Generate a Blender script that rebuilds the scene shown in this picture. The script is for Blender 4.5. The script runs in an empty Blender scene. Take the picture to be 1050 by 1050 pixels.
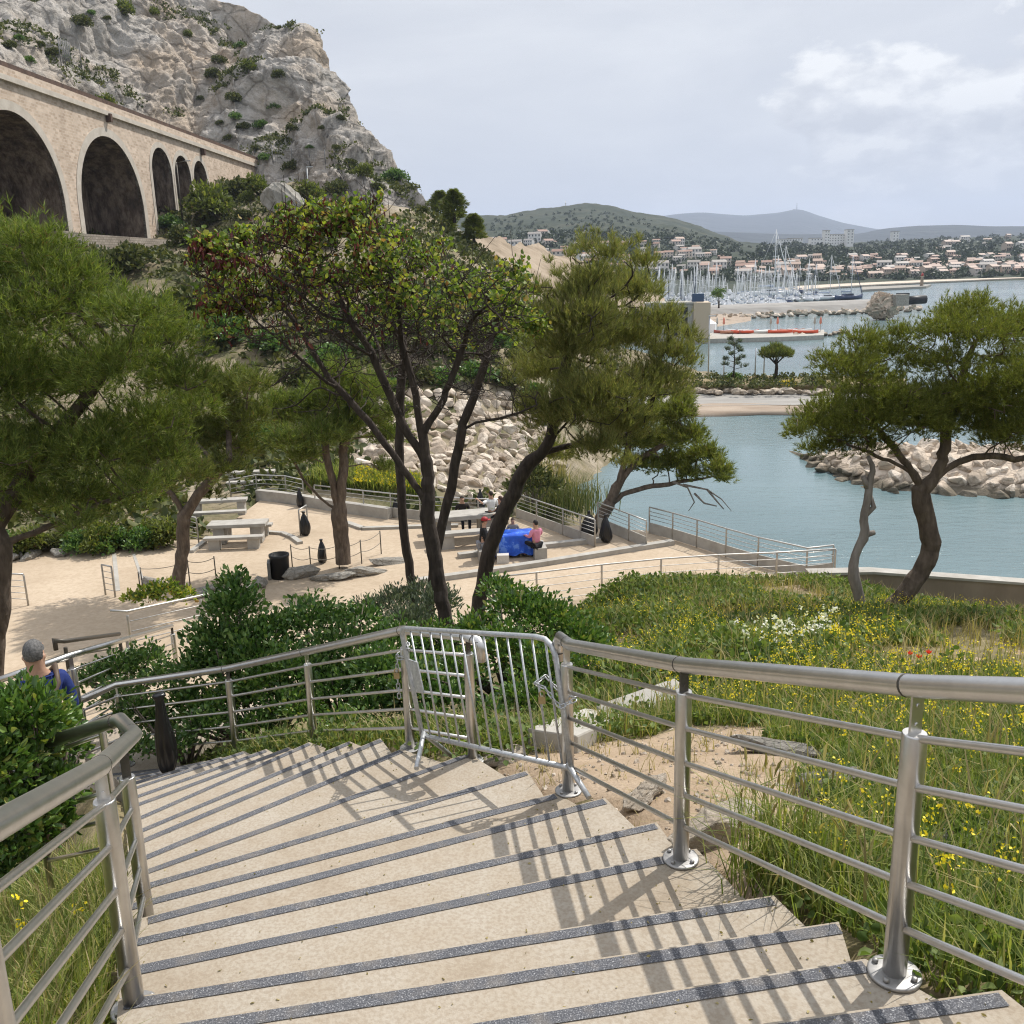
import bpy, bmesh, math, random
import numpy as np
from math import sin, cos, radians, pi, sqrt, atan2, exp
from mathutils import Vector, Matrix, noise
from mathutils.bvhtree import BVHTree
random.seed(7)
RNG = np.random.default_rng(11)
S = bpy.context.scene
COL = S.collection
V = Vector
SEA = -13.5          # camera stands at the origin, 13.5 m above the sea
TER = -9.5           # sand terrace

# ------------------------------------------------------------------ camera
F = 970.0; PITCH = radians(14.2); ROLL = radians(1.6)
_f = V((0, cos(PITCH), -sin(PITCH)))
_u0 = V((0, sin(PITCH), cos(PITCH))); _r0 = V((1, 0, 0))
_r = _r0*cos(ROLL) - _u0*sin(ROLL); _u = _u0*cos(ROLL) + _r0*sin(ROLL)
cam = bpy.data.cameras.new('camera'); co = bpy.data.objects.new('camera', cam); COL.objects.link(co)
cam.sensor_width = 36; cam.lens = 36*F/1050; cam.clip_start = .05; cam.clip_end = 40000
co.matrix_world = Matrix(((_r.x, _u.x, -_f.x, 0), (_r.y, _u.y, -_f.y, 0), (_r.z, _u.z, -_f.z, 0), (0, 0, 0, 1)))
S.camera = co
def ray(x, y): return _f + _r*((x-525)/F) - _u*((y-525)/F)
def at_y(x, y, d): v = ray(x, y); return v*(d/v.y)
def at_z(x, y, z): v = ray(x, y); return v*(z/v.z)

# ------------------------------------------------------------------ object helpers
def tag(o, label=None, cat=None, group=None, kind=None):
    if label: o['label'] = label
    if cat: o['category'] = cat
    if group: o['group'] = group
    if kind: o['kind'] = kind
    return o
def empty(name, loc, label, cat, group=None, rz=0):
    o = bpy.data.objects.new(name, None); COL.objects.link(o)
    o.location = loc; o.rotation_euler.z = rz; o.empty_display_size = .2
    return tag(o, label, cat, group)
def np_mesh(name, verts, faces_sizes, loops, mat, smooth=False, mat_idx=None):
    me = bpy.data.meshes.new(name)
    verts = np.asarray(verts, np.float32).reshape(-1, 3)
    loops = np.asarray(loops, np.int32).ravel()
    if np.isscalar(faces_sizes): nf = len(loops)//faces_sizes; starts = np.arange(nf, dtype=np.int32)*faces_sizes
    else:
        fs = np.asarray(faces_sizes, np.int32); nf = len(fs); starts = np.concatenate([[0], np.cumsum(fs)[:-1]]).astype(np.int32)
    me.vertices.add(len(verts)); me.vertices.foreach_set('co', verts.ravel())
    me.loops.add(len(loops)); me.loops.foreach_set('vertex_index', loops)
    me.polygons.add(nf); me.polygons.foreach_set('loop_start', starts)
    for m in (mat if isinstance(mat, (list, tuple)) else [mat]): me.materials.append(m)
    if smooth: me.polygons.foreach_set('use_smooth', np.ones(nf, bool))
    if mat_idx is not None: me.polygons.foreach_set('material_index', np.asarray(mat_idx, np.int32))
    me.update(calc_edges=True)
    return me
def link(name, me, parent=None, loc=None):
    o = bpy.data.objects.new(name, me); COL.objects.link(o)
    if parent is not None: o.parent = parent
    if loc is not None: o.location = loc
    return o
def dup(root, loc, rz=None, scale=None, label=None, group=None):
    r = root.copy(); COL.objects.link(r); r.location = loc
    if rz is not None: r.rotation_euler = (root.rotation_euler.x, root.rotation_euler.y, rz)
    if scale is not None: r.scale = scale if hasattr(scale, '__len__') else (scale,)*3
    if label: r['label'] = label
    if group: r['group'] = group
    for ch in list(root.children):
        c = ch.copy(); COL.objects.link(c); c.parent = r
        for g in list(ch.children):
            d = g.copy(); COL.objects.link(d); d.parent = c
    return r

class MB:
    """collects shapes for ONE mesh object"""
    def __init__(s): s.v = []; s.f = []; s.m = []; s.sm = []
    def add(s, vs, fs, m=0, smooth=False):
        o = len(s.v); s.v += [tuple(v) for v in vs]
        for f in fs: s.f.append(tuple(i+o for i in f)); s.m.append(m); s.sm.append(smooth)
        return s
    def box(s, c, d, rz=0, m=0, taper=1.0):
        c = V(c); x, y, z = d[0]/2, d[1]/2, d[2]/2; R = Matrix.Rotation(rz, 3, 'Z'); vs = []
        for sz in (-1, 1):
            t = taper if sz > 0 else 1
            for sx, sy in ((-1, -1), (1, -1), (1, 1), (-1, 1)): vs.append(c + R @ V((sx*x*t, sy*y*t, sz*z)))
        return s.add(vs, [(3, 2, 1, 0), (4, 5, 6, 7), (0, 1, 5, 4), (1, 2, 6, 5), (2, 3, 7, 6), (3, 0, 4, 7)], m)
    def beam(s, a, b, w, h, m=0):
        """box beam from a to b (tops at a, b), width w, height h below"""
        a = V(a); b = V(b); d = (b-a); n = V((-d.y, d.x, 0)).normalized()*w/2; k = V((0, 0, h))
        vs = [a-n-k, a+n-k, b+n-k, b-n-k, a-n, a+n, b+n, b-n]
        return s.add(vs, [(0, 1, 2, 3), (7, 6, 5, 4), (1, 0, 4, 5), (3, 2, 6, 7), (0, 3, 7, 4), (2, 1, 5, 6)], m)
    def tube(s, path, r, seg=10, m=0, cap=True, smooth=True, noise_amp=0, seed=0):
        P = [V(p) for p in path]; n = len(P)
        R = r if hasattr(r, '__len__') else [r]*n
        vs = []; fs = []; ref = None
        for i in range(n):
            ta = (P[i]-P[i-1]).normalized() if i else None
            tb = (P[i+1]-P[i]).normalized() if i < n-1 else None
            t = ((ta or tb)+(tb or ta)).normalized() if (ta or tb) else V((0, 0, 1))
            if t.length < .5: t = tb or ta
            if ref is None: ref = V((0, 0, 1)) if abs(t.z) < .9 else V((1, 0, 0))
            a = (ref - t*ref.dot(t)).normalized(); b = t.cross(a); ref = a
            mit = 1.0
            if ta and tb: mit = min(1/max(.35, ta.dot(t)), 2.2)
            bend = (tb-ta) if (ta and tb) else None
            for k in range(seg):
                an = 2*pi*k/seg; e = a*cos(an)+b*sin(an)
                rr = R[i]
                if noise_amp: rr *= 1+noise_amp*noise.noise((P[i]+e*R[i])*3.1/max(R[0], .05)*.12+V((seed, 0, 0)))
                off = e*rr
                if bend and bend.length > .05:
                    bn = bend.normalized(); off = off + bn*(off.dot(bn))*(mit-1)
                vs.append(P[i]+off)
        for i in range(n-1):
            for k in range(seg):
                k2 = (k+1) % seg; fs.append((i*seg+k, i*seg+k2, (i+1)*seg+k2, (i+1)*seg+k))
        o = len(s.v); s.add(vs, fs, m, smooth)
        if cap:
            s.f.append(tuple(o+k for k in range(seg))[::-1]); s.m.append(m); s.sm.append(False)
            s.f.append(tuple(o+(n-1)*seg+k for k in range(seg))); s.m.append(m); s.sm.append(False)
        return s
    def lathe(s, prof, c=(0, 0, 0), seg=16, m=0, smooth=True):
        c = V(c); vs = []; fs = []
        for (r, z) in prof:
            for k in range(seg): vs.append(c+V((r*cos(2*pi*k/seg), r*sin(2*pi*k/seg), z)))
        for i in range(len(prof)-1):
            for k in range(seg):
                k2 = (k+1) % seg; fs.append((i*seg+k, i*seg+k2, (i+1)*seg+k2, (i+1)*seg+k))
        fs.append(tuple(range(seg))[::-1]); fs.append(tuple((len(prof)-1)*seg+k for k in range(seg)))
        return s.add(vs, fs, m, smooth)
    def build(s, name, mat, parent=None, loc=None):
        me = bpy.data.meshes.new(name); me.from_pydata(s.v, [], s.f)
        for m in (mat if isinstance(mat, (list, tuple)) else [mat]): me.materials.append(m)
        me.polygons.foreach_set('material_index', s.m); me.polygons.foreach_set('use_smooth', s.sm)
        me.update()
        return link(name, me, parent, loc)
def bevel(o, w=.01, seg=2):
    m = o.modifiers.new('bevel', 'BEVEL'); m.width = w; m.segments = seg; m.limit_method = 'ANGLE'
    return o

# ------------------------------------------------------------------ materials
def nodes(name):
    m = bpy.data.materials.new(name); m.use_nodes = True; nt = m.node_tree
    b = nt.nodes['Principled BSDF']; return m, nt, b, nt.nodes.new, nt.links.new
def ramp(nt, stops):
    r = nt.nodes.new('ShaderNodeValToRGB'); e = r.color_ramp.elements
    while len(e) < len(stops): e.new(.5)
    for k, (p, c) in enumerate(stops):
        e[k].position = p; e[k].color = tuple(c)+(1,) if len(c) == 3 else c
    return r
def mat_noise(name, stops, scale=5, detail=8, rough=.9, bump=.2, bscale=None, bdist=.02, dist=0, fine=None, rgh=.6, stretch=None, metallic=0, spec=.3):
    """colour ramp over fractal noise, with bump; fine=(scale, amount, colour) adds a second speckle"""
    m, nt, b, N, L = nodes(name)
    tc = N('ShaderNodeTexCoord'); src = tc.outputs['Object']
    if stretch:
        mp = N('ShaderNodeMapping'); mp.inputs['Scale'].default_value = stretch; L(src, mp.inputs[0]); src = mp.outputs[0]
    n = N('ShaderNodeTexNoise'); n.inputs['Scale'].default_value = scale; n.inputs['Detail'].default_value = detail
    n.inputs['Roughness'].default_value = rgh; n.inputs['Distortion'].default_value = dist; L(src, n.inputs['Vector'])
    r = ramp(nt, stops); L(n.outputs[0], r.inputs[0]); colr = r.outputs[0]
    if fine:
        n2 = N('ShaderNodeTexNoise'); n2.inputs['Scale'].default_value = fine[0]; n2.inputs['Detail'].default_value = 3; L(src, n2.inputs['Vector'])
        r2 = ramp(nt, [(.42, (0, 0, 0)), (.62, (1, 1, 1))]); L(n2.outputs[0], r2.inputs[0])
        ml = N('ShaderNodeMath'); ml.operation = 'MULTIPLY'; ml.inputs[1].default_value = fine[1]; L(r2.outputs[0], ml.inputs[0])
        mx = N('ShaderNodeMixRGB'); L(ml.outputs[0], mx.inputs[0]); L(colr, mx.inputs[1]); mx.inputs[2].default_value = tuple(fine[2])+(1,); colr = mx.outputs[0]
    L(colr, b.inputs['Base Color']); b.inputs['Roughness'].default_value = rough; b.inputs['Metallic'].default_value = metallic
    b.inputs['Specular IOR Level'].default_value = spec
    if bump:
        nb = N('ShaderNodeTexNoise'); nb.inputs['Scale'].default_value = bscale or scale*4; nb.inputs['Detail'].default_value = 6; L(src, nb.inputs['Vector'])
        bp = N('ShaderNodeBump'); bp.inputs['Strength'].default_value = bump; bp.inputs['Distance'].default_value = bdist
        L(nb.outputs[0], bp.inputs['Height']); L(bp.outputs[0], b.inputs['Normal'])
    return m
def mat_leaf(name, stops, rough=.55, trans=.25, spec=.3):
    m, nt, b, N, L = nodes(name)
    g = N('ShaderNodeNewGeometry'); r = ramp(nt, stops); L(g.outputs['Random Per Island'], r.inputs[0])
    L(r.outputs[0], b.inputs['Base Color']); b.inputs['Roughness'].default_value = rough; b.inputs['Specular IOR Level'].default_value = spec
    if trans:
        t = N('ShaderNodeBsdfTranslucent'); mxc = N('ShaderNodeMixRGB'); mxc.blend_type = 'MULTIPLY'; mxc.inputs[0].default_value = 1
        L(r.outputs[0], mxc.inputs[1]); mxc.inputs[2].default_value = (1.5, 1.6, .7, 1); L(mxc.outputs[0], t.inputs[0])
        ms = N('ShaderNodeMixShader'); ms.inputs[0].default_value = trans
        L(b.outputs[0], ms.inputs[1]); L(t.outputs[0], ms.inputs[2]); L(ms.outputs[0], nt.nodes['Material Output'].inputs[0])
    return m
def mat_plain(name, c, rough=.6, metallic=0, spec=.4, var=.12, scale=30, bump=0):
    a = tuple(x*(1-var) for x in c); d = tuple(min(1, x*(1+var)) for x in c)
    return mat_noise(name, [(.3, a), (.7, d)], scale=scale, detail=4, rough=rough, bump=bump, metallic=metallic, spec=spec)

M = {}
M['steel'] = mat_noise('brushed_steel', [(.3, (.56, .545, .52)), (.7, (.66, .645, .62))], scale=14, detail=5, rough=.33, bump=.02, bscale=400, bdist=.001, metallic=1)
M['steel_far'] = mat_noise('weathered_steel', [(.3, (.36, .35, .33)), (.7, (.55, .54, .51))], scale=8, rough=.5, bump=0, metallic=.8)
M['galv'] = mat_noise('galvanised_steel', [(.3, (.40, .41, .42)), (.55, (.52, .53, .53)), (.75, (.62, .62, .62))], scale=45, detail=5, rough=.5, bump=.04, bscale=200, bdist=.002, metallic=.8)
M['wire'] = mat_plain('dull_grey_wire', (.17, .17, .165), rough=.8, metallic=.2)
M['dark_metal'] = mat_plain('dark_bronze_metal', (.10, .09, .075), rough=.5, metallic=.6)
M['step'] = mat_noise('step_concrete', [(.25, (.24, .19, .135)), (.42, (.35, .295, .225)), (.58, (.39, .345, .28)), (.8, (.455, .41, .345))], scale=1.7, detail=13, rough=.93, bump=.4, bscale=130, bdist=.005, fine=(60, .42, (.24, .185, .13)), rgh=.76)
M['conc'] = mat_noise('pale_concrete', [(.3, (.30, .28, .245)), (.7, (.43, .41, .37))], scale=2.5, detail=8, rough=.9, bump=.2, bscale=40, bdist=.006)
M['conc_brown'] = mat_noise('brown_rendered_concrete', [(.3, (.20, .155, .115)), (.7, (.29, .235, .18))], scale=1.4, detail=8, rough=.92, bump=.2, bscale=25, bdist=.008, stretch=(1, 1, .4))
M['sand'] = mat_noise('terrace_sand', [(.28, (.36, .28, .195)), (.5, (.45, .36, .26)), (.75, (.53, .435, .325))], scale=.3, detail=10, rough=.95, bump=.25, bscale=30, bdist=.01, fine=(9, .4, (.33, .25, .17)), rgh=.74)
M['earth'] = mat_noise('garden_earth', [(.3, (.13, .11, .055)), (.5, (.21, .17, .09)), (.7, (.33, .26, .165))], scale=1.6, detail=9, rough=.97, bump=.5, bscale=30, bdist=.03, fine=(25, .5, (.10, .10, .035)))
M['dirt'] = mat_noise('sandy_dirt', [(.3, (.30, .22, .145)), (.6, (.38, .29, .20)), (.8, (.43, .34, .25))], scale=2.2, detail=9, rough=.96, bump=.5, bscale=40, bdist=.02, fine=(45, .4, (.24, .17, .11)))
M['bark'] = mat_noise('dark_bark', [(.3, (.026, .020, .016)), (.6, (.062, .048, .038)), (.8, (.115, .095, .075))], scale=14, detail=8, rough=.95, bump=.8, bscale=22, bdist=.03, stretch=(1, 1, .3))
M['bark_pine'] = mat_noise('grey_pine_bark', [(.3, (.06, .045, .034)), (.55, (.13, .10, .075)), (.8, (.21, .17, .135))], scale=9, detail=8, rough=.95, bump=.9, bscale=14, bdist=.04, stretch=(1, 1, .35))
M['bark_pale'] = mat_noise('bleached_wood', [(.3, (.14, .12, .10)), (.7, (.30, .27, .24))], scale=9, detail=8, rough=.9, bump=.5, bscale=18, bdist=.03, stretch=(1, 1, .3))
M['twig'] = mat_plain('dry_twig', (.16, .125, .10), rough=.9)
M['bagpl'] = mat_plain('black_bin_bag', (.008, .008, .009), rough=.28, spec=.5)
M['black'] = mat_plain('black_plastic', (.012, .012, .013), rough=.5)
M['rope'] = mat_plain('grey_rope', (.22, .2, .17), rough=.9)
def needles(name, a, b, c): return mat_leaf(name, [(0, a), (.55, b), (.9, c), (1, (.16, .10, .05))], rough=.6, trans=.32, spec=.25)
M['pine'] = needles('pine_needles', (.066, .10, .024), (.145, .19, .042), (.25, .285, .078))
M['pine_dark'] = needles('dark_pine_needles', (.06, .08, .02), (.12, .145, .036), (.20, .22, .06))
M['pine_yel'] = needles('yellow_green_pine_needles', (.075, .092, .02), (.145, .168, .034), (.25, .265, .06))
M['cypress'] = needles('feathery_green_foliage', (.10, .115, .04), (.18, .195, .065), (.32, .30, .12))
M['judas'] = mat_leaf('lime_leaves', [(0, (.045, .08, .018)), (.4, (.12, .18, .03)), (.75, (.27, .32, .05)), (.9, (.37, .35, .08)), (1, (.24, .11, .06))], trans=.35)
M['pod'] = mat_leaf('red_brown_pods', [(0, (.06, .014, .016)), (.6, (.13, .028, .03)), (1, (.2, .06, .045))], trans=.15)
M['pitto'] = mat_leaf('glossy_leaves', [(0, (.04, .085, .018)), (.5, (.085, .165, .034)), (.85, (.15, .24, .05)), (1, (.32, .33, .08))], rough=.35, trans=.2, spec=.5)
M['shrub'] = mat_leaf('shrub_leaves', [(0, (.035, .08, .02)), (.5, (.08, .16, .038)), (1, (.19, .27, .08))], rough=.4, trans=.2, spec=.45)
M['grey_shrub'] = mat_leaf('grey_green_leaves', [(0, (.06, .085, .055)), (.6, (.12, .15, .10)), (1, (.24, .27, .2))], rough=.7, trans=.15)
M['maquis'] = mat_leaf('maquis_leaves', [(0, (.035, .05, .016)), (.5, (.08, .095, .03)), (1, (.17, .17, .06))], rough=.7, trans=.15)
M['grass'] = mat_leaf('wild_grass', [(0, (.085, .12, .025)), (.4, (.165, .21, .045)), (.75, (.26, .285, .07)), (1, (.43, .38, .18))], rough=.6, trans=.35)
M['grass_dry'] = mat_leaf('dry_grass', [(0, (.18, .15, .06)), (.6, (.32, .26, .11)), (1, (.45, .38, .2))], rough=.7, trans=.3)
M['weed'] = mat_leaf('weed_leaves', [(0, (.055, .095, .022)), (.6, (.12, .175, .045)), (1, (.22, .27, .085))], rough=.6, trans=.3)
M['yellow'] = mat_leaf('yellow_petals', [(0, (.75, .55, .02)), (1, (.85, .72, .05))], trans=.2)
M['white'] = mat_leaf('white_petals', [(0, (.8, .8, .7)), (1, (.85, .84, .78))], trans=.2)
M['red'] = mat_leaf('poppy_petals', [(0, (.6, .03, .015)), (1, (.7, .05, .02))], trans=.2)

def mat_strip():
    m, nt, b, N, L = nodes('grit_strip'); tc = N('ShaderNodeTexCoord')
    v = N('ShaderNodeTexNoise'); v.inputs['Scale'].default_value = 190; v.inputs['Detail'].default_value = 4; L(tc.outputs['Object'], v.inputs['Vector'])
    r = ramp(nt, [(.40, (.06, .062, .070)), (.55, (.105, .108, .118)), (.63, (.20, .20, .21)), (.72, (.45, .45, .44))]); L(v.outputs[0], r.inputs[0])
    w = N('ShaderNodeTexNoise'); w.inputs['Scale'].default_value = 9; w.inputs['Detail'].default_value = 6; L(tc.outputs['Object'], w.inputs['Vector'])
    wr = ramp(nt, [(.50, (0, 0, 0)), (.8, (.6, .6, .6))]); L(w.outputs[0], wr.inputs[0])
    mx = N('ShaderNodeMixRGB'); L(wr.outputs[0], mx.inputs[0]); L(r.outputs[0], mx.inputs[1]); mx.inputs[2].default_value = (.22, .19, .155, 1)
    L(mx.outputs[0], b.inputs['Base Color']); b.inputs['Roughness'].default_value = .9
    bp = N('ShaderNodeBump'); bp.inputs['Strength'].default_value = .4; bp.inputs['Distance'].default_value = .003; L(v.outputs[0], bp.inputs['Height']); L(bp.outputs[0], b.inputs['Normal'])
    return m
M['strip'] = mat_strip()
def mat_rock(name, stops, vscale=.25, nscale=.6, crack=(.09, .08, .065), camt=.8, bumpd=.4, tint=None, vary=False):
    m, nt, b, N, L = nodes(name); tc = N('ShaderNodeTexCoord')
    n = N('ShaderNodeTexNoise'); n.inputs['Scale'].default_value = nscale; n.inputs['Detail'].default_value = 12; n.inputs['Roughness'].default_value = .68; n.inputs['Distortion'].default_value = .4; L(tc.outputs['Object'], n.inputs['Vector'])
    r = ramp(nt, stops); L(n.outputs[0], r.inputs[0]); c = r.outputs[0]
    if tint:
        n3 = N('ShaderNodeTexNoise'); n3.inputs['Scale'].default_value = nscale*.22; n3.inputs['Detail'].default_value = 5; L(tc.outputs['Object'], n3.inputs['Vector'])
        r3 = ramp(nt, [(.48, (0, 0, 0)), (.66, (.75, .75, .75))]); L(n3.outputs[0], r3.inputs[0])
        mt = N('ShaderNodeMixRGB'); L(r3.outputs[0], mt.inputs[0]); L(c, mt.inputs[1]); mt.inputs[2].default_value = tint+(1,); c = mt.outputs[0]
    ad = N('ShaderNodeMixRGB'); ad.blend_type = 'ADD'; ad.inputs[0].default_value = 1.1/vscale*.1
    L(tc.outputs['Object'], ad.inputs[1]); L(n.outputs['Color'], ad.inputs[2])
    v = N('ShaderNodeTexVoronoi'); v.feature = 'DISTANCE_TO_EDGE'; v.inputs['Scale'].default_value = vscale; v.inputs['Randomness'].default_value = 1; L(ad.outputs[0], v.inputs['Vector'])
    vr = ramp(nt, [(0, (1, 1, 1)), (.07, (0, 0, 0))]); L(v.outputs['Distance'], vr.inputs[0])
    mu = N('ShaderNodeMath'); mu.operation = 'MULTIPLY'; mu.inputs[1].default_value = camt; L(vr.outputs[0], mu.inputs[0])
    mx = N('ShaderNodeMixRGB'); L(mu.outputs[0], mx.inputs[0]); L(c, mx.inputs[1]); mx.inputs[2].default_value = crack+(1,); c = mx.outputs[0]
    if vary:      # each stone its own tone; a dark weedy tide line just above the water
        g = N('ShaderNodeNewGeometry'); oi = N('ShaderNodeObjectInfo'); sm = N('ShaderNodeMath'); sm.operation = 'ADD'; L(g.outputs['Random Per Island'], sm.inputs[0]); L(oi.outputs['Random'], sm.inputs[1]); fr = N('ShaderNodeMath'); fr.operation = 'FRACT'; L(sm.outputs[0], fr.inputs[0])
        vr2 = ramp(nt, [(0, (.58, .55, .50)), (.35, (.85, .80, .74)), (.7, (1.0, .98, .94)), (1, (1.12, 1.12, 1.1))]); L(fr.outputs[0], vr2.inputs[0]); mv = N('ShaderNodeMixRGB'); mv.blend_type = 'MULTIPLY'; mv.inputs[0].default_value = 1; L(c, mv.inputs[1]); L(vr2.outputs[0], mv.inputs[2])
        sz = N('ShaderNodeSeparateXYZ'); L(g.outputs['Position'], sz.inputs[0]); az = N('ShaderNodeMath'); az.operation = 'MULTIPLY_ADD'; az.inputs[1].default_value = .5; L(n.outputs[0], az.inputs[0]); L(sz.outputs[2], az.inputs[2])
        tz = N('ShaderNodeMapRange'); tz.inputs[1].default_value = SEA+.55; tz.inputs[2].default_value = SEA+.85; tz.inputs[3].default_value = .8; tz.inputs[4].default_value = 0; tz.clamp = True; L(az.outputs[0], tz.inputs[0])
        mz = N('ShaderNodeMixRGB'); L(tz.outputs[0], mz.inputs[0]); L(mv.outputs[0], mz.inputs[1]); mz.inputs[2].default_value = (.07, .062, .04, 1); c = mz.outputs[0]
    L(c, b.inputs['Base Color']); b.inputs['Roughness'].default_value = .95; b.inputs['Specular IOR Level'].default_value = .2
    nb = N('ShaderNodeTexNoise'); nb.inputs['Scale'].default_value = nscale*3; nb.inputs['Detail'].default_value = 10; nb.inputs['Roughness'].default_value = .7; L(tc.outputs['Object'], nb.inputs['Vector'])
    sb = N('ShaderNodeMath'); sb.operation = 'SUBTRACT'; L(nb.outputs[0], sb.inputs[0]); L(mu.outputs[0], sb.inputs[1])
    bp = N('ShaderNodeBump'); bp.inputs['Strength'].default_value = .9; bp.inputs['Distance'].default_value = bumpd; L(sb.outputs[0], bp.inputs['Height']); L(bp.outputs[0], b.inputs['Normal'])
    return m
M['cliff'] = mat_rock('limestone_cliff', [(.30, (.17, .155, .135)), (.42, (.38, .35, .31)), (.56, (.54, .50, .45)), (.8, (.64, .59, .53))], vscale=.19, nscale=.26, camt=.34, bumpd=1.5, tint=(.52, .41, .30))
M['boulder'] = mat_rock('limestone_boulder', [(.3, (.46, .39, .32)), (.5, (.60, .525, .445)), (.75, (.70, .63, .55))], vscale=.8, nscale=1.6, camt=.3, bumpd=.10, vary=True)
M['cream'] = mat_rock('cream_rock', [(.3, (.42, .34, .25)), (.5, (.58, .50, .40)), (.75, (.68, .61, .52))], vscale=1.2, nscale=2.4, camt=.3, bumpd=.08)
M['flange'] = mat_noise('dull_flange_steel', [(.3, (.30, .295, .285)), (.7, (.42, .41, .40))], scale=30, detail=5, rough=.55, bump=0, metallic=.7)
M['rock'] = mat_rock('grey_rock', [(.3, (.22, .2, .17)), (.6, (.35, .33, .29)), (.8, (.46, .43, .38))], vscale=2.2, nscale=4, camt=.35, bumpd=.05)
M['hill'] = mat_noise('scrub_hillside', [(.30, (.05, .055, .022)), (.42, (.10, .10, .045)), (.52, (.20, .165, .10)), (.66, (.33, .28, .21)), (.8, (.42, .37, .30))], scale=.22, detail=12, rough=.97, bump=.8, bscale=1.2, bdist=.4, rgh=.68)
M['farland'] = mat_noise('wooded_farland', [(.32, (.016, .026, .014)), (.5, (.032, .042, .022)), (.64, (.06, .062, .036)), (.8, (.20, .17, .13))], scale=.022, detail=12, rough=1, bump=.5, bscale=.1, bdist=3, rgh=.72)
M['mount'] = mat_noise('mountain_scrub', [(.3, (.012, .018, .016)), (.6, (.028, .034, .028)), (.8, (.09, .085, .075))], scale=.004, detail=12, rough=1, bump=.6, bscale=.01, bdist=40, rgh=.7)  # scrub tone darkened: cloud shadow on the mountains put into the base colour
M['quarry'] = mat_noise('tan_bare_slope', [(.3, (.13, .10, .06)), (.5, (.28, .22, .155)), (.75, (.40, .33, .25))], scale=.12, detail=10, rough=1, bump=.5, bscale=.4, bdist=1)
M['gravel'] = mat_noise('beach_gravel', [(.3, (.26, .20, .15)), (.7, (.40, .33, .26))], scale=.25, detail=10, rough=1, bump=.4, bscale=6, bdist=.05, stretch=(1, 3, 1))
M['road'] = mat_noise('grey_beach_road', [(.3, (.25, .235, .215)), (.7, (.34, .325, .30))], scale=.2, detail=9, rough=1, bump=.2, bscale=5, bdist=.03, stretch=(1, 4, 1))
M['bank'] = mat_noise('dry_grass_bank', [(.3, (.10, .10, .04)), (.5, (.24, .19, .10)), (.7, (.38, .30, .2))], scale=.5, detail=10, rough=1, bump=.6, bscale=4, bdist=.15)
def mat_sea():
    m, nt, b, N, L = nodes('sea_water'); tc = N('ShaderNodeTexCoord')
    mp = N('ShaderNodeMapping'); mp.inputs['Scale'].default_value = (1, 1, 1); L(tc.outputs['Object'], mp.inputs[0])
    n0 = N('ShaderNodeTexNoise'); n0.inputs['Scale'].default_value = .018; n0.inputs['Detail'].default_value = 5; L(mp.outputs[0], n0.inputs['Vector'])
    r = ramp(nt, [(.32, (.095, .145, .158)), (.5, (.135, .20, .212)), (.66, (.20, .275, .28))]); L(n0.outputs[0], r.inputs[0]); L(r.outputs[0], b.inputs['Base Color'])
    b.inputs['Roughness'].default_value = .12; b.inputs['IOR'].default_value = 1.333
    n1 = N('ShaderNodeTexNoise'); n1.inputs['Scale'].default_value = 1.5; n1.inputs['Detail'].default_value = 7; n1.inputs['Roughness'].default_value = .62
    mp1 = N('ShaderNodeMapping'); mp1.inputs['Scale'].default_value = (.55, 1.3, 1); mp1.inputs['Rotation'].default_value = (0, 0, .25); L(tc.outputs['Object'], mp1.inputs[0]); L(mp1.outputs[0], n1.inputs['Vector'])
    n3 = N('ShaderNodeTexNoise'); n3.inputs['Scale'].default_value = .05; n3.inputs['Detail'].default_value = 6; mp3 = N('ShaderNodeMapping'); mp3.inputs['Scale'].default_value = (.35, 1.6, 1); L(tc.outputs['Object'], mp3.inputs[0]); L(mp3.outputs[0], n3.inputs['Vector']); mr = N('ShaderNodeMapRange'); mr.inputs[1].default_value = .38; mr.inputs[2].default_value = .62; mr.inputs[3].default_value = .22; mr.inputs[4].default_value = .85; L(n3.outputs[0], mr.inputs[0])
    bp = N('ShaderNodeBump'); L(mr.outputs[0], bp.inputs['Strength']); bp.inputs['Distance'].default_value = .16; L(n1.outputs[0], bp.inputs['Height']); L(bp.outputs[0], b.inputs['Normal'])
    return m
M['sea'] = mat_sea()
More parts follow.
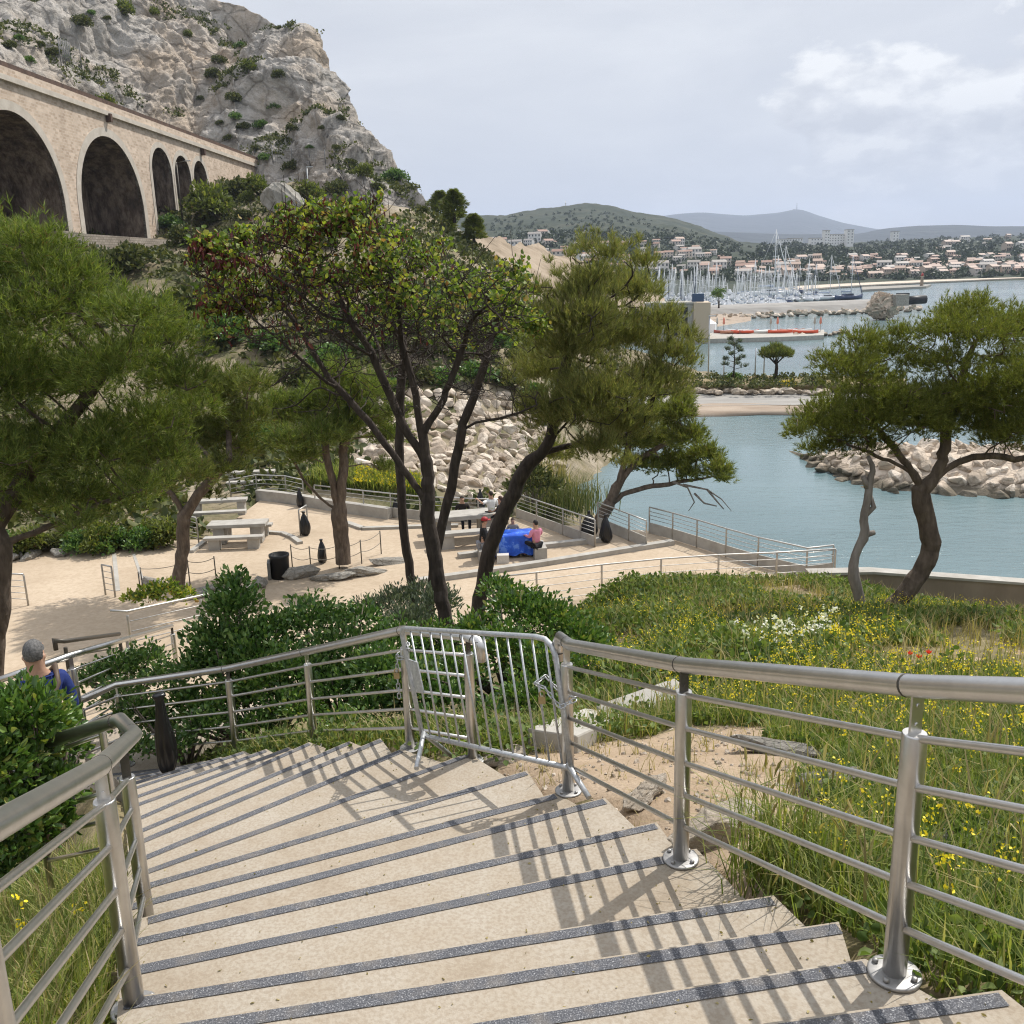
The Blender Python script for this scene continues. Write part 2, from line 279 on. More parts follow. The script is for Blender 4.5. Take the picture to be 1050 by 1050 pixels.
def mat_masonry(name, c1, c2, mortar, bw=.75, bh=.34, dirt=None):
    m, nt, b, N, L = nodes(name); tc = N('ShaderNodeTexCoord'); sx = N('ShaderNodeSeparateXYZ'); L(tc.outputs['Object'], sx.inputs[0])
    ad = N('ShaderNodeMath'); ad.operation = 'ADD'; L(sx.outputs[0], ad.inputs[0]); L(sx.outputs[1], ad.inputs[1])
    cx = N('ShaderNodeCombineXYZ'); L(ad.outputs[0], cx.inputs[0]); L(sx.outputs[2], cx.inputs[1])
    br = N('ShaderNodeTexBrick'); br.inputs['Scale'].default_value = 1; br.inputs['Brick Width'].default_value = bw; br.inputs['Row Height'].default_value = bh; br.inputs['Mortar Size'].default_value = .03
    br.inputs['Color1'].default_value = c1+(1,); br.inputs['Color2'].default_value = c2+(1,); br.inputs['Mortar'].default_value = mortar+(1,); L(cx.outputs[0], br.inputs['Vector'])
    n = N('ShaderNodeTexNoise'); n.inputs['Scale'].default_value = .35; n.inputs['Detail'].default_value = 10; n.inputs['Roughness'].default_value = .7; L(tc.outputs['Object'], n.inputs['Vector'])
    r = ramp(nt, [(.3, dirt or (.62, .6, .57)), (.62, (1.05, 1.05, 1.05))]); L(n.outputs[0], r.inputs[0])
    mx = N('ShaderNodeMixRGB'); mx.blend_type = 'MULTIPLY'; mx.inputs[0].default_value = 1; L(br.outputs[0], mx.inputs[1]); L(r.outputs[0], mx.inputs[2])
    L(mx.outputs[0], b.inputs['Base Color']); b.inputs['Roughness'].default_value = .95
    bp = N('ShaderNodeBump'); bp.inputs['Strength'].default_value = .6; bp.inputs['Distance'].default_value = .06; L(n.outputs[0], bp.inputs['Height']); L(bp.outputs[0], b.inputs['Normal'])
    return m
M['viaduct'] = mat_masonry('pink_limestone_masonry', (.42, .32, .235), (.62, .50, .39), (.55, .46, .37), .62, .30, (.74, .72, .70))
M['vault'] = mat_noise('shaded_vault_masonry', [(.34, (.04, .03, .024)), (.46, (.11, .08, .06)), (.58, (.24, .185, .145)), (.75, (.38, .33, .28))], scale=.8, detail=12, rough=.95, bump=.9, bscale=1.6, bdist=.25, rgh=.72, stretch=(1.5, 1, .45))  # shade inside the arches put into the dark colour, over streaked stone
M['ring'] = mat_noise('pale_voussoir_stone', [(.3, (.40, .35, .29)), (.7, (.54, .49, .42))], scale=.8, detail=8, rough=.9, bump=.3, bdist=.05)
M['rust'] = mat_noise('rusty_parapet', [(.3, (.05, .03, .022)), (.7, (.13, .08, .055))], scale=1.5, rough=.8, bump=.2)
M['stonewall'] = mat_masonry('rubble_wall', (.30, .26, .21), (.42, .37, .31), (.22, .19, .155), .5, .25)

# ------------------------------------------------------------------ world, sun, air
SUN_EL = radians(53); SUN_AZ = radians(47)        # azimuth from +Y towards +X
def make_world():
    w = bpy.data.worlds.new('World'); S.world = w; w.use_nodes = True; nt = w.node_tree; N = nt.nodes.new; L = nt.links.new
    bg = nt.nodes['Background']; bg.inputs['Strength'].default_value = .1
    sky = N('ShaderNodeTexSky'); sky.sky_type = 'NISHITA'; sky.sun_disc = False; sky.sun_elevation = SUN_EL; sky.sun_rotation = SUN_AZ; sky.dust_density = 2
    tc = N('ShaderNodeTexCoord'); d = tc.outputs['Generated']
    mp = N('ShaderNodeMapping'); mp.inputs['Scale'].default_value = (1.0, 1.0, 3.2); L(d, mp.inputs[0])
    n = N('ShaderNodeTexNoise'); n.inputs['Scale'].default_value = 2.6; n.inputs['Detail'].default_value = 9; n.inputs['Roughness'].default_value = .55; n.inputs['Distortion'].default_value = .3; L(mp.outputs[0], n.inputs['Vector'])
    veil = ramp(nt, [(.30, (6.0, 6.25, 6.8)), (.50, (6.9, 7.1, 7.5)), (.68, (8.0, 8.15, 8.4))]); L(n.outputs[0], veil.inputs[0])
    # heavier, lumpier cloud towards the horizon
    sep = N('ShaderNodeSeparateXYZ'); L(d, sep.inputs[0])
    mp2 = N('ShaderNodeMapping'); mp2.inputs['Scale'].default_value = (1, 1, 2.4); mp2.inputs['Location'].default_value = (.37, .12, .5); L(d, mp2.inputs[0])
    n2 = N('ShaderNodeTexNoise'); n2.inputs['Scale'].default_value = 7.5; n2.inputs['Detail'].default_value = 10; n2.inputs['Roughness'].default_value = .56; L(mp2.outputs[0], n2.inputs['Vector'])
    lump = ramp(nt, [(.36, (5.3, 5.5, 5.9)), (.48, (6.1, 6.25, 6.6)), (.56, (7.0, 7.15, 7.55)), (.68, (8.2, 8.25, 8.4))]); L(n2.outputs[0], lump.inputs[0])
    hz = N('ShaderNodeMapRange'); hz.inputs[1].default_value = .13; hz.inputs[2].default_value = .02; hz.clamp = True; L(sep.outputs[2], hz.inputs[0])
    rt = N('ShaderNodeMapRange'); rt.inputs[1].default_value = -.12; rt.inputs[2].default_value = .42; rt.clamp = True; L(sep.outputs[0], rt.inputs[0])
    mul = N('ShaderNodeMath'); mul.operation = 'MULTIPLY'; L(hz.outputs[0], mul.inputs[0]); L(rt.outputs[0], mul.inputs[1])
    cov = ramp(nt, [(.40, (0, 0, 0)), (.58, (1, 1, 1))]); L(n2.outputs[0], cov.inputs[0])
    mul2 = N('ShaderNodeMath'); mul2.operation = 'MULTIPLY'; mul2.use_clamp = True; L(mul.outputs[0], mul2.inputs[0])
    ad = N('ShaderNodeMath'); ad.operation = 'MULTIPLY_ADD'; ad.inputs[1].default_value = .9; ad.inputs[2].default_value = .75; L(cov.outputs[0], ad.inputs[0]); L(ad.outputs[0], mul2.inputs[1])
    mx = N('ShaderNodeMixRGB'); L(mul2.outputs[0], mx.inputs[0]); L(veil.outputs[0], mx.inputs[1]); L(lump.outputs[0], mx.inputs[2])
    # one bank of cumulus standing to the right
    cdir = ray(965, 112).normalized(); sc_ = N('ShaderNodeMapping'); sc_.inputs['Scale'].default_value = (1, 1, 2.1); L(d, sc_.inputs[0]); vm = N('ShaderNodeVectorMath'); vm.operation = 'DISTANCE'; vm.inputs[1].default_value = (cdir.x, cdir.y, cdir.z*2.1); L(sc_.outputs[0], vm.inputs[0])
    mr = N('ShaderNodeMapRange'); mr.inputs[1].default_value = .215; mr.inputs[2].default_value = .06; mr.clamp = True; L(vm.outputs['Value'], mr.inputs[0])
    n3 = N('ShaderNodeTexNoise'); n3.inputs['Scale'].default_value = 11; n3.inputs['Detail'].default_value = 10; n3.inputs['Roughness'].default_value = .55; mp3 = N('ShaderNodeMapping'); mp3.inputs['Scale'].default_value = (1, 1, 1.9); mp3.inputs['Location'].default_value = (.2, .4, .11); L(d, mp3.inputs[0]); L(mp3.outputs[0], n3.inputs['Vector'])
    f3 = N('ShaderNodeMath'); f3.operation = 'MULTIPLY_ADD'; f3.inputs[1].default_value = .46; L(mr.outputs[0], f3.inputs[0]); L(n3.outputs[0], f3.inputs[2])
    al = ramp(nt, [(.74, (0, 0, 0)), (.83, (1, 1, 1))]); L(f3.outputs[0], al.inputs[0])
    mp4 = N('ShaderNodeMapping'); mp4.inputs['Scale'].default_value = (1, 1, 1.9); mp4.inputs['Location'].default_value = (.2+.012, .4, .11+.045); L(d, mp4.inputs[0]); n4 = N('ShaderNodeTexNoise'); n4.inputs['Scale'].default_value = 11; n4.inputs['Detail'].default_value = 8; n4.inputs['Roughness'].default_value = .5; L(mp4.outputs[0], n4.inputs['Vector'])
    df = N('ShaderNodeMath'); df.operation = 'SUBTRACT'; L(n3.outputs[0], df.inputs[0]); L(n4.outputs[0], df.inputs[1]); sh = ramp(nt, [(.12, (5.7, 5.85, 6.25)), (.5, (7.3, 7.4, 7.65)), (.85, (9.7, 9.7, 9.6))]); ms = N('ShaderNodeMapRange'); ms.inputs[1].default_value = -.10; ms.inputs[2].default_value = .10; L(df.outputs[0], ms.inputs[0]); zr = N('ShaderNodeMapRange'); zr.inputs[1].default_value = cdir.z-.055; zr.inputs[2].default_value = cdir.z+.06; zr.clamp = True; L(sep.outputs[2], zr.inputs[0]); av = N('ShaderNodeMath'); av.operation = 'MULTIPLY_ADD'; av.inputs[1].default_value = .55; L(ms.outputs[0], av.inputs[0]); hf = N('ShaderNodeMath'); hf.operation = 'MULTIPLY'; hf.inputs[1].default_value = .45; L(zr.outputs[0], hf.inputs[0]); L(hf.outputs[0], av.inputs[2]); L(av.outputs[0], sh.inputs[0])
    mxc = N('ShaderNodeMixRGB'); L(al.outputs[0], mxc.inputs[0]); L(mx.outputs[0], mxc.inputs[1]); L(sh.outputs[0], mxc.inputs[2]); mx = mxc
    # the veil thins overhead and lets blue through
    th = N('ShaderNodeMapRange'); th.inputs[1].default_value = .35; th.inputs[2].default_value = .95; th.inputs[3].default_value = .95; th.inputs[4].default_value = .8; th.clamp = True; L(sep.outputs[2], th.inputs[0])
    mix = N('ShaderNodeMixRGB'); L(th.outputs[0], mix.inputs[0]); L(sky.outputs[0], mix.inputs[1]); L(mx.outputs[0], mix.inputs[2])
    # sky above the view boosted as added fill; overcast is brightest overhead
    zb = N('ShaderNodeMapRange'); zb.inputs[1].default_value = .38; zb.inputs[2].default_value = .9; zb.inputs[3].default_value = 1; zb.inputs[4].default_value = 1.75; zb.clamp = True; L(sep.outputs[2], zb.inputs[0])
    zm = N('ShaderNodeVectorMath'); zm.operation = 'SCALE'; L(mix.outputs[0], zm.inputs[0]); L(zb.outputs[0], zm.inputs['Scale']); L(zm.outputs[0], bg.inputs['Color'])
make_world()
sl = bpy.data.lights.new('sun', 'SUN'); sl.energy = 4.6; sl.angle = radians(.6); sl.color = (1, .955, .89)
so = bpy.data.objects.new('sun', sl); COL.objects.link(so)
sd = V((sin(SUN_AZ)*cos(SUN_EL), cos(SUN_AZ)*cos(SUN_EL), sin(SUN_EL)))
so.rotation_euler = sd.to_track_quat('Z', 'Y').to_euler(); so.location = sd*60
S.view_settings.view_transform = 'Standard'; S.view_settings.look = 'None'; S.view_settings.gamma = 1; S.view_settings.exposure = .11
S.view_settings.use_curve_mapping = False
S.render.engine = 'CYCLES'
cy = S.cycles; cy.use_denoising = True; cy.max_bounces = 6; cy.diffuse_bounces = 3; cy.glossy_bounces = 3; cy.transmission_bounces = 4; cy.transparent_max_bounces = 4; cy.volume_bounces = 0
cy.use_adaptive_sampling = True; cy.adaptive_threshold = .008; cy.filter_width = 1.15; cy.caustics_reflective = False; cy.caustics_refractive = False
cy.sample_clamp_indirect = 6
try: cy.denoiser = 'OPENIMAGEDENOISE'; cy.denoising_prefilter = 'NONE'
except Exception: pass

# ------------------------------------------------------------------ people (skinned bodies)
def skin_mesh(name, joints, edges, rad, sub=2, root=0):
    me = bpy.data.meshes.new(name); me.from_pydata([tuple(j) for j in joints], edges, [])
    o = bpy.data.objects.new(name, me); COL.objects.link(o)
    md = o.modifiers.new('skin', 'SKIN'); md.use_smooth_shade = True; md.branch_smoothing = .4
    for i, v in enumerate(me.skin_vertices[0].data):
        r = rad[i]; v.radius = r if hasattr(r, '__len__') else (r, r); v.use_root = (i == root)
    sb = o.modifiers.new('sub', 'SUBSURF'); sb.levels = sub; sb.render_levels = sub
    dg = bpy.context.evaluated_depsgraph_get(); dg.update()
    out = bpy.data.meshes.new_from_object(o.evaluated_get(dg)); out.name = name
    bpy.data.objects.remove(o); bpy.data.meshes.remove(me)
    return out
SKIN = mat_plain('skin', (.42, .25, .17), rough=.55, var=.06)
def cloth(name, c, rough=.85): return mat_noise(name, [(.3, tuple(x*.8 for x in c)), (.7, c)], scale=9, detail=6, rough=rough, bump=.5, bscale=14, bdist=.02)
def person(loc, rz, label, pose, top, bottom, hair=None, hat=None, scale=1.0, sleeves=True, hands=(None, None), lean=0.0, turn=0.0, group=None, shoe=(.03, .03, .035)):
    root = empty('person', loc, label, 'person', group, rz); root.scale = (scale,)*3
    sit = pose == 'sit'
    zp = .52 if sit else .95
    J = {}; 
    def sp(dz, y=0.0): return V((0, y - lean*max(0, dz-.0)*1.0, zp+dz))
    J['pelvis'] = V((0, 0, zp)); J['waist'] = V((0, lean*.16, zp+.16)); J['chest'] = V((0, lean*.40, zp+.38)); J['neck'] = V((0, lean*.56, zp+.54))
    J['head'] = J['neck']+V((0, .012+lean*.1, .09)); J['crown'] = J['head']+V((0, .005, .14))
    J['face'] = J['head']+V((0, .075, .045)).xyz; J['nose'] = J['head']+V((0, .112, .045))
    J['collar'] = J['neck']+V((0, -.012, -.03))
    for s, n in ((-1, 'l'), (1, 'r')):
        J['ear'+n] = J['head']+V((s*.092, -.008, .05))
        J['sh'+n] = J['neck']+V((s*.185, -.01, -.075))
        J['hip'+n] = V((s*.095, 0, zp-.04))
        if sit:
            J['kn'+n] = V((s*.14, .44, zp+.0)); J['an'+n] = V((s*.13, .42, .09)); J['to'+n] = V((s*.14, .60, .04))
        else:
            st = .08*s
            J['kn'+n] = V((s*.10, .03+st*.6, .50)); J['an'+n] = V((s*.11, -.03+st, .085)); J['to'+n] = V((s*.12, .13+st, .035))
        h = hands[0 if s < 0 else 1]
        if h is None: h = V((s*.27, .10, zp-.06))
        h = V(h); a = J['sh'+n]; mid = (a+h)/2; ln = (h-a).length; bend = sqrt(max(0, .30**2-(ln/2)**2))
        J['el'+n] = mid+V((s*.45, -.75, -.25)).normalized()*bend; J['wr'+n] = h
        d = (h-J['el'+n]).normalized(); J['pa'+n] = h+d*.07
        side = d.cross(V((0, 0, 1))); side = side.normalized() if side.length > .1 else V((1, 0, 0))
        for q in range(4):
            o = side*((q-1.5)*.022); ln2 = (.07, .082, .076, .06)[q]
            J['f%d%s' % (q, n)] = J['pa'+n]+o+d*.02; J['g%d%s' % (q, n)] = J['pa'+n]+o*1.15+d*ln2*.7+V((0, 0, -.012)); J['h%d%s' % (q, n)] = J['pa'+n]+o*1.2+d*ln2+V((0, 0, -.035))
        J['t0'+n] = h+side*(-s*.035)+d*.045; J['t1'+n] = h+side*(-s*.055)+d*.085
    if turn:
        Rm = Matrix.Rotation(turn, 3, 'Z'); c = J['neck']
        for k in ('head', 'crown', 'face', 'nose', 'earl', 'earr'): J[k] = c+Rm @ (J[k]-c)
    R = dict(pelvis=(.155, .115), waist=(.135, .10), chest=(.165, .115), neck=.058, collar=(.085, .075), head=(.075, .085), crown=(.072, .082), face=(.05, .045), nose=.014)
    for n in 'lr':
        R['ear'+n] = .016; R['sh'+n] = .066; R['el'+n] = .043; R['wr'+n] = .028; R['pa'+n] = (.038, .018); R['hip'+n] = .098; R['kn'+n] = .06; R['an'+n] = .04; R['to'+n] = .035
        for q in range(4): R['f%d%s' % (q, n)] = .010; R['g%d%s' % (q, n)] = .009; R['h%d%s' % (q, n)] = .007
        R['t0'+n] = .013; R['t1'+n] = .009
    E = [('pelvis', 'waist'), ('waist', 'chest'), ('chest', 'neck'), ('neck', 'head'), ('head', 'crown'), ('head', 'face'), ('face', 'nose')]
    for n in 'lr':
        E += [('head', 'ear'+n), ('chest', 'sh'+n), ('sh'+n, 'el'+n), ('el'+n, 'wr'+n), ('wr'+n, 'pa'+n), ('pelvis', 'hip'+n), ('hip'+n, 'kn'+n), ('kn'+n, 'an'+n), ('an'+n, 'to'+n), ('wr'+n, 't0'+n), ('t0'+n, 't1'+n)]
        for q in range(4): E += [('pa'+n, 'f%d%s' % (q, n)), ('f%d%s' % (q, n), 'g%d%s' % (q, n)), ('g%d%s' % (q, n), 'h%d%s' % (q, n))]
    K = [q for q in J if q != 'collar']; ix = {k: i for i, k in enumerate(K)}
    me = skin_mesh('body', [J[k] for k in K], [(ix[a], ix[b]) for a, b in E], [R[k] for k in K], 1, 0); me.materials.append(SKIN); link('body', me, root)
    def garment(nm, keys, edges, grow, mat, r0):
        js = [J[k] for k in keys]; ii = {k: i for i, k in enumerate(keys)}
        rr = []
        for k in keys:
            r = R[k]; rr.append(tuple(x+grow for x in r) if hasattr(r, '__len__') else r+grow)
        m2 = skin_mesh(nm, js, [(ii[a], ii[b]) for a, b in edges], rr, 1, 0); m2.materials.append(mat); return link(nm, m2, root)
    tk = ['pelvis', 'waist', 'chest', 'collar', 'shl', 'shr', 'ell', 'elr']; te = [('pelvis', 'waist'), ('waist', 'chest'), ('chest', 'collar'), ('chest', 'shl'), ('chest', 'shr'), ('shl', 'ell'), ('shr', 'elr')]
    if sleeves: tk += ['wrl', 'wrr']; te += [('ell', 'wrl'), ('elr', 'wrr')]
    garment('jacket' if sleeves else 'shirt', tk, te, .017, top, 0)
    garment('trousers', ['pelvis', 'hipl', 'hipr', 'knl', 'knr', 'anl', 'anr'], [('pelvis', 'hipl'), ('pelvis', 'hipr'), ('hipl', 'knl'), ('hipr', 'knr'), ('knl', 'anl'), ('knr', 'anr')], .012, bottom, 0)
    shm = mat_plain('shoe', shoe, rough=.6)
    for n in 'lr': link('shoe', (lambda m3: (m3.materials.append(shm), m3)[1])(skin_mesh('shoe', [J['an'+n]+V((0, -.03, -.03)), J['to'+n]], [(0, 1)], [.05, .045], 1)), root)
    if hair is not None or hat is not None:
        c = (J['head']+J['crown'])/2+V((0, -.008, .012)); bm = bmesh.new(); bmesh.ops.create_icosphere(bm, subdivisions=4, radius=1)
        for v in bm.verts:
            p = v.co.copy(); k = 1+.04*noise.noise(p*7)+.02*noise.noise(p*19); v.co = V((p.x*.083, p.y*.098, p.z*.108))*k
        cut = [f for f in bm.faces if (f.calc_center_median().y > .03 and f.calc_center_median().z < .05) or f.calc_center_median().z < (-.055 if f.calc_center_median().y < -.035 else .012)]
        bmesh.ops.delete(bm, geom=cut, context='FACES')
        m4 = bpy.data.meshes.new('hair'); bm.to_mesh(m4); bm.free(); m4.materials.append(mat_noise('hair', [(.35, hair or (.02, .015, .012)), (.65, tuple(min(1, x*2.2) for x in (hair or (.02, .015, .012))))], scale=60, detail=4, rough=.7, bump=.6, bscale=120, bdist=.004))
        m4.polygons.foreach_set('use_smooth', [True]*len(m4.polygons)); ho = link('hair', m4, root, c)
        if turn: ho.rotation_euler.z = turn
    if hat is not None:
        mb = MB(); mb.lathe([(.108, 0), (.110, .03), (.095, .075), (.05, .105), (.005, .112)], (0, 0, 0), 16)
        mb.box((0, .13, .012), (.15, .10, .012)); mb.build('cap', mat_plain('cap_cloth', hat), root, J['crown']+V((0, 0, -.05)))
    return root, J
LANDZ = -5.54
ph = at_y(41, 676, 8.8)
man, MJ = person(V((ph.x-.06, ph.y, LANDZ)), radians(42), 'grey-haired man in a blue shirt seen from behind on the stair landing', 'stand', cloth('blue_shirt', (.018, .035, .16)), cloth('dark_trousers', (.03, .03, .035)), hair=(.07, .068, .066), turn=radians(-28), hands=((-.22, .16, .86), (.20, .12, .86)), scale=(ph.z-LANDZ)/1.60)
mb = MB(); mb.tube([V((.13, .10, 1.42)), V((.15, .0, 1.50)), V((.12, -.14, 1.40)), V((-.02, -.165, 1.15)), V((-.18, -.09, .93))], .022, 8); mb.build('bag_strap', mat_plain('brown_strap', (.10, .07, .05)), man)
def on_ter(px, py, z=TER): return at_z(px, py, z)
BT = at_y(526, 560, 31.5)          # blue table centre
BT = V((BT.x, BT.y, TER))
pp = at_y(441, 575, 31.6)
person(V((at_y(495, 570, 31.0).x, 31.0, TER)), radians(-78), 'seated person in a black jacket and red cap beside the blue table', 'sit', cloth('black_jacket', (.012, .012, .014)), cloth('grey_joggers', (.30, .30, .32)), hair=(.02, .015, .012), hat=(.30, .015, .02), lean=.12, hands=((-.15, .38, .70), (.18, .36, .66)), scale=1.12)
pk, KJ = person(V((at_y(550, 570, 30.9).x, 30.9, TER+.02)), radians(38), 'dark-haired person in a pink top sitting at the end of the blue table', 'sit', cloth('pink_top', (.62, .24, .34)), cloth('black_leggings', (.015, .015, .018)), hair=(.012, .010, .010), hands=((-.2, .30, .78), (.10, .36, .74)), scale=1.02)
wp, WJ = person(V((at_y(504, 530, 33.8).x, 33.8, TER)), radians(35), 'standing person in a white and lime striped top arm raised by the far table', 'stand', cloth('white_top', (.75, .75, .73)), cloth('black_shorts', (.014, .014, .016)), hair=(.02, .015, .012), sleeves=False, hands=((-.50, .12, 1.50), (.26, .16, .95)), scale=1.0)
wb = skin_mesh('lime_band', [WJ['waist']+V((0, 0, -.02)), WJ['waist']+V((0, 0, .06))], [(0, 1)], [(.170, .135)]*2, 1); wb.materials.append(cloth('lime_cloth', (.42, .60, .06))); link('lime_band', wb, wp)
bp_, BJ = person(V((at_y(514, 540, 32.8).x, 32.8, TER)), radians(65), 'standing person in black with jeans and a backpack behind the leaning trunk', 'stand', cloth('black_coat', (.012, .012, .015)), cloth('blue_jeans', (.06, .11, .19)), hair=(.04, .02, .015), hands=((-.2, .3, 1.0), (.2, .3, 1.05)), scale=1.02)
mb = MB(); mb.box((0, -.20, 1.28), (.30, .16, .44), taper=.8); mb.box((0, -.30, 1.18), (.22, .06, .22), taper=.85)
bo = mb.build('backpack', mat_plain('grey_backpack', (.10, .11, .13)), bp_); bevel(bo, .03)
person(V((at_y(474, 520, 35.0).x, 35.0, TER)), radians(200), 'seated person in dark clothes at the far side of the long concrete table', 'sit', cloth('dark_brown_coat', (.025, .018, .015)), cloth('dark_jeans', (.02, .025, .04)), hair=(.02, .015, .012), hands=((-.15, .35, .72), (.15, .35, .72)), scale=1.0)
person(V((at_y(526, 545, 31.9).x, 32.5, TER)), radians(185), 'small child in pale grey sitting behind the blue table', 'sit', cloth('grey_hoodie', (.26, .25, .24)), cloth('child_trousers', (.05, .05, .06)), hair=(.03, .02, .015), hands=((-.15, .35, .7), (.15, .35, .7)), scale=.8)
# ------------------------------------------------------------------ stairs
def zk(k): return -2.34-(k-1)*.16
NP = {0: ((793, 1048), (1027, 1015)), 1: ((483, 1048), (887, 983)), 2: ((182, 1048), (860, 945)), 3: ((138, 1022), (793, 918)), 4: ((135, 990), (680, 877)), 5: ((133, 963), (673, 843)), 6: ((158, 938), (620, 818)), 7: ((157, 920), (570, 813)), 8: ((155, 904), (540, 790)), 9: ((153, 890), (480, 772)), 10: ((152, 875), (411, 768)), 11: ((150, 858), (390, 757)), 12: ((148, 848), (358, 760)), 13: ((147, 835), (317, 761)), 14: ((147, 821), (296, 766)), 15: ((146, 813), (273, 768)), 16: ((146, 804), (250, 770)), 17: ((146, 799), (227, 776)), 18: ((146, 795.5), (210, 780)), 19: ((146, 792), (196, 783)), 20: ((146, 789.5), (180, 786))}
NOS = {}
for k, (a, b) in NP.items():
    A = at_z(*a, zk(k)); B = at_z(*b, zk(k)); d = (B-A); d.z = 0; L = d.length; d.normalize()
    if k <= 2: t = (-1.20-.12*k-A.x)/d.x; A = A+d*t
    elif k <= 6: A = A-d*.06
    elif k <= 12: A = A-d*.14
    else: A = B-d*max(L+.12, .8)
    if k == 4: B = B+d*.18
    NOS[k] = (A, B)
for k in range(-1, -5, -1):
    A, B = NOS[k+1]; NOS[k] = (A+V((.20, -.36, .16)), B+V((.16, -.40, .16)))
TOPZ = zk(-4)
mb = MB(); KS = sorted(NOS)
LAND = [NOS[20][0], NOS[20][1], V((-4.0, 10.6, 0)), V((-7.0, 10.6, 0)), V((-7.2, 7.2, 0))]
for k in KS:
    z = zk(k); A, B = NOS[k]
    if k == KS[0]: pA = V((A.x+1.2, A.y-2.6, 0)); pB = V((B.x+.8, B.y-2.6, 0))
    else: pA, pB = NOS[k-1]
    w = lambda p, zz: V((p.x, p.y, zz))
    # subdivided tread top, slightly worn
    mb.add([w(pA, z), w(pB, z), w(B, z), w(A, z)], [(0, 1, 2, 3)])
    mb.add([w(A, z), w(B, z), w(B, z-.16), w(A, z-.16)], [(0, 1, 2, 3)])
    mb.add([w(pB, z), w(pB, z-1.1), w(B, z-1.1), w(B, z)], [(0, 1, 2, 3)])
    mb.add([w(pA, z), w(A, z), w(A, z-1.1), w(pA, z-1.1)], [(0, 1, 2, 3)])
n = len(LAND); mb.add([V((p.x, p.y, LANDZ)) for p in LAND], [tuple(range(n))[::-1]]); mb.add([V((p.x, p.y, LANDZ-.02)) for p in LAND]+[V((p.x, p.y, LANDZ-1.2)) for p in LAND], [(i, (i+1) % n, n+(i+1) % n, n+i) for i in range(n)])
stairs = tag(mb.build('stairs', M['step']), kind='structure')
for k in KS:
    A, B = NOS[k]; d = (B-A); d.z = 0; d.normalize(); nrm = V((-d.y, d.x, 0))    # towards the edge (away)
    a = A+d*.03; b = B-d*.02; e = random.uniform(-.004, .004); z = zk(k)+.004; N_ = 14; vs = []; fs = []
    for i in range(N_+1):
        p = a.lerp(b, i/N_); j = .0025*noise.noise(V((i*.7, k*3.1, 0)))
        for off in (-.012+j, -.066+e+.004*noise.noise(V((i*.9, k*1.7, 5)))):
            q = p+nrm*off; vs.append(V((q.x, q.y, z)))
    for i in range(N_): fs.append((2*i, 2*i+1, 2*i+3, 2*i+2))
    mb = MB().add(vs, fs); mb.build('nosing_strip', M['strip'], stairs)

# ------------------------------------------------------------------ near terrain
ctl = []
for k in range(-4, 21):
    A, B = NOS[k]; z = zk(k); d = (B-A).normalized()
    e = B+d*.22; ctl.append((e.x, e.y, z-.10))
    e = A-d*.25; ctl.append((e.x, e.y, z-.14))
    m_ = (A+B)/2; ctl.append((m_.x, m_.y, z-.55))
def P3(px, py, d): p = at_y(px, py, d); return (p.x, p.y, p.z)
ctl += [P3(1000, 770, 6.3), P3(1049, 930, 3.6), P3(1049, 690, 9.5), P3(900, 700, 9), P3(800, 690, 9.6), P3(700, 660, 11.5), P3(640, 690, 10),
        P3(905, 632, 15), P3(800, 612, 17.5), P3(730, 602, 18.8), P3(640, 600, 18.8), P3(1049, 645, 19.2), P3(950, 640, 16), P3(840, 600, 19.5), P3(600, 640, 14.5),
        (12, 5, -2.9), (12, 12, -5.0), (16, 19, -7.3), (20, 10, -4.4), (20, 0, -1.6), (6, 0, -1.5), (4, 3.2, -2.45), (22, 20, -7.6),
        (-1, 9.0, -5.0), (.8, 8.3, -4.35), (-2.2, 10.5, -6.0), (-3.2, 12, -6.8), (0, 12, -6.0), (2, 12, -5.3), (-1, 16, -7.8), (-4, 17, -8.7), (1.5, 17, -6.9), (-2, 21, -9.55), (.3, 21, -8.9), (-6, 20, -9.6), (-8, 21, -9.7), (-14, 20, -9.7), (-14, 12, -8.4),
        (-5, 8.5, -6.1), (-4.3, 7.4, -5.4), (-6, 14, -8.0), (-3, 2.4, -2.9), (-3.4, 4.6, -4.0), (-5, 5.5, -4.9), (-8, 8, -6.0), (-8, 4, -4.6), (-14, 4, -5), (-5, 0, -2.4), (-14, -4, -3), (-2.2, .5, -2.3), (0, -4, -1.9), (8, -4, -1.2)]
class RBF:
    def __init__(s, pts, smooth=.02):
        P = np.array(pts, float); s.P = P[:, :2]; n = len(P); r = np.linalg.norm(s.P[:, None]-s.P[None], axis=2)
        K = s.phi(r)+np.eye(n)*smooth; A = np.zeros((n+3, n+3)); A[:n, :n] = K; A[:n, n] = 1; A[:n, n+1:] = s.P; A[n, :n] = 1; A[n+1:, :n] = s.P.T
        s.w = np.linalg.solve(A, np.concatenate([P[:, 2], [0, 0, 0]]))
    def phi(s, r): return r
    def __call__(s, x, y):
        x = np.asarray(x, float); y = np.asarray(y, float); sh = x.shape; q = np.stack([x.ravel(), y.ravel()], 1); out = np.empty(len(q)); n = len(s.P)
        for i in range(0, len(q), 20000):
            qq = q[i:i+20000]; r = np.linalg.norm(qq[:, None]-s.P[None], axis=2); out[i:i+20000] = s.phi(r) @ s.w[:n]+s.w[n]+qq @ s.w[n+1:]
        return out.reshape(sh)
near = RBF(ctl, .05)
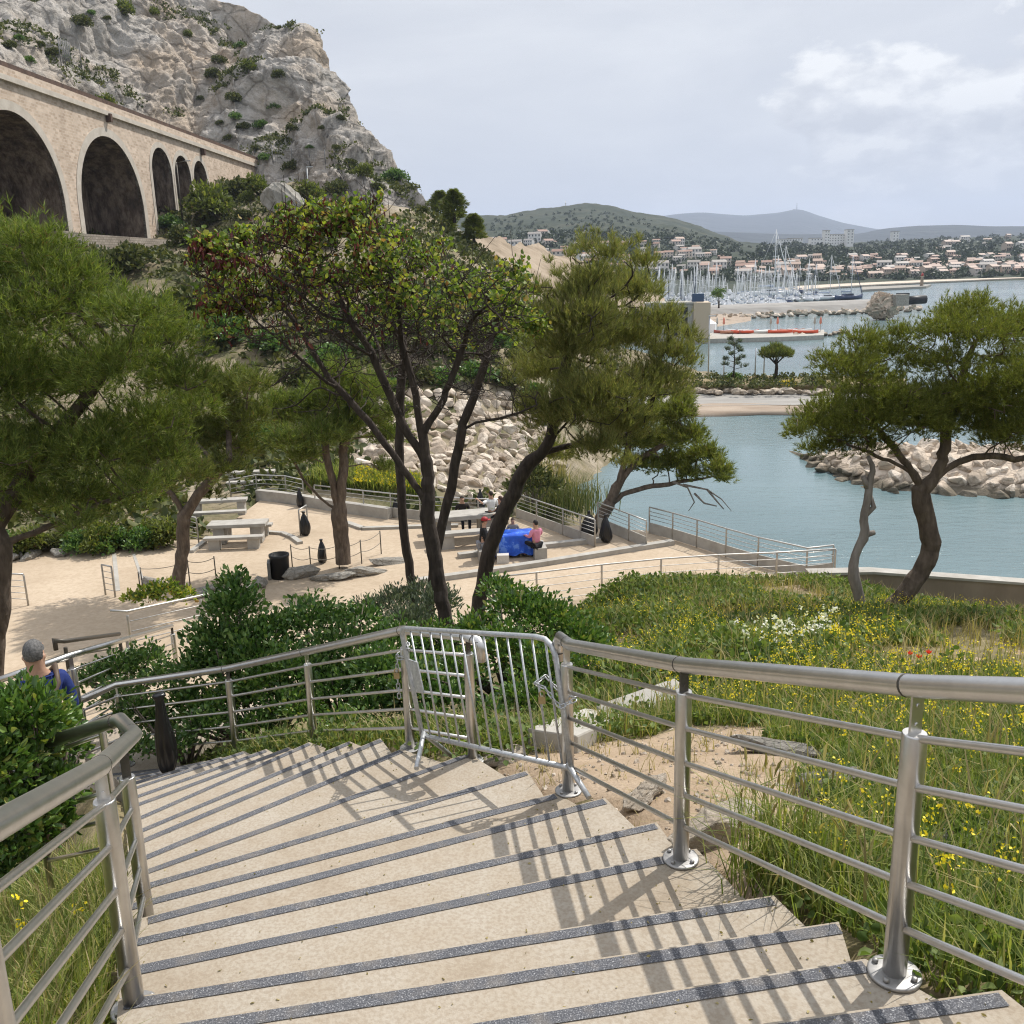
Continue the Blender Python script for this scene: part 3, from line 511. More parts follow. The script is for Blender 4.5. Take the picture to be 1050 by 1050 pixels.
def inside(poly, x, y):
    x = np.asarray(x); y = np.asarray(y); c = np.zeros(x.shape, bool); n = len(poly)
    for i in range(n):
        x0, y0 = poly[i][0], poly[i][1]; x1, y1 = poly[(i+1) % n][0], poly[(i+1) % n][1]
        if y0 == y1: continue
        c ^= ((y0 > y) != (y1 > y)) & (x < (x1-x0)*(y-y0)/(y1-y0)+x0)
    return c
STEPS_POLY = [NOS[k][1] for k in KS]+LAND[2:]+[NOS[k][0] for k in KS[::-1]]
TREADS = []
for k in KS[1:]: TREADS.append((zk(k), [NOS[k-1][0], NOS[k-1][1], NOS[k][1], NOS[k][0]]))
TREADS.append((LANDZ, LAND))
def vnoise(x, y, sc, seed=0.0, oct=3):
    return np.array([noise.fractal(V((a*sc, b*sc, seed)), .9, 2.1, oct) for a, b in zip(np.ravel(x), np.ravel(y))]).reshape(np.shape(x))
gx = np.arange(-16, 24.01, .16); gy = np.arange(-5, 23.6, .16); GX, GY = np.meshgrid(gx, gy)
GZ = near(GX, GY)+.05*vnoise(GX, GY, .9)+.02*vnoise(GX, GY, 4.0, 3)
EDGE_Y = 20.35
def edge_y(x): return np.where(x > 1.0, EDGE_Y-.02*(x-7)**2*(x < 7)*.5, 99)
GZ = np.where(GY > edge_y(GX), TER-.4, GZ)
GZ = np.where((GX < 1.2) & (GY > 21), np.minimum(GZ, TER-.15), GZ)
for z, pl in TREADS:
    xs = [p.x for p in pl]; ys = [p.y for p in pl]; msk = (GX > min(xs)-.1) & (GX < max(xs)+.1) & (GY > min(ys)-.1) & (GY < max(ys)+.1)
    ins = inside(pl, GX, GY); GZ = np.where(ins & msk, np.minimum(GZ, z-.25), GZ)
DIRT = [at_z(*p) for p in ((470, 800, -3.7), (560, 770, -3.75), (640, 742, -3.8), (700, 728, -3.85), (770, 735, -3.8), (815, 770, -3.5), (850, 800, -3.3), (835, 850, -3.0), (780, 905, -2.75), (690, 860, -2.8), (600, 805, -3.3))]
ny, nx = GX.shape; idx = np.arange(nx*ny).reshape(ny, nx)
quads = np.stack([idx[:-1, :-1], idx[:-1, 1:], idx[1:, 1:], idx[1:, :-1]], -1).reshape(-1, 4)
cxs = GX.ravel()[quads].mean(1); cys = GY.ravel()[quads].mean(1)
wob = .18*vnoise(cxs, cys, 2.2, 9)
mi = inside(DIRT, cxs+wob, cys+wob).astype(int)
soil = vnoise(cxs, cys, .55, 21); mi = np.where((soil > .42) & (cys > 8) & (cxs > .5), 1, mi)
ground = link('ground', np_mesh('ground', np.stack([GX, GY, GZ], -1), 4, quads, [M['earth'], M['dirt']], True, mi)); tag(ground, kind='structure')
GT = BVHTree.FromPolygons([tuple(v) for v in np.stack([GX, GY, GZ], -1).reshape(-1, 3)], [tuple(q) for q in quads.tolist()])
def gz(x, y):
    """height of the near ground (vectorised, bilinear)"""
    x = np.asarray(x, float); y = np.asarray(y, float); fx = np.clip((x-gx[0])/.16, 0, nx-1.001); fy = np.clip((y-gy[0])/.16, 0, ny-1.001); i = fx.astype(int); j = fy.astype(int); a = fx-i; b = fy-j
    return GZ[j, i]*(1-a)*(1-b)+GZ[j, i+1]*a*(1-b)+GZ[j+1, i]*(1-a)*b+GZ[j+1, i+1]*a*b
def on_ground(px, py):
    h = GT.ray_cast(V((0, 0, 0)), ray(px, py).normalized()); return h[0] if h[0] else None

# terrace: a thick sand slab above the sea
TP = [V(p) for p in ((-60, 19.2, 0), (1.2, 19.2, 0), (1.3, 20.6, 0), (12.2, 20.6, 0), (11.6, 26, 0))]
TP += [at_z(863, 563, TER+1.0)+V((.2, .2, 0)), at_z(773, 550, TER+1.0), at_z(668, 520, TER+1.0)+V((.2, .3, 0)), at_z(610, 515, TER+1.0), at_z(550, 513, TER+1.0)+V((.2, .3, 0)), at_z(520, 505, TER+1.0), at_z(436, 510, TER+1.0)+V((0, .3, 0)), at_z(345, 503, TER+1.0)+V((0, .3, 0)), at_z(265, 490, TER+1.0), V((-11.5, 34.6, 0)), V((-60, 33.6, 0))]
n = len(TP); mb = MB(); mb.add([V((p.x, p.y, TER)) for p in TP], [tuple(range(n))]); mb.add([V((p.x, p.y, TER-.01)) for p in TP]+[V((p.x, p.y, SEA-1)) for p in TP], [(i, n+i, n+(i+1) % n, (i+1) % n) for i in range(n)], 1)
terrace = tag(mb.build('terrace', [M['sand'], M['conc']]), kind='structure')

# straight lower flight going down to the terrace behind the landing
mb = MB(); N_ = 22
for i in range(N_):
    y0 = 10.6+i*.40; z = LANDZ-.165*(i+1); mb.box((-5.6-i*.06, y0+.21, z-.35), (2.9, .42, .7))
tag(mb.build('lower_stairs', M['step']), kind='structure')

# ------------------------------------------------------------------ railings
def railing(label, posts, h=1.03, hand=None, rails=(.88, .71, .53, .36, .19), pr=.039, hr=.0375, rr=.0135, mat='steel', cat='railing', detail=True, capz=.90, panel=None, ends=None, seg=16, group=None):
    """posts: base points. Handrail runs over them; hand = own handrail path"""
    B = [V(p) for p in posts]; root = empty('railing', B[0], label, cat, group); o0 = B[0]; mt = M[mat]
    for i, b in enumerate(B):
        p = b-o0; mb = MB()
        mb.tube([p+V((0, 0, .0)), p+V((0, 0, capz-.006)), p+V((0, 0, capz))], [pr, pr, pr*.94], seg)
        po = mb.build('post', mt, root)
        if detail:
            fl = MB(); fl.lathe([(.088, .0), (.088, .010), (.082, .013), (.045, .0135)], p+V((0, 0, .002)), 22)
            for q in range(4):
                a = pi/4+q*pi/2; fl.lathe([(.011, .0), (.011, .012), (.006, .016)], p+V((.067*cos(a), .067*sin(a), .014)), 6)
            fl.build('flange', M['flange'], po)
            nb = B[i+1] if i < len(B)-1 else B[i-1]; dd = (nb-b); an = atan2(dd.y, dd.x)
            hh = ((V(hand[1+i])-b).z if hand and len(hand) > i+1 and False else h+.02)-capz-.02; br = MB(); br.box(p+V((0, 0, capz+hh/2)), (.044, .009, hh), an+pi/2)
            for q in (.03, .095): br.tube([p+V((0, 0, capz+q))+V((cos(an), sin(an), 0))*.0085*s for s in (-1, 1)], .0065, 8)
            br.build('bracket', M['dark_metal'] if i % 3 == 0 else mt, po)
    path = [V(p)-o0 for p in hand] if hand else [b-o0+V((0, 0, h)) for b in B]
    hb = MB(); hb.tube(path, hr, seg)
    ho = hb.build('handrail', mt, root)
    if detail:
        for i in range(1, len(path)-1):
            t = (path[i+1]-path[i-1]).normalized(); c = path[i]+(path[i+1]-path[i]).normalized()*.05
            MB().tube([c-t*.004, c+t*.004], hr+.0012, seg).build('joint', M['dark_metal'], ho)
    bp = [b-o0 for b in B]
    if ends: 
        if ends[0] is not None: bp = [V(ends[0])-o0]+bp
        if ends[1] is not None: bp = bp+[V(ends[1])-o0]
    for zr in rails: MB().tube([p+V((0, 0, zr)) for p in bp], rr, 8 if detail else 6).build('rail', mt, root)
    if panel:
        mb = MB()
        for a, b in zip(bp[:-1], bp[1:]): mb.beam(a+V((0, 0, panel)), b+V((0, 0, panel)), .04, panel-.02)
        mb.build('lower_panel', M['conc'], root)
    return root
def jl(p, z): return V((p[0], p[1], z))
R1 = V((1.25, 2.712, zk(1)+.0)); R0 = V((1.62, 1.31, -1.75)); R2 = V((.781, 4.082, zk(4))); R3 = V((.318, 5.548, zk(7)))
Rm1 = V((2.0, -.2, -1.12))
e3 = R3+V((0, 0, 1.05))
railing('steel handrail fence on the sunny garden side of the stairs', [Rm1, R0, R1, R2, R3], hand=[Rm1+V((0, 0, 1.03)), R0+V((0, 0, 1.05)), R1+V((0, 0, 1.058)), R2+V((0, 0, 1.03)), e3+V((.02, -.06, 0)), e3+V((-.035, .06, .0)), e3+V((-.05, .085, -.05)), e3+V((-.05, .085, -.16))])
F0 = V((-.357, 6.631, -3.66)); F1 = V((-.898, 7.143, zk(10)-.03)); F2 = V((-2.026, 8.557, zk(15)+.05)); F3 = V((-3.058, 9.32, zk(18)+.05))
F4 = at_z(119, 702, LANDZ+1.03); F4 = jl(F4, LANDZ); F5 = at_z(82, 719, LANDZ+1.0); F5 = jl(F5, LANDZ)
t0 = F0+V((0, 0, 1.03))
railing('steel handrail fence curving down the shrub side of the stairs', [F0, F1, F2, F3, F4, F5], hand=[t0+V((.10, -.09, -.16)), t0+V((.10, -.09, -.05)), t0+V((.075, -.068, -.01)), t0, F1+V((0, 0, 1.05)), F2+V((0, 0, 1.03)), F3+V((0, 0, 1.03)), F4+V((0, 0, 1.03)), F5+V((0, 0, 1.0))])
L1 = V((-1.498, 3.059, -2.70)); L2 = V((-2.019, 4.399, -3.36)); L0 = V((-1.2, 1.8, -2.19)); Lm = V((-.88, .45, -1.64))
c1 = at_y(138, 753, 4.42); c2 = at_y(123, 738, 4.62); c3 = at_y(52, 760, 4.95)
railing('steel handrail fence with sharp corner on the bush side of the stairs', [Lm, L0, L1, L2], h=1.03, hand=[Lm+V((0, 0, 1.03)), L0+V((0, 0, 1.03)), L1+V((0, 0, 1.03)), c1, c2, c3], ends=(None, c2-V((0, 0, 1.02))))
# second post pair behind the corner
b2 = V((c2.x, c2.y+.1, c2.z-1.02))
b2 = b2+V((-.16, .02, 0)); railing('short steel railing turning away into the glossy bush', [b2, V((c3.x-.25, c3.y+.2, c3.z-1.1))], hand=[b2+V((0, 0, .93)), V((c3.x-.25, c3.y+.2, c3.z-.12))], h=.95, pr=.02, hr=.02, detail=False)
# railing of the lower flight
g0 = at_y(0, 697, 9.3); g1 = at_y(72, 672, 9.7); g2 = at_y(130, 655, 13.0); g3 = at_y(176, 642, 16.5); H = 1.05
railing('steel handrail fence of the lower flight behind the man in blue', [g0-V((0, 0, H)), g1-V((0, 0, H)), g2-V((0, 0, H)), g3-V((0, 0, H))], h=H, pr=.045)
d0 = at_y(56, 657, 13.5); d1 = at_y(66, 657.5, 13.6); d2 = at_y(122, 650, 15.5)
railing('dark bronze handrail among thin dry stems below the landing', [d1-V((0, 0, 1)), d2-V((0, 0, 1))], hand=[d0+V((0, 0, -.15)), d0, d1, d2], mat='dark_metal', rails=(.75, .5, .25), detail=False, pr=.03, hr=.035, h=1.0)
h0 = at_y(113, 626, 20.5); h1 = at_y(130, 627, 20.6); h2 = at_y(205, 611, 22.5); h3 = at_y(262, 600, 24)
railing('weathered handrail along the terrace edge behind the shrubs', [h1-V((0, 0, 1)), h2-V((0, 0, 1)), h3-V((0, 0, 1))], hand=[h0, h1, h2, h3], mat='steel_far', rails=(.75, .5, .25), detail=False, pr=.032, hr=.03)
def far_rail(label, tops, h=1.0, **k):
    P = [at_z(px, py, TER+h) for px, py in tops]; P = [V((p.x, p.y, TER)) for p in P]
    k.setdefault('rails', (.80, .60, .40, .22)); k.setdefault('mat', 'steel_far')
    return railing(label, P, h=h, detail=False, capz=h-.02, pr=.03, hr=.028, rr=.012, seg=8, **k), P
far_rail('long low railing along the near edge of the sand court', [(490, 594), (550, 587), (617, 579), (678, 573), (737, 569), (797, 566.5), (857, 563)], rails=(.78, .56, .34, .12))
far_rail('seaward railing descending to the terrace corner', [(855, 559), (828, 562), (778, 551), (745, 542), (715, 533), (690, 526), (666, 520)], panel=.42, rails=(.84, .70, .56))
far_rail('short railing span between two gaps on the sea side', [(663, 534), (645, 527), (613, 515)], panel=.42, rails=(.84, .70, .56))
far_rail('sea side railing behind the black rubbish bags', [(610, 533), (595, 528), (577, 522), (550, 513), (529, 506)], panel=.40, rails=(.84, .70, .56))
far_rail('terrace railing in front of the bright grass strip', [(520, 512), (490, 511.5), (460, 510.5), (430, 509), (400, 506), (372, 503), (345, 500), (322, 497.5)], panel=.42, rails=(.82, .66))
far_rail('railing beside the ramp at the far corner of the terrace', [(310, 492), (292, 488), (262, 487), (235, 492)], rails=(.8, .6, .4, .2))
for nm, p_, q_ in (('short railing stub beside the pine trunk at the frame edge', (0, 588), (24, 589)), ('short railing stub on the sand beside the kerb', (104, 579), (114, 581)), ('short railing stub by the bench table', (306, 523), (314, 518)), ('short railing stub left of the trunk by the stone benches', (201, 531), (188, 528))):
    far_rail(nm, [p_, q_], rails=(.8, .6, .4, .2), group='short railing stubs on the sand')

# ------------------------------------------------------------------ crowd barrier chained across the gap
TL = at_y(411, 644, 6.80); TR = at_y(567, 654, 5.62); BL = at_y(433, 754, 6.56); BR = at_y(586, 788, 5.42)
bar = empty('crowd_barrier', (BL+BR)/2, 'galvanised crowd barrier chained across the gap in the stair railing', 'barrier'); o0 = (BL+BR)/2
def bq(s, t): return (BL.lerp(BR, s).lerp(TL.lerp(TR, s), t))-o0
mb = MB(); mb.tube([bq(0, 0), bq(0, .5), bq(0, .93), bq(.012, .985), bq(.04, 1), bq(.5, 1), bq(.90, 1), bq(.955, .985), bq(.985, .94), bq(1, .86), bq(1, .5), bq(1, 0)], .0185, 12)
mb.tube([bq(0, 0), bq(1, 0)], .0185, 12); mb.build('frame', M['galv'], bar)
for i in range(13):
    s = (i+.9)/13.6; MB().tube([bq(s, .0), bq(s+.006, .985)], .0075, 8).build('upright', M['galv'], bar)
nb = (BR-BL).cross(TL-BL).normalized(); nb.z = 0
if nb.y > 0: nb = -nb
nb.normalize()
for s, e1, e2 in ((.015, (427, 788), (463, 775)), (.985, (604, 818), None)):
    a = bq(s, 0)+o0; mb = MB()
    if e2: p = at_z(*e1, zk(8)+.02); q = at_z(*e2, zk(10)+.03)
    else: p = at_z(*e1, zk(6)+.0); q = p+V((-.12, .62, -.16))
    mb.tube([p-o0, bq(s, .02), q-o0], .0185, 10); mb.build('foot', M['galv'], bar)
mb = MB(); a = bq(.03, .72); b = bq(.095, .70); c = bq(.10, .42); d = bq(.045, .42); k = nb*.012
mb.add([a+k, b+k, c+k, d+k, a+k*2, b+k*2, c+k*2, d+k*2], [(0, 1, 2, 3), (7, 6, 5, 4), (0, 4, 5, 1), (1, 5, 6, 2), (2, 6, 7, 3), (3, 7, 4, 0)]); mb.build('tag_plate', M['galv'], bar)
def chain(label, pts, padlock):
    o0 = V(pts[0]); mb = MB(); P = [V(p)-o0 for p in pts]; 
    seg = []; 
    for a, b in zip(P[:-1], P[1:]):
        n_ = max(1, int((b-a).length/.036))
        for i in range(n_): seg.append((a.lerp(b, i/n_), a.lerp(b, (i+1)/n_)))
    for i, (a, b) in enumerate(seg):
        t = (b-a).normalized(); s = t.cross(V((0, 0, 1)) if i % 2 else V((1, .3, .2))).normalized()*.013; m_ = (a+b)/2; hl = (b-a)*.68
        mb.tube([m_-hl, m_-hl*.6+s, m_+hl*.6+s, m_+hl, m_+hl*.6-s, m_-hl*.6-s, m_-hl], .0045, 6)
    o = mb.build('chain', M['galv']); o.location = o0; tag(o, label, 'chain')
    pm = MB(); p = V(padlock)-o0; pm.box(p, (.045, .022, .05)); pm.tube([p+V((-.015, 0, .02)), p+V((-.015, 0, .05)), p+V((0, 0, .062)), p+V((.015, 0, .05)), p+V((.015, 0, .02))], .005, 8); po = pm.build('padlock', mat_plain('brass_padlock', (.45, .36, .2), rough=.4, metallic=.8), o)
    return o
pr = R3+V((-.05, -.02, .62)); q = bq(.97, .66)+o0
chain('steel chain with padlock tying the barrier to the garden side post', [pr+V((.1, -.04, .06)), pr+V((.0, -.06, .02)), q+V((-.06, -.05, -.02)), q+V((-.12, 0, -.01)), q+V((-.05, .05, .02)), pr+V((.02, .06, .05)), pr+V((.1, -.04, .08))], q+V((-.08, -.05, -.10)))
pr = F1+V((0, 0, .80)); q = bq(.0, .82)+o0
chain('steel chain looped round the shrub side post and the barrier', [pr+V((-.06, -.03, .02)), pr+V((.0, -.06, .03)), q+V((.03, -.03, .0)), q+V((.02, .04, .02)), pr+V((0, .06, .04)), pr+V((-.06, 0, .04)), pr+V((-.07, -.02, -.12)), pr+V((-.06, -.05, -.32))], pr+V((-.07, -.05, -.12)))

# ------------------------------------------------------------------ kerbs, walls, rocks beside the stairs
def drape(p, dz=0): return V((p.x, p.y, float(gz(p.x, p.y))+dz))
mb = MB(); a = on_ground(486, 792); b = on_ground(566, 770); c = on_ground(620, 748); d = on_ground(702, 722)
for p, q in ((b, c), (c, d)): mb.beam(drape(p, .17), drape(q, .20), .42, .6)
k_ = mb.build('kerb', M['conc']); bevel(k_, .02); tag(k_, 'pale concrete kerb edging the sandy dirt beyond the barrier', 'kerb')
WY = EDGE_Y-.1
wl = [at_y(828, 588, WY), at_y(893, 586.5, WY), at_y(1052, 598, WY), at_y(1300, 616, WY)]
mb = MB()
for p, q in zip(wl[:-1], wl[1:]): mb.beam(p, q, .3, 1.8)
w_ = mb.build('garden_wall', M['conc_brown']); tag(w_, 'brown rendered parapet wall behind the twisted pine above the sea', 'wall')
cb = MB()
for p, q in zip(wl[:-1], wl[1:]): cb.beam(p+V((0, 0, .06)), q+V((0, 0, .06)), .36, .058)
cb.build('coping', M['conc'], w_)

def hull_rock(name, seed, n=16, sub=2, squash=(1, .8, .6), rough=.05, mat='boulder', bev=.06):
    rnd = random.Random(seed); bm = bmesh.new()
    for i in range(n):
        v = V((rnd.gauss(0, 1), rnd.gauss(0, 1), rnd.gauss(0, 1))).normalized()*rnd.uniform(.8, 1.05); bm.verts.new((v.x*squash[0], v.y*squash[1], v.z*squash[2]))
    r = bmesh.ops.convex_hull(bm, input=bm.verts); bmesh.ops.delete(bm, geom=[g for g in set(r['geom_interior']+r['geom_unused']) if isinstance(g, bmesh.types.BMVert)], context='VERTS')
    bmesh.ops.dissolve_limit(bm, angle_limit=radians(16), verts=bm.verts, edges=bm.edges)
    bmesh.ops.bevel(bm, geom=bm.edges[:], offset=bev, segments=2, affect='EDGES', profile=.6)
    bmesh.ops.triangulate(bm, faces=bm.faces)
    if sub:
        bmesh.ops.subdivide_edges(bm, edges=bm.edges, cuts=sub, use_grid_fill=True)
        for v in bm.verts: v.co += v.co.normalized()*rough*noise.fractal(v.co*2.3+V((seed, 0, 0)), .9, 2, 4)
    me = bpy.data.meshes.new(name); bm.to_mesh(me); bm.free(); me.materials.append(M[mat]); return me
CREAM = [hull_rock('rock', 500+i, n=18, sub=3, squash=(1, .8, .6), rough=.10, mat='cream', bev=.05) for i in range(3)]
ROCKM = [hull_rock('boulder', 100+i, squash=(1, random.uniform(.65, .95), random.uniform(.55, .8))) for i in range(10)]
NEARROCK = [hull_rock('rock', 300+i, n=18, sub=4, squash=(1, .75, .5), rough=.10, mat='rock', bev=.04) for i in range(4)]
def rock(me, loc, s, rz, label, group=None, name='rock', cat='rock', mat=None):
    o = link(name, me); o.location = loc; o.scale = s if hasattr(s, '__len__') else (s,)*3; o.rotation_euler = (random.uniform(-.2, .2), random.uniform(-.2, .2), rz); return tag(o, label, cat, group)
for (px, py), s, rz, lab, mt in (((735, 862), (.34, .20, .22), .5, 'pale cream rock at the foot of the second railing post', 1), ((660, 822), (.26, .13, .12), .9, 'long cream rock against the broken stair edge by the barrier foot', 1),
        ((792, 772), (.40, .20, .17), -.5, 'grey slab of rock lying on the sandy patch below the weeds', 0), ((850, 812), (.30, .18, .20), .2, 'grey pointed rock half hidden by grass beyond the second railing post', 0), ((520, 779), (.22, .14, .10), .3, 'rounded pale stone end beneath the barrier', 1), ((1010, 866), (.45, .22, .12), .1, 'flat pale rock under the weeds at the frame edge', 0), ((720, 905), (.16, .10, .10), 1.2, 'small cream stone beside the post flange', 1), ((655, 712), (.30, .22, .14), 1.2, 'low pale stone on the bare soil past the round bush', 0), ((800, 700), (.35, .2, .12), .3, 'pale stone lying among yellow flowers below the railing', 0), ((870, 690), (.5, .16, .10), .1, 'long pale stone in the grass behind the poppies', 0)):
    p = on_ground(px, py)
    if p is None: continue
    o = rock(random.choice(CREAM) if mt else random.choice(NEARROCK), p+V((0, 0, s[2]*.35)), s, rz, lab)

# ------------------------------------------------------------------ things on the terrace
def ct(px, py): p = at_z(px, py, TER); return p
def picnic(px, py, rz, label, s=1.0, benches=True):
    p = ct(px, py); root = empty('picnic_table', p, label, 'table', None, rz)
    mb = MB().box((0, 0, .72*s), (2.15*s, .80*s, .13*s)); bevel(mb.build('tabletop', M['conc'], root), .02)
    for x in (-.68, .68): bevel(MB().box((x*s, 0, .325*s), (.42*s, .55*s, .65*s)).build('support', M['conc'], root), .02)
    if benches:
        for y in (-.85, .85):
            b = MB().box((0, y*s, .42*s), (2.15*s, .36*s, .10*s)).build('bench_seat', M['conc'], root); bevel(b, .015)
            for x in (-.7, .7): MB().box((x*s, y*s, .185*s), (.40*s, .28*s, .37*s)).build('bench_support', M['conc'], b)
    return root
def heavy_bench(px, py, rz, label):
    p = ct(px, py); root = empty('stone_bench', p, label, 'bench', None, rz)
    bevel(MB().box((0, 0, .62), (2.3, .5, .12)).build('seat', M['conc'], root), .02)
    for x in (-.9, .9): MB().box((x, 0, .28), (.3, .42, .56)).build('support', M['conc'], root)
    bevel(MB().box((.1, -.75, .30), (2.2, .36, .10)).build('lower_seat', M['conc'], root), .02)
    return root
picnic(246, 556, radians(3), 'pale concrete picnic table with two benches between the pine trunks', 1.0)
heavy_bench(226, 528, radians(6), 'pale concrete bench with step seat behind the picnic table', )
heavy_bench(258, 497, radians(4), 'far concrete bench by the ramp railing above the terrace corner')
picnic(478, 552, radians(12), 'long concrete picnic table behind the dark trunks beside the leaning tree', 1.25)
# blue table
root = empty('picnic_table', BT, 'concrete picnic table hidden under the bright blue cloth', 'table', None, radians(6))
MB().box((0, 0, .72), (1.35, .8, .12)).build('tabletop', M['conc'], root)
for x in (-.4, .4): MB().box((x, 0, .33), (.4, .5, .66)).build('support', M['conc'], root)
for x in (-1.02, .86): MB().box((x, -.35, .21), (.42, 1.0, .42)).build('end_seat', M['conc'], root)
def cloth_mesh(w, d, h, z):
    vs = []; fs = []; n_ = 72; m_ = 7
    per = []
    for i in range(n_):
        t = i/n_*4; s_ = t % 1; c_ = [(-1, -1), (1, -1), (1, 1), (-1, 1)]; a_ = c_[int(t)]; b_ = c_[(int(t)+1) % 4]; per.append((a_[0]+(b_[0]-a_[0])*s_, a_[1]+(b_[1]-a_[1])*s_))
    for j in range(m_+1):
        f_ = j/m_
        for i, (x, y) in enumerate(per):
            k_ = 1+f_*.06+f_*.05*sin(i*2.1)+f_*.03*sin(i*5.3+1); vs.append((x*w/2*k_, y*d/2*k_, z-f_*h*(1+.08*sin(i*.9))))
    for j in range(m_):
        for i in range(n_): fs.append((j*n_+i, j*n_+(i+1) % n_, (j+1)*n_+(i+1) % n_, (j+1)*n_+i))
    fs.append(tuple(range(n_))[::-1]); return vs, fs
vs, fs = cloth_mesh(1.42, .90, .66, .795); o = MB().add(vs, fs, 0, True).build('tablecloth', mat_noise('blue_plastic_cloth', [(.3, (.012, .06, .42)), (.55, (.02, .11, .62)), (.62, (.12, .26, .75))], scale=3.5, detail=3, rough=.35, bump=.6, bscale=7, bdist=.03)); o.location = BT; o.rotation_euler.z = radians(6); tag(o, 'shiny bright blue plastic cloth draped over the terrace table', 'tablecloth')
p = BT+V((-.35, -.85, 0)); MB()
o = MB().box((0, 0, .14), (.42, .30, .28), taper=.95).build('carton', mat_plain('pale_carton', (.55, .52, .47))); o.location = p; tag(o, 'small pale carton on the sand in front of the blue table', 'box')
# bags and bin
def bag_mesh(seed, h=.9, r=.24):
    mb = MB(); prof = [(.05, h), (.075, h*.97), (.03, h*.91), (.05, h*.86), (r*.45, h*.78), (r*.62, h*.66), (r*.85, h*.5), (r, h*.34), (r*1.02, h*.2), (r*.9, h*.08), (r*.6, h*.01), (.04, 0)][::-1]; seg = 44; vs = []; fs = []
    for j, (rr, z) in enumerate(prof):
        for k in range(seg):
            a = 2*pi*k/seg; u_ = z/h; q = 1+.30*noise.noise(V((cos(a)*1.5, sin(a)*1.5, z*2.2+seed)))+.20*noise.noise(V((cos(a)*4, sin(a)*4, z*6+seed)))+(.10+.16*u_)*abs(sin(a*5.5+3*noise.noise(V((a, z*3, seed)))))-.1; vs.append((rr*q*cos(a), rr*q*sin(a)*.8, z))
    for j in range(len(prof)-1):
        for k in range(seg): fs.append((j*seg+k, j*seg+(k+1) % seg, (j+1)*seg+(k+1) % seg, (j+1)*seg+k))
    fs.append(tuple(range(seg))[::-1]); fs.append(tuple((len(prof)-1)*seg+k for k in range(seg)))
    o = mb.add(vs, fs, 0, True).build('bin_bag', M['bagpl']); m = o.modifiers.new('s', 'SUBSURF'); m.levels = 1; m.render_levels = 1; return o
def bag(loc, label, h, r, seed): o = bag_mesh(seed, h, r); o.location = loc; o.rotation_euler.z = seed; return tag(o, label, 'bin bag', 'black bin bags hung around the terrace')
p = at_y(173, 792, 8.9); bag(p, 'large black bin bag hanging on the railing of the upper stairs', .90, .11, 1.0)
for px, py, h, r, lab in ((313, 549, .95, .20, 'black bin bag on the short railing stub right of the picnic table'), (331, 577, .85, .20, 'black bin bag leaning beside the rope fence near the forked pine'), (308, 520, .85, .17, 'black bin bag hung on the railing in the far terrace corner'), (406, 530, .75, .16, 'black bin bag on the railing left of the thin dark trunk'), (493, 523, .9, .22, 'black bag hanging on the railing behind the person in white'), (621, 556, 1.05, .24, 'tall black bin bag at the end of the short railing span')):
    p = ct(px, py); bag(p, lab, h, r, px*.1)
p = ct(602, 553); bag(p+V((.1, .3, 0)), 'bulky black bin bag against the sea side railing right of the pink top', 1.0, .36, 4.4)
p = ct(288, 592); root = empty('litter_bin', p, 'round black litter bin beside a grey rock', 'bin')
MB().lathe([(.30, 0), (.31, .7), (.33, .72), (.33, .80), (.29, .80), (.28, .3), (.02, .28)], (0, 0, 0), 24).build('drum', M['black'], root)
MB().box((-.34, -.05, .3), (.10, .5, .55), .2).build('side_plate', mat_plain('grey_plate', (.14, .14, .13)), root)
# rope fences
def rope_fence(label, pts, h=.85):
    P = [ct(*p) for p in pts]; o0 = P[0]; root = empty('rope_fence', o0, label, 'fence')
    for p in P: MB().tube([p-o0, p-o0+V((0, 0, h))], .02, 8).build('post', M['dark_metal'], root)
    for z in (h-.05, h*.5):
        pa = []
        for a, b in zip(P[:-1], P[1:]):
            for i in range(7): t = i/6; q = a.lerp(b, t)-o0; pa.append(q+V((0, 0, z-.35*t*(1-t))))
        MB().tube(pa, .011, 6).build('rope', M['rope'], root)
rope_fence('sagging rope fence on thin posts round the forked pine', [(300, 583), (319, 585), (348, 583), (371, 578), (391, 568)])
rope_fence('rope fence on thin posts by the single dark pine trunk', [(145, 613), (147, 608), (195, 600), (222, 596)])
# kerb beams on the sand
def court_kerb(label, pts, w=.28, h=.16):
    mb = MB(); P = [ct(*p) for p in pts]
    for a, b in zip(P[:-1], P[1:]): mb.beam(a+V((0, 0, h)), b+V((0, 0, h)), w, h+.05)
    o = mb.build('court_kerb', M['conc']); tag(o, label, 'kerb')
court_kerb('pale kerb of the sand court running past the blue table to the sea railing', [(430, 598), (480, 591), (560, 579), (640, 566), (690, 558)])
court_kerb('pale kerb of the upper sand court behind the pink top', [(470, 572), (555, 562), (620, 555)])
court_kerb('pale curved kerb from picnic table to the railing stub', [(276, 547), (290, 548), (300, 552), (308, 558)], .2, .1)
court_kerb('pale curved kerb left of the picnic table', [(224, 552), (212, 555), (203, 562), (196, 567)], .2, .1)
court_kerb('thin white line kerb crossing the sand at an angle', [(137, 568), (146, 594), (148, 606)], .10, .012)
court_kerb('straight pale kerb strip between the two sand courts', [(117, 568), (121, 606)], .14, .015)
court_kerb('pale kerb in front of the far terrace railing', [(355, 537), (372, 543), (430, 541), (470, 540)], .25, .1)
court_kerb('white curb at the foot of the far corner wall', [(265, 512), (300, 516), (345, 524), (400, 532)], .3, .45)
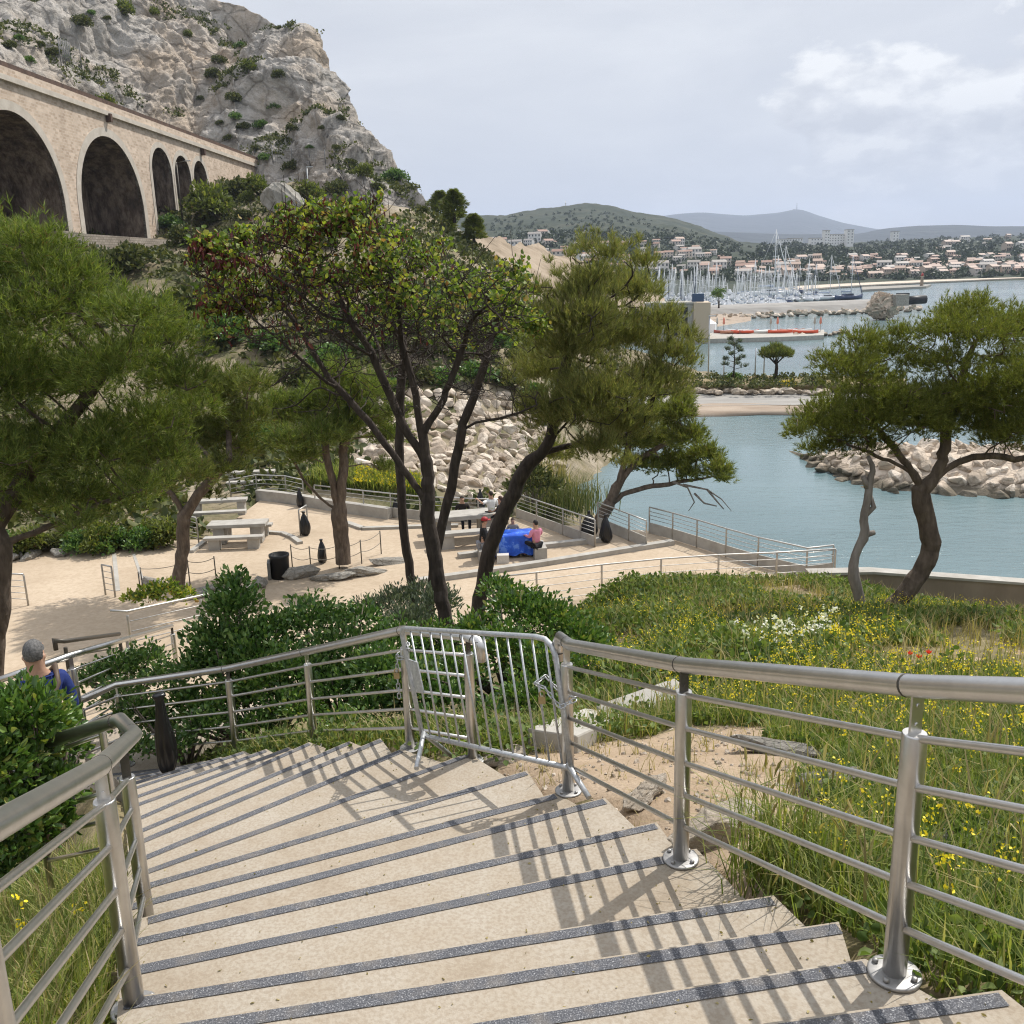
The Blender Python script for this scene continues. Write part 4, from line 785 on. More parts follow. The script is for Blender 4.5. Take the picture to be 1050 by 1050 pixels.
# border rocks
for i, (px, py, s) in enumerate(((8, 575, .5), (32, 572, .55), (60, 570, .45), (88, 566, .4), (112, 562, .55), (135, 558, .5), (158, 555, .35), (20, 572, .35))):
    rock(NEARROCK[i % 4], ct(px, py)+V((0, 0, .1)), (s, s*.7, s*.8), i*1.3, 'pale rock in the row edging the sand below the big pine', 'rocks edging the sand')
for (px, py), s, lab in (((306, 592), (.75, .5, .55), 'big grey rock right of the litter bin'), ((340, 594), (.9, .45, .35), 'low grey rock under the rope fence'), ((375, 590), (.9, .4, .35), 'long grey rock running up from the rope fence'), ((400, 578), (.8, .4, .3), 'grey rock at the upper end of the rock edging'), ((268, 600), (.5, .4, .4), 'pale broken rock left of the litter bin'), ((206, 610), (.9, .5, .35), 'rounded sandy rock beside the single pine trunk'), ((160, 602), (.7, .4, .35), 'grey flat rock at the base of the single pine trunk')):
    rock(NEARROCK[int(px) % 4], ct(px, py)+V((0, 0, s[2]*.3)), s, px*.37, lab)
# ------------------------------------------------------------------ sea and hillside
tag(MB().add([(-11000, -11000, SEA), (11000, -11000, SEA), (11000, 11000, SEA), (-11000, 11000, SEA)], [(0, 1, 2, 3)]).build('sea', M['sea']), kind='structure')
HC = [(-14, 34.5, -9.4), (-18, 34, -9.35), (-24, 34, -9.3), (-32, 34, -9.2), (-50, 34, -9.2), (-20, 38, -9.3), (-30, 40, -9), (-14, 38, -9.8), (-50, 42, -8.5), P3(270, 500, 43), P3(350, 492, 43), P3(420, 500, 43), P3(520, 515, 46), P3(540, 508, 49),
      P3(380, 470, 49), P3(300, 470, 50), P3(480, 465, 52.5), P3(530, 470, 55), P3(450, 400, 57), P3(520, 410, 62), P3(440, 330, 64), P3(380, 330, 66), P3(500, 330, 72), P3(540, 330, 82), P3(330, 400, 58),
      P3(250, 420, 58), P3(150, 430, 58), P3(50, 440, 58), P3(-100, 440, 58), P3(430, 295, 72), P3(350, 285, 78), P3(250, 330, 72), P3(120, 350, 72), P3(0, 340, 75), P3(-200, 340, 75),
      P3(60, 262, 104), P3(-100, 240, 92), P3(-200, 240, 84), P3(150, 265, 118), P3(200, 262, 125), P3(250, 255, 110), P3(250, 215, 138), P3(240, 190, 155), P3(300, 235, 110), P3(300, 190, 140), P3(350, 210, 120), P3(400, 235, 105), P3(450, 262, 95), P3(480, 285, 92), P3(420, 215, 120),
      P3(510, 292, 100), P3(545, 300, 104), P3(470, 245, 120), P3(500, 270, 118)]
for px, py in ((575, 503), (600, 488), (612, 460), (640, 440)): p = at_z(px, py, SEA); HC.append((p.x, p.y, SEA-.1)); HC.append((p.x+6, p.y-3, SEA-3))
HC += [(20, 84, -15), (14, 100, -14.6), (20, 112, -14.8), (17, 94, -15), (13, 85, -14.8), (10, 101, -13.9), (9, 90, -13.7), (30, 95, -14), (35, 60, -16), (28, 120, -15), (30, 150, -16), (20, 140, -14), (5, 150, -12.5), (0, 40, -13.2), (6, 42, -15), (12, 48, -16), (-60, 185, 18), (-20, 170, 2), (0, 185, -8), (30, 185, -16), (-110, 185, 25), (-110, 100, 5), (-110, 36, -8)]
hillf = RBF(HC, .4)
hx = np.arange(-112, 32.1, .75); hy = np.arange(32.5, 186, .75); HX, HY = np.meshgrid(hx, hy)
HZ = hillf(HX, HY); amp = np.clip((HY-40)/25, .12, 1)
HZ = HZ+amp*(1.6*vnoise(HX, HY, .07, 4, 5)+.5*vnoise(HX, HY, .3, 14, 4))
HZ = np.maximum(HZ, SEA-1.4)
HZ = np.where((HY < 41) & (HX > -11.5) & (HX < 4), np.minimum(HZ, TER-.25), HZ); HZ = np.where((HX > 1.5) & (HY < 40), np.minimum(HZ, -11.5), HZ); HZ = np.where((HX <= -11.5) & (HY < 33.4), np.minimum(HZ, TER-.12), HZ)
ny2, nx2 = HX.shape; ix2 = np.arange(nx2*ny2).reshape(ny2, nx2); hq = np.stack([ix2[:-1, :-1], ix2[:-1, 1:], ix2[1:, 1:], ix2[1:, :-1]], -1).reshape(-1, 4)
hv = np.stack([HX, HY, HZ], -1).reshape(-1, 3)
tag(link('hillside', np_mesh('hillside', hv, 4, hq, M['hill'], True)), kind='structure')
# cliff
CB = [(-260, 60, 96), (-150, 80, 118), (-60, 115, 128), (0, 140, 134), (60, 160, 146), (100, 185, 158), (150, 210, 170), (200, 215, 178), (250, 215, 172), (300, 205, 160), (340, 205, 148), (380, 225, 134), (420, 245, 124), (460, 262, 116), (500, 290, 110)]
CT = [(-260, -160, 190), (-150, -130, 205), (-60, -110, 214), (0, -95, 220), (60, -80, 226), (100, -70, 228), (150, -45, 230), (200, -8, 230), (250, 0, 228), (283, 18, 224), (312, 35, 218), (345, 95, 204), (400, 162, 176), (462, 222, 140), (505, 272, 116)]
def loft_pts(P, n):
    W = np.array([tuple(at_y(*p)) for p in P]); t = np.linspace(0, 1, len(P)); tt = np.linspace(0, 1, n)
    return np.stack([np.interp(tt, t, W[:, i]) for i in range(3)], 1)
nu, nv = 640, 340
CBw = loft_pts(CB, nu); CTw = loft_pts(CT, nu); cv = np.empty((nv, nu, 3))
for j in range(nv):
    t = j/(nv-1); yb = t**1.0; zb = t**.92
    cv[j, :, :2] = CBw[:, :2]*(1-yb)+CTw[:, :2]*yb; cv[j, :, 2] = CBw[:, 2]*(1-zb)+CTw[:, 2]*zb
du = np.gradient(cv, axis=1); dv = np.gradient(cv, axis=0); nr = np.cross(du, dv); nr /= np.linalg.norm(nr, axis=2, keepdims=True)+1e-9
nr *= np.sign(-nr[..., 1:2]); flat = cv.reshape(-1, 3); disp = np.empty(len(flat))
for i, (x, y, z) in enumerate(flat):
    p = V((x, y, z)); w = V((noise.noise(p*.06), noise.noise(p*.06+V((9, 0, 0))), noise.noise(p*.06+V((0, 9, 0)))))*8+V((noise.noise(p*.25), noise.noise(p*.25+V((9, 0, 0))), noise.noise(p*.25+V((0, 9, 0)))))*1.6
    q = p+w
    a = noise.noise(V((q.x*.030, q.y*.030, q.z*.016)))*7.0
    d1 = noise.voronoi(V((q.x*.055, q.y*.055, q.z*.034)))[0]; d2 = noise.voronoi(V((q.x*.17, q.y*.17, q.z*.11)))[0]; d3 = noise.voronoi(q*.48)[0]
    disp[i] = a+4.6*(min(d1[1]-d1[0], .6)-.3)+1.7*(min(d2[1]-d2[0], .5)-.25)+.6*(min(d3[1]-d3[0], .5)-.2)+2.3*noise.fractal(V((p.x*.10, p.y*.10, p.z*.06)), .75, 2.1, 7)-1.5*max(0, noise.noise(V((q.x*.21, q.y*.21, q.z*.035+3)))-.1)-.9*abs(noise.noise(V((q.x*.12, q.y*.12, q.z*.03+7))))
fade = np.minimum(1, np.minimum(np.arange(nv)[:, None]/10.0, (nv-1-np.arange(nv)[:, None])/45.0+.28))
endf = np.minimum(1, np.minimum(np.arange(nu)[None]/20.0+.1, (nu-1-np.arange(nu)[None])/110.0+.10))
cv2 = cv+nr*(disp.reshape(nv, nu)*fade*endf)[..., None]
back = cv2[-1]+np.array([-6, 16, -4.0]); back2 = cv2[-1].copy(); back2[:, 1] += 90; back2[:, 0] -= 30; back2[:, 2] = -12
allv = np.concatenate([cv2, back[None], back2[None]], 0); nj = nv+2; ii = np.arange(nj*nu).reshape(nj, nu)
cq = np.stack([ii[:-1, :-1], ii[:-1, 1:], ii[1:, 1:], ii[1:, :-1]], -1).reshape(-1, 4); allf = allv.reshape(-1, 3)
cm = np_mesh('cliff', allf, 4, cq, M['cliff'], False)
tag(link('cliff', cm), kind='structure')
HT = BVHTree.FromPolygons([tuple(v) for v in hv], [tuple(q) for q in hq.tolist()]); CTREE = BVHTree.FromPolygons([tuple(v) for v in allf], [tuple(q) for q in cq.tolist()])
def on_hill(px, py):
    d = ray(px, py).normalized(); best = None
    for T in (HT, CTREE):
        h = T.ray_cast(V((0, 0, 0)), d)
        if h[0] and (best is None or h[3] < best[3]): best = h
    return best[0] if best else None

# ------------------------------------------------------------------ viaduct
A = at_y(0, 67, 97); B = at_y(250, 163, 168); DZ = (A.z+B.z)/2; ux = (B-A); ux.z = 0; LV = ux.length; ux.normalize(); vang = atan2(ux.y, ux.x); fn = V((ux.y, -ux.x, 0))
via = empty('viaduct', V((A.x, A.y, 0)), 'pink stone railway viaduct with round arches below the limestone cliff', 'viaduct', None, vang)
def ps(px, py):
    d = ray(px, py); t = V((A.x, A.y, 0)).dot(fn)/d.dot(fn); p = d*t; return (p-V((A.x, A.y, 0))).dot(ux), p.z
ground_z = ps(100, 243)[1]-2.5
arch = []
s2a, s2b = ps(83, 200)[0], ps(147, 210)[0]; W2 = s2b-s2a
a1r = ps(64, 190)[0]; arch.append((a1r-W2*1.02, a1r, ps(8, 113)[1])); arch.append((a1r-W2*2.3, a1r-W2*1.3, ps(8, 113)[1])); arch.append((s2a, s2b, ps(119, 143)[1]))
for a, b, cx_, cy_ in ((158, 178, 170, 153.5), (181, 197, 190, 161), (200, 213.5, 207, 166)): arch.append((ps(a, 195)[0], ps(b, 195)[0], ps(cx_, cy_)[1]))
arch.sort()
DEP = 7.0
SS = [-70.0]; 
def intr(s):
    for a, b, c in arch:
        if a < s < b:
            r = (b-a)/2; x = s-(a+b)/2; return c-r+sqrt(max(0, r*r-x*x))
    return None
samp = [-70.0, LV+14]
for a, b, c in arch:
    for i in range(33): samp.append((a+b)/2-cos(pi*i/32)*(b-a)/2)
samp = sorted(samp); wall = MB(); 
def quad(mb, p, m=0): mb.add(p, [(0, 1, 2, 3)], m)
for s0, s1 in zip(samp[:-1], samp[1:]):
    if s1-s0 < 1e-6: continue
    mid = (s0+s1)/2; ina = intr(mid)
    zb0 = zb1 = ground_z
    if ina is not None:
        ar = [q for q in arch if q[0] < mid < q[1]][0]; r = (ar[1]-ar[0])/2; cxx = (ar[0]+ar[1])/2
        zb0 = ar[2]-r+sqrt(max(0, r*r-(s0-cxx)**2)); zb1 = ar[2]-r+sqrt(max(0, r*r-(s1-cxx)**2))
    quad(wall, [(s0, 0, zb0), (s1, 0, zb1), (s1, 0, DZ-1.0), (s0, 0, DZ-1.0)])
    quad(wall, [(s1, DEP, zb1), (s0, DEP, zb0), (s0, DEP, DZ-1.0), (s1, DEP, DZ-1.0)])
quad(wall, [(-70, 0, DZ-1), (LV+14, 0, DZ-1), (LV+14, DEP, DZ-1), (-70, DEP, DZ-1)])
wall.build('wall', M['viaduct'], via)
for a, b, c in arch:
    r = (b-a)/2; cxx = (a+b)/2; sp_ = c-r; v_ = MB(); rg = MB(); pts = [(a, ground_z)]+[(cxx-cos(pi*i/32)*r, sp_+sin(pi*i/32)*r) for i in range(33)]+[(b, ground_z)]
    for (x0, z0), (x1, z1) in zip(pts[:-1], pts[1:]): quad(v_, [(x0, 0, z0), (x0, DEP, z0), (x1, DEP, z1), (x1, 0, z1)])
    quad(v_, [(a-.2, DEP-.15, ground_z), (b+.2, DEP-.15, ground_z), (b+.2, DEP-.15, c+.3), (a-.2, DEP-.15, c+.3)])
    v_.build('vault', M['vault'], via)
    w = .95 if r > 4 else .7
    po = [(a-w, ground_z)]+[(cxx-cos(pi*i/32)*(r+w), sp_+sin(pi*i/32)*(r+w)) for i in range(33)]+[(b+w, ground_z)]
    for i in range(0, len(pts)-1):
        p0, p1, q0, q1 = pts[i], pts[i+1], po[i], po[i+1]
        quad(rg, [(p0[0], -.06, p0[1]), (p1[0], -.06, p1[1]), (q1[0], -.06, q1[1]), (q0[0], -.06, q0[1])]); quad(rg, [(q0[0], -.06, q0[1]), (q1[0], -.06, q1[1]), (q1[0], .02, q1[1]), (q0[0], .02, q0[1])]); quad(rg, [(p1[0], -.06, p1[1]), (p0[0], -.06, p0[1]), (p0[0], .3, p0[1]), (p1[0], .3, p1[1])])
    rg.build('arch_ring', M['ring'], via)
LT = LV+84; MX = LV/2+7-35
MB().box((MX, DEP/2, DZ-.75), (LT, DEP+.8, .5)).build('cornice', M['ring'], via)
MB().box((MX, .1, DZ-.1), (LT, .45, .8)).build('parapet', M['viaduct'], via)
mb = MB(); mb.box((MX, .1, DZ+.55), (LT, .2, .5))
mb.build('guard_rail', M['rust'], via)
for px, py in ((109, 121), (206, 156)):
    s_, z_ = ps(px, py); MB().box((s_, -.35, z_), (.5, .6, .9)).build('drain_bracket', M['rust'], via)
# rubble wall in front of the piers
mb = MB(); wpts = [at_y(60, 236, 98), at_y(86, 240, 101), at_y(130, 243, 107), at_y(186, 247, 119)]
for p, q in zip(wpts[:-1], wpts[1:]): mb.beam(p, q, .7, 7.0)
w_ = tag(mb.build('rubble_wall', M['stonewall']), 'low rubble stone wall at the foot of the viaduct piers', 'wall')
mb = MB(); mb.beam(at_y(213, 252, 120), at_y(268, 256, 118), .6, 5); tag(mb.build('rubble_wall', M['stonewall']), 'small stone wall among shrubs beyond the viaduct foot', 'wall')
# lamp mast near the small arches, rockfall fences
p = on_hill(188, 234) or at_y(188, 234, 118); r_ = empty('lamp_mast', p, 'thin dark mast standing in front of the small viaduct arches', 'mast')
top = at_y(185, 166, p.y).z-p.z; MB().tube([(0, 0, 0), (0, 0, top)], [.13, .08], 8).build('pole', M['dark_metal'], r_); MB().tube([(0, 0, top-.2), (1.4, -.2, top+.1)], .06, 6).build('arm', M['dark_metal'], r_); MB().box((1.6, -.22, top+.08), (.7, .25, .12)).build('lamp_head', M['galv'], r_)
p = on_hill(317, 205) or at_y(317, 205, 130); r_ = empty('lamp_mast', p, 'small street lamp standing beside the big rock under the cliff', 'mast'); MB().tube([(0, 0, 0), (0, 0, 4.2)], .08, 8).build('pole', M['galv'], r_); MB().box((.4, -.1, 4.2), (.9, .25, .12)).build('lamp_head', M['galv'], r_)
def rock_fence(label, pts, h, step):
    P = [on_hill(*p) for p in pts]; P = [p for p in P if p]; o0 = P[0]; root = empty('rockfall_fence', o0, label, 'fence')
    posts = []
    for a, b in zip(P[:-1], P[1:]):
        n_ = max(1, int((b-a).length/step)); posts += [a.lerp(b, i/n_) for i in range(n_)]
    posts.append(P[-1])
    for p in posts: MB().tube([p-o0-V((0, 0, .6)), p-o0+V((0, 0, h))], .08, 6).build('post', M['wire'], root)
    mb = MB()
    for a, b in zip(posts[:-1], posts[1:]):
        for i in range(7): z = h*(i+.5)/7; mb.tube([a-o0+V((0, 0, z)), b-o0+V((0, 0, z))], .014, 4)
        for i in range(1, 8): q = a.lerp(b, i/8)-o0; mb.tube([q, q+V((0, 0, h))], .012, 4)
    mb.build('wire_mesh', M['wire'], root)
rock_fence('wire rockfall fence along the foot of the cliff beyond the viaduct', [(246, 165), (262, 166), (280, 167), (300, 170), (318, 171), (334, 173)], 3.0, 4.0)
rock_fence('small wire rockfall net high on the ledge above the viaduct', [(63, 68), (74, 69), (84, 70)], 4.0, 4.0)

# ------------------------------------------------------------------ boulders
nb_ = [0]
stuffv = []; stufff = []
def boulder(p, s, label, group, solo=True):
    me = ROCKM[nb_[0] % 10]; nb_[0] += 1; rz = random.uniform(0, 6.28); sc = V((s*random.uniform(.85, 1.2), s*random.uniform(.85, 1.1), s*random.uniform(.8, 1.05)))
    o = link('boulder', me); o.location = p; o.scale = sc; o.rotation_euler = (random.uniform(-.7, .7), random.uniform(-.7, .7), rz); tag(o, label, 'boulder', group)
def stuff_rocks(name, items, lowpoly):
    V_ = []; F_ = []; o = 0
    for p, s in items:
        vs, fs = random.choice(lowpoly); R_ = Matrix.Rotation(random.uniform(0, 6.28), 3, 'Z') @ Matrix.Rotation(random.uniform(-.7, .7), 3, 'X')
        for v in vs: q = p+(R_ @ v)*s; V_.append(tuple(q))
        F_ += [[i+o for i in f] for f in fs]; o += len(vs)
    me = bpy.data.meshes.new(name); me.from_pydata(V_, [], F_); me.materials.append(M['boulder']); tag(link(name, me), kind='stuff')
LOW = []
for i in range(6):
    me = hull_rock('lowrock', 700+i, n=13, sub=0, squash=(1, .8, .7), bev=.09); LOW.append(([v.co.copy() for v in me.vertices], [tuple(p.vertices) for p in me.polygons])); bpy.data.meshes.remove(me)
RP = [(395, 528), (470, 520), (556, 507), (572, 480), (565, 450), (556, 425), (537, 410), (490, 398), (450, 404), (420, 398), (392, 412), (374, 440), (366, 475)]
cand = []
for i in range(30000):
    px = random.uniform(330, 575); py = random.uniform(290, 528)
    if not inside(RP, np.array([px]), np.array([py]))[0]: continue
    cand.append((px, py))
taken = []; grid = {}
for px, py in cand:
    p = on_hill(px, py)
    if p is None or p.y < 44: continue
    s = random.uniform(.45, .88); key = (int(p.x//1.2), int(p.y//1.2), int(p.z//1.2)); ok = True
    for a in (-1, 0, 1):
        for b in (-1, 0, 1):
            for c in (-1, 0, 1):
                for q, t in grid.get((key[0]+a, key[1]+b, key[2]+c), ()):
                    if (q-p).length < (s+t)*.55: ok = False
    if ok: grid.setdefault(key, []).append((p, s)); taken.append((p, s, px, py))
taken.sort(key=lambda t: (abs(t[2]-505)/60)**2+(max(0, 500-t[3])/110)**2)
for p, s, px, py in taken[:150]: boulder(p, s, 'pale limestone boulder in the rock armoured slope behind the terrace', 'boulders of the rock armoured slope')
stuff_rocks('boulder_slope', [(p, s) for p, s, _, _ in taken[150:]], LOW)
print('riprap', len(taken))
# near breakwater
BWF = [at_z(px, py, SEA) for px, py in ((832, 476), (850, 490), (900, 502), (960, 506), (1050, 511))]; BWF.append(BWF[-1]+V((40, 3, 0)))
bx = np.arange(BWF[0].x-2, BWF[-1].x, .8); fy = np.interp(bx, [p.x for p in BWF], [p.y for p in BWF]); rowsn = 14; bv = []
for j in range(rowsn):
    t = j/(rowsn-1); prof = np.interp(t, [0, .06, .35, .6, .95, 1], [-1.2, -.1, 1.7, 1.8, 0, -1.2])
    bv.append(np.stack([bx, fy-.8+t*12.5, SEA-1.2*np.clip(1-(bx-bx[0])/3.5, 0, 1)+np.where(prof > 0, prof, prof*0-1.2*(prof < -.5))*np.clip((bx-bx[0])/6, .0, 1)+.25*np.array([noise.noise(V((x*.4, t*6, 3))) for x in bx])], 1))
bv = np.array(bv); ii = np.arange(bv.shape[0]*bv.shape[1]).reshape(bv.shape[:2]); bq_ = np.stack([ii[:-1, :-1], ii[:-1, 1:], ii[1:, 1:], ii[1:, :-1]], -1).reshape(-1, 4)
tag(link('breakwater', np_mesh('breakwater', bv, 4, bq_, M['boulder'], True)), kind='structure')
BT_ = BVHTree.FromPolygons([tuple(v) for v in bv.reshape(-1, 3)], [tuple(q) for q in bq_.tolist()]); got = []
for i in range(5000):
    px = random.uniform(826, 1062); py = random.uniform(430, 514); h = BT_.ray_cast(V((0, 0, 0)), ray(px, py).normalized())
    if h[0] is None or h[0].z < SEA-.4: continue
    s = random.uniform(.5, 1.0)
    if all((q-h[0]).length > (s+t)*.58 for q, t in got): got.append((h[0], s))
got.sort(key=lambda t: t[0].y-fy[0]*0)
for p, s in got[:110]: boulder(p, s, 'pale boulder of the rubble breakwater beyond the twisted pine', 'boulders of the near breakwater')
stuff_rocks('breakwater_rubble', got[110:], LOW)
print('breakwater', len(got))

# ------------------------------------------------------------------ beach strip, pier, second breakwater
def strip(name, rows, mat, n=90, nz=.12, seed=0, kind='structure'):
    """rows: list of (list of world points) swept across"""
    R_ = [];
    for r in rows:
        W = np.array([tuple(p) for p in r]); t = np.linspace(0, 1, len(r)); tt = np.linspace(0, 1, n); R_.append(np.stack([np.interp(tt, t, W[:, i]) for i in range(3)], 1))
    R_ = np.array(R_)
    for j in range(R_.shape[0]):
        for i in range(n): q = R_[j, i]; a = noise.fractal(V((q[0]*.12, q[1]*.12, seed+j*.3)), .9, 2, 4); R_[j, i, 2] += nz*a; R_[j, i, 1] += a*nz*4
    ii = np.arange(R_.shape[0]*n).reshape(-1, n); q = np.stack([ii[:-1, :-1], ii[:-1, 1:], ii[1:, 1:], ii[1:, :-1]], -1).reshape(-1, 4)
    return tag(link(name, np_mesh(name, R_, 4, q, mat, True)), kind=kind)
def row(y, z, pxs=(560, 930), bend=()): 
    return [at_z(px, y+dy, z) for px, dy in ([(pxs[0], 4), (700, 2), (780, 0), (860, 0), (pxs[1], 3)])]
strip('beach', [row(430, SEA-.5), row(426, SEA+.02), row(420, SEA+.25), row(414, SEA+.45)], M['gravel'], seed=1)
strip('beach_road', [row(415, SEA+.45), row(408, SEA+.52), row(401, SEA+.6)], M['road'], nz=.03, seed=2)
strip('grass_bank', [row(402, SEA+.56), row(398, SEA+1.1), row(391, SEA+1.6), row(387, SEA+1.4), row(384.5, SEA-.6)], M['bank'], nz=.3, seed=3)
for i, px in enumerate(np.linspace(712, 845, 22)):
    p = at_z(px, 401.5+random.uniform(-1, 1), SEA+.85); s = random.uniform(.5, 1.0); o = link('boulder', ROCKM[i % 10]); o.location = p; o.scale = (s*1.1, s, s*.8); o.rotation_euler = (0, 0, i); tag(o, 'pale boulder edging the grassy bank across the water', 'boulder', 'boulders edging the grass bank')
for px, py, h, lab in ((726, 391, 7.0, 'lamp post on the grass bank across the water near the feathery tree'), (742, 390, 2.2, 'thin post on the bank just before the sparse tree'), (774, 389, 3.4, 'thin post between the sparse tree and the umbrella pine'), (783, 388, 3.4, 'thin post beside the umbrella pine trunk')):
    p = at_z(px, py, SEA+1.4); r_ = empty('post', p, lab, 'post'); MB().tube([(0, 0, 0), (0, 0, h)], .07, 6).build('pole', M['galv'], r_)
    if h > 5: MB().box((.3, 0, h), (.8, .25, .12)).build('lamp_head', M['galv'], r_)
# pier with kayaks and small beach
def flat(name, pts, z, mat, th=1.5, lab=None, cat=None):
    P = [at_z(px, py, z) for px, py in pts]; n = len(P); mb = MB(); mb.add(P+[p-V((0, 0, th)) for p in P], [tuple(range(n))]+[(i, n+i, n+(i+1) % n, (i+1) % n) for i in range(n)])
    o = mb.build(name, mat); o.data.flip_normals() if False else None
    return tag(o, lab, cat) if lab else tag(o, kind='structure')
flat('pier', [(560, 352), (690, 348.5), (800, 345.5), (845, 343.5), (845, 338), (790, 339.5), (690, 342), (560, 344)], SEA+.8, M['conc'], 2, 'long low concrete pier with bright kayaks across the bay', 'pier')
strip('small_beach', [[at_z(px, y+dy, z) for px, dy in ((640, 3), (705, 1), (735, -3), (770, -9))] for y, z in ((341, SEA-.3), (337, SEA+.1), (330, SEA+.8), (322, SEA+1.2))], M['gravel'], nz=.1, seed=5)
KC = [(.36, .10, .07), (.42, .18, .10), (.75, .74, .70), (.65, .10, .04), (.70, .55, .08)]
KM = [mat_plain('kayak_shell', c, rough=.4) for c in KC]
def hull_pts(L, W, H, n=9):
    mb = MB(); vs = []; 
    for i in range(n):
        t = i/(n-1); w = W/2*(1-abs(2*t-1)**2.4); x = (t-.5)*L; r_ = .35*abs(2*t-1)**2*H
        vs += [(x, -w, H+r_), (x, -w*.7, H*.35+r_*.4), (x, 0, r_*.5), (x, w*.7, H*.35+r_*.4), (x, w, H+r_), (x, 0, H*1.12+r_)]
    fs = []
    for i in range(n-1):
        for k in range(6): fs.append((i*6+k, (i+1)*6+k, (i+1)*6+(k+1) % 6, i*6+(k+1) % 6))
    return vs, fs
for i, px in enumerate((744, 750, 756, 762, 768, 777, 784, 800, 806, 812, 820, 826)):
    p = at_z(px, 341.5+random.uniform(-1, .8), SEA+.82); vs, fs = hull_pts(4.6, .8, .45); o = MB().add(vs, fs, 0, True).build('kayak', KM[i % 4 if i not in (5, 6) else 2]); o.location = p; o.rotation_euler.z = random.uniform(-.4, .4); o.scale = (1, 1, 1.1)
    tag(o, 'white kayak lying on the long low pier' if KM.index(o.data.materials[0]) == 2 else 'orange red kayak lying on the long low pier', 'kayak', 'kayaks lying on the pier')
for i, px in enumerate((735, 742, 790, 797, 835, 841)):
    p = at_z(px, 340, SEA+.8); r_ = empty('umbrella', p, 'folded beach umbrella on the pier across the bay', 'umbrella', 'folded umbrellas on the pier'); MB().tube([(0, 0, 0), (0, 0, 3)], .06, 6).build('pole', M['galv'], r_); MB().lathe([(.05, 1.4), (.25, 1.6), (.2, 2.4), (.03, 2.95)], seg=8).build('canopy', mat_plain('umbrella_cloth', (.62, .22, .15)) if i % 2 else M['conc'], r_)
def boulders_line(pts, z, n, s0, s1, lab, grp):
    P = [at_z(px, py, z) for px, py in pts]
    for i in range(n):
        t = (i+random.random()*.6)/n*(len(P)-1); k = min(int(t), len(P)-2); p = P[k].lerp(P[k+1], t-k)+V((0, random.uniform(-1.2, 1.5), random.uniform(-.3, .5))); boulder(p, random.uniform(s0, s1), lab, grp)
boulders_line([(808, 346), (850, 343), (868, 340)], SEA+.3, 14, .7, 1.2, 'pale boulder at the tip of the low pier', 'boulders at the pier tip')
# second breakwater
tw = [at_z(px, py, SEA) for px, py in ((640, 330), (740, 326), (840, 322), (946, 317.5))]; mb = MB(); rowsA = []
prof = [(-1.5, -1.5), (0, .1), (3, 2.2), (5, 2.9), (12, 3.0), (16, -1)]
vs = []; 
for p in tw:
    for dy, dz in prof: vs.append(p+V((0, dy, dz)))
fs = [(i*6+k, i*6+k+1, (i+1)*6+k+1, (i+1)*6+k) for i in range(3) for k in range(5)]+[tuple(18+k for k in range(6))]
tag(MB().add(vs, fs).build('breakwater', M['road']), kind='structure')
boulders_line([(735, 326), (840, 321.8), (945, 317.3)], SEA+.5, 46, .8, 1.6, 'big rubble boulder along the far breakwater wall', 'boulders of the far breakwater')
boulders_line([(735, 324), (840, 319.8), (945, 315.3)], SEA+1.6, 30, .6, 1.2, 'big rubble boulder along the far breakwater wall', 'boulders of the far breakwater')
# fort ruin at the breakwater tip
p = at_z(911, 315, SEA+3); r_ = empty('bunker', p, 'ruined rock faced bunker at the tip of the far breakwater', 'bunker'); me = hull_rock('rock_mass', 55, n=26, sub=3, squash=(5.0, 3.6, 3.5), rough=.9, mat='boulder', bev=.4); link('rock_mass', me, r_, (-.4, 2, .3)); MB().box((2.5, -.5, 1.6), (3.2, 2.4, 2.6), .1).build('blockhouse', M['rock'], r_)
p = at_z(931, 312, SEA+3); r_ = empty('black_hulk', p, 'black metal hulk lying beside the ruined bunker', 'wreck'); MB().box((-1.5, 0, 1.3), (2.2, 2.5, 3.0), .2).build('cabin', M['black'], r_); MB().tube([(-1, 0, .9), (4.5, .3, 1.1)], 1.1, 10).build('drum', M['black'], r_)
# beach hut building
p = at_z(714, 347, SEA+.9); bt = empty('beach_building', p, 'sandy grey beach building with dark windows and blue roof box', 'building', None, radians(-8)); MB().box((-4.8, 4, 3.1), (9, 8, 6.2)).build('wall', M['conc'], bt); MB().box((.9, 3.6, 3.2), (3.0, 8.4, 6.4)).build('stair_tower', mat_plain('sand_render', (.50, .40, .29)), bt); MB().box((-4.8, 4, 6.35), (9.4, 8.4, .3)).build('roof', M['conc'], bt)
for x in (-2.2, -3.9): 
    for z in (1.2, 3.2, 5.0): MB().box((x, -.03, z), (1.1, .12, 1.3)).build('window', M['black'], bt)
MB().box((.3, 3, 7.2), (2.1, 2, 1.4)).build('roof_box', mat_plain('blue_panel', (.035, .07, .14)), bt)
p = at_z(724, 340, SEA+.9); r_ = empty('beach_tent', p, 'white peaked beach tent beside the sandy building', 'tent'); MB().lathe([(2.1, 0), (2.1, 1.6), (1.1, 2.2), (.08, 3.6)], seg=8, smooth=False).build('canopy', mat_plain('white_canvas', (.8, .8, .78)), r_)

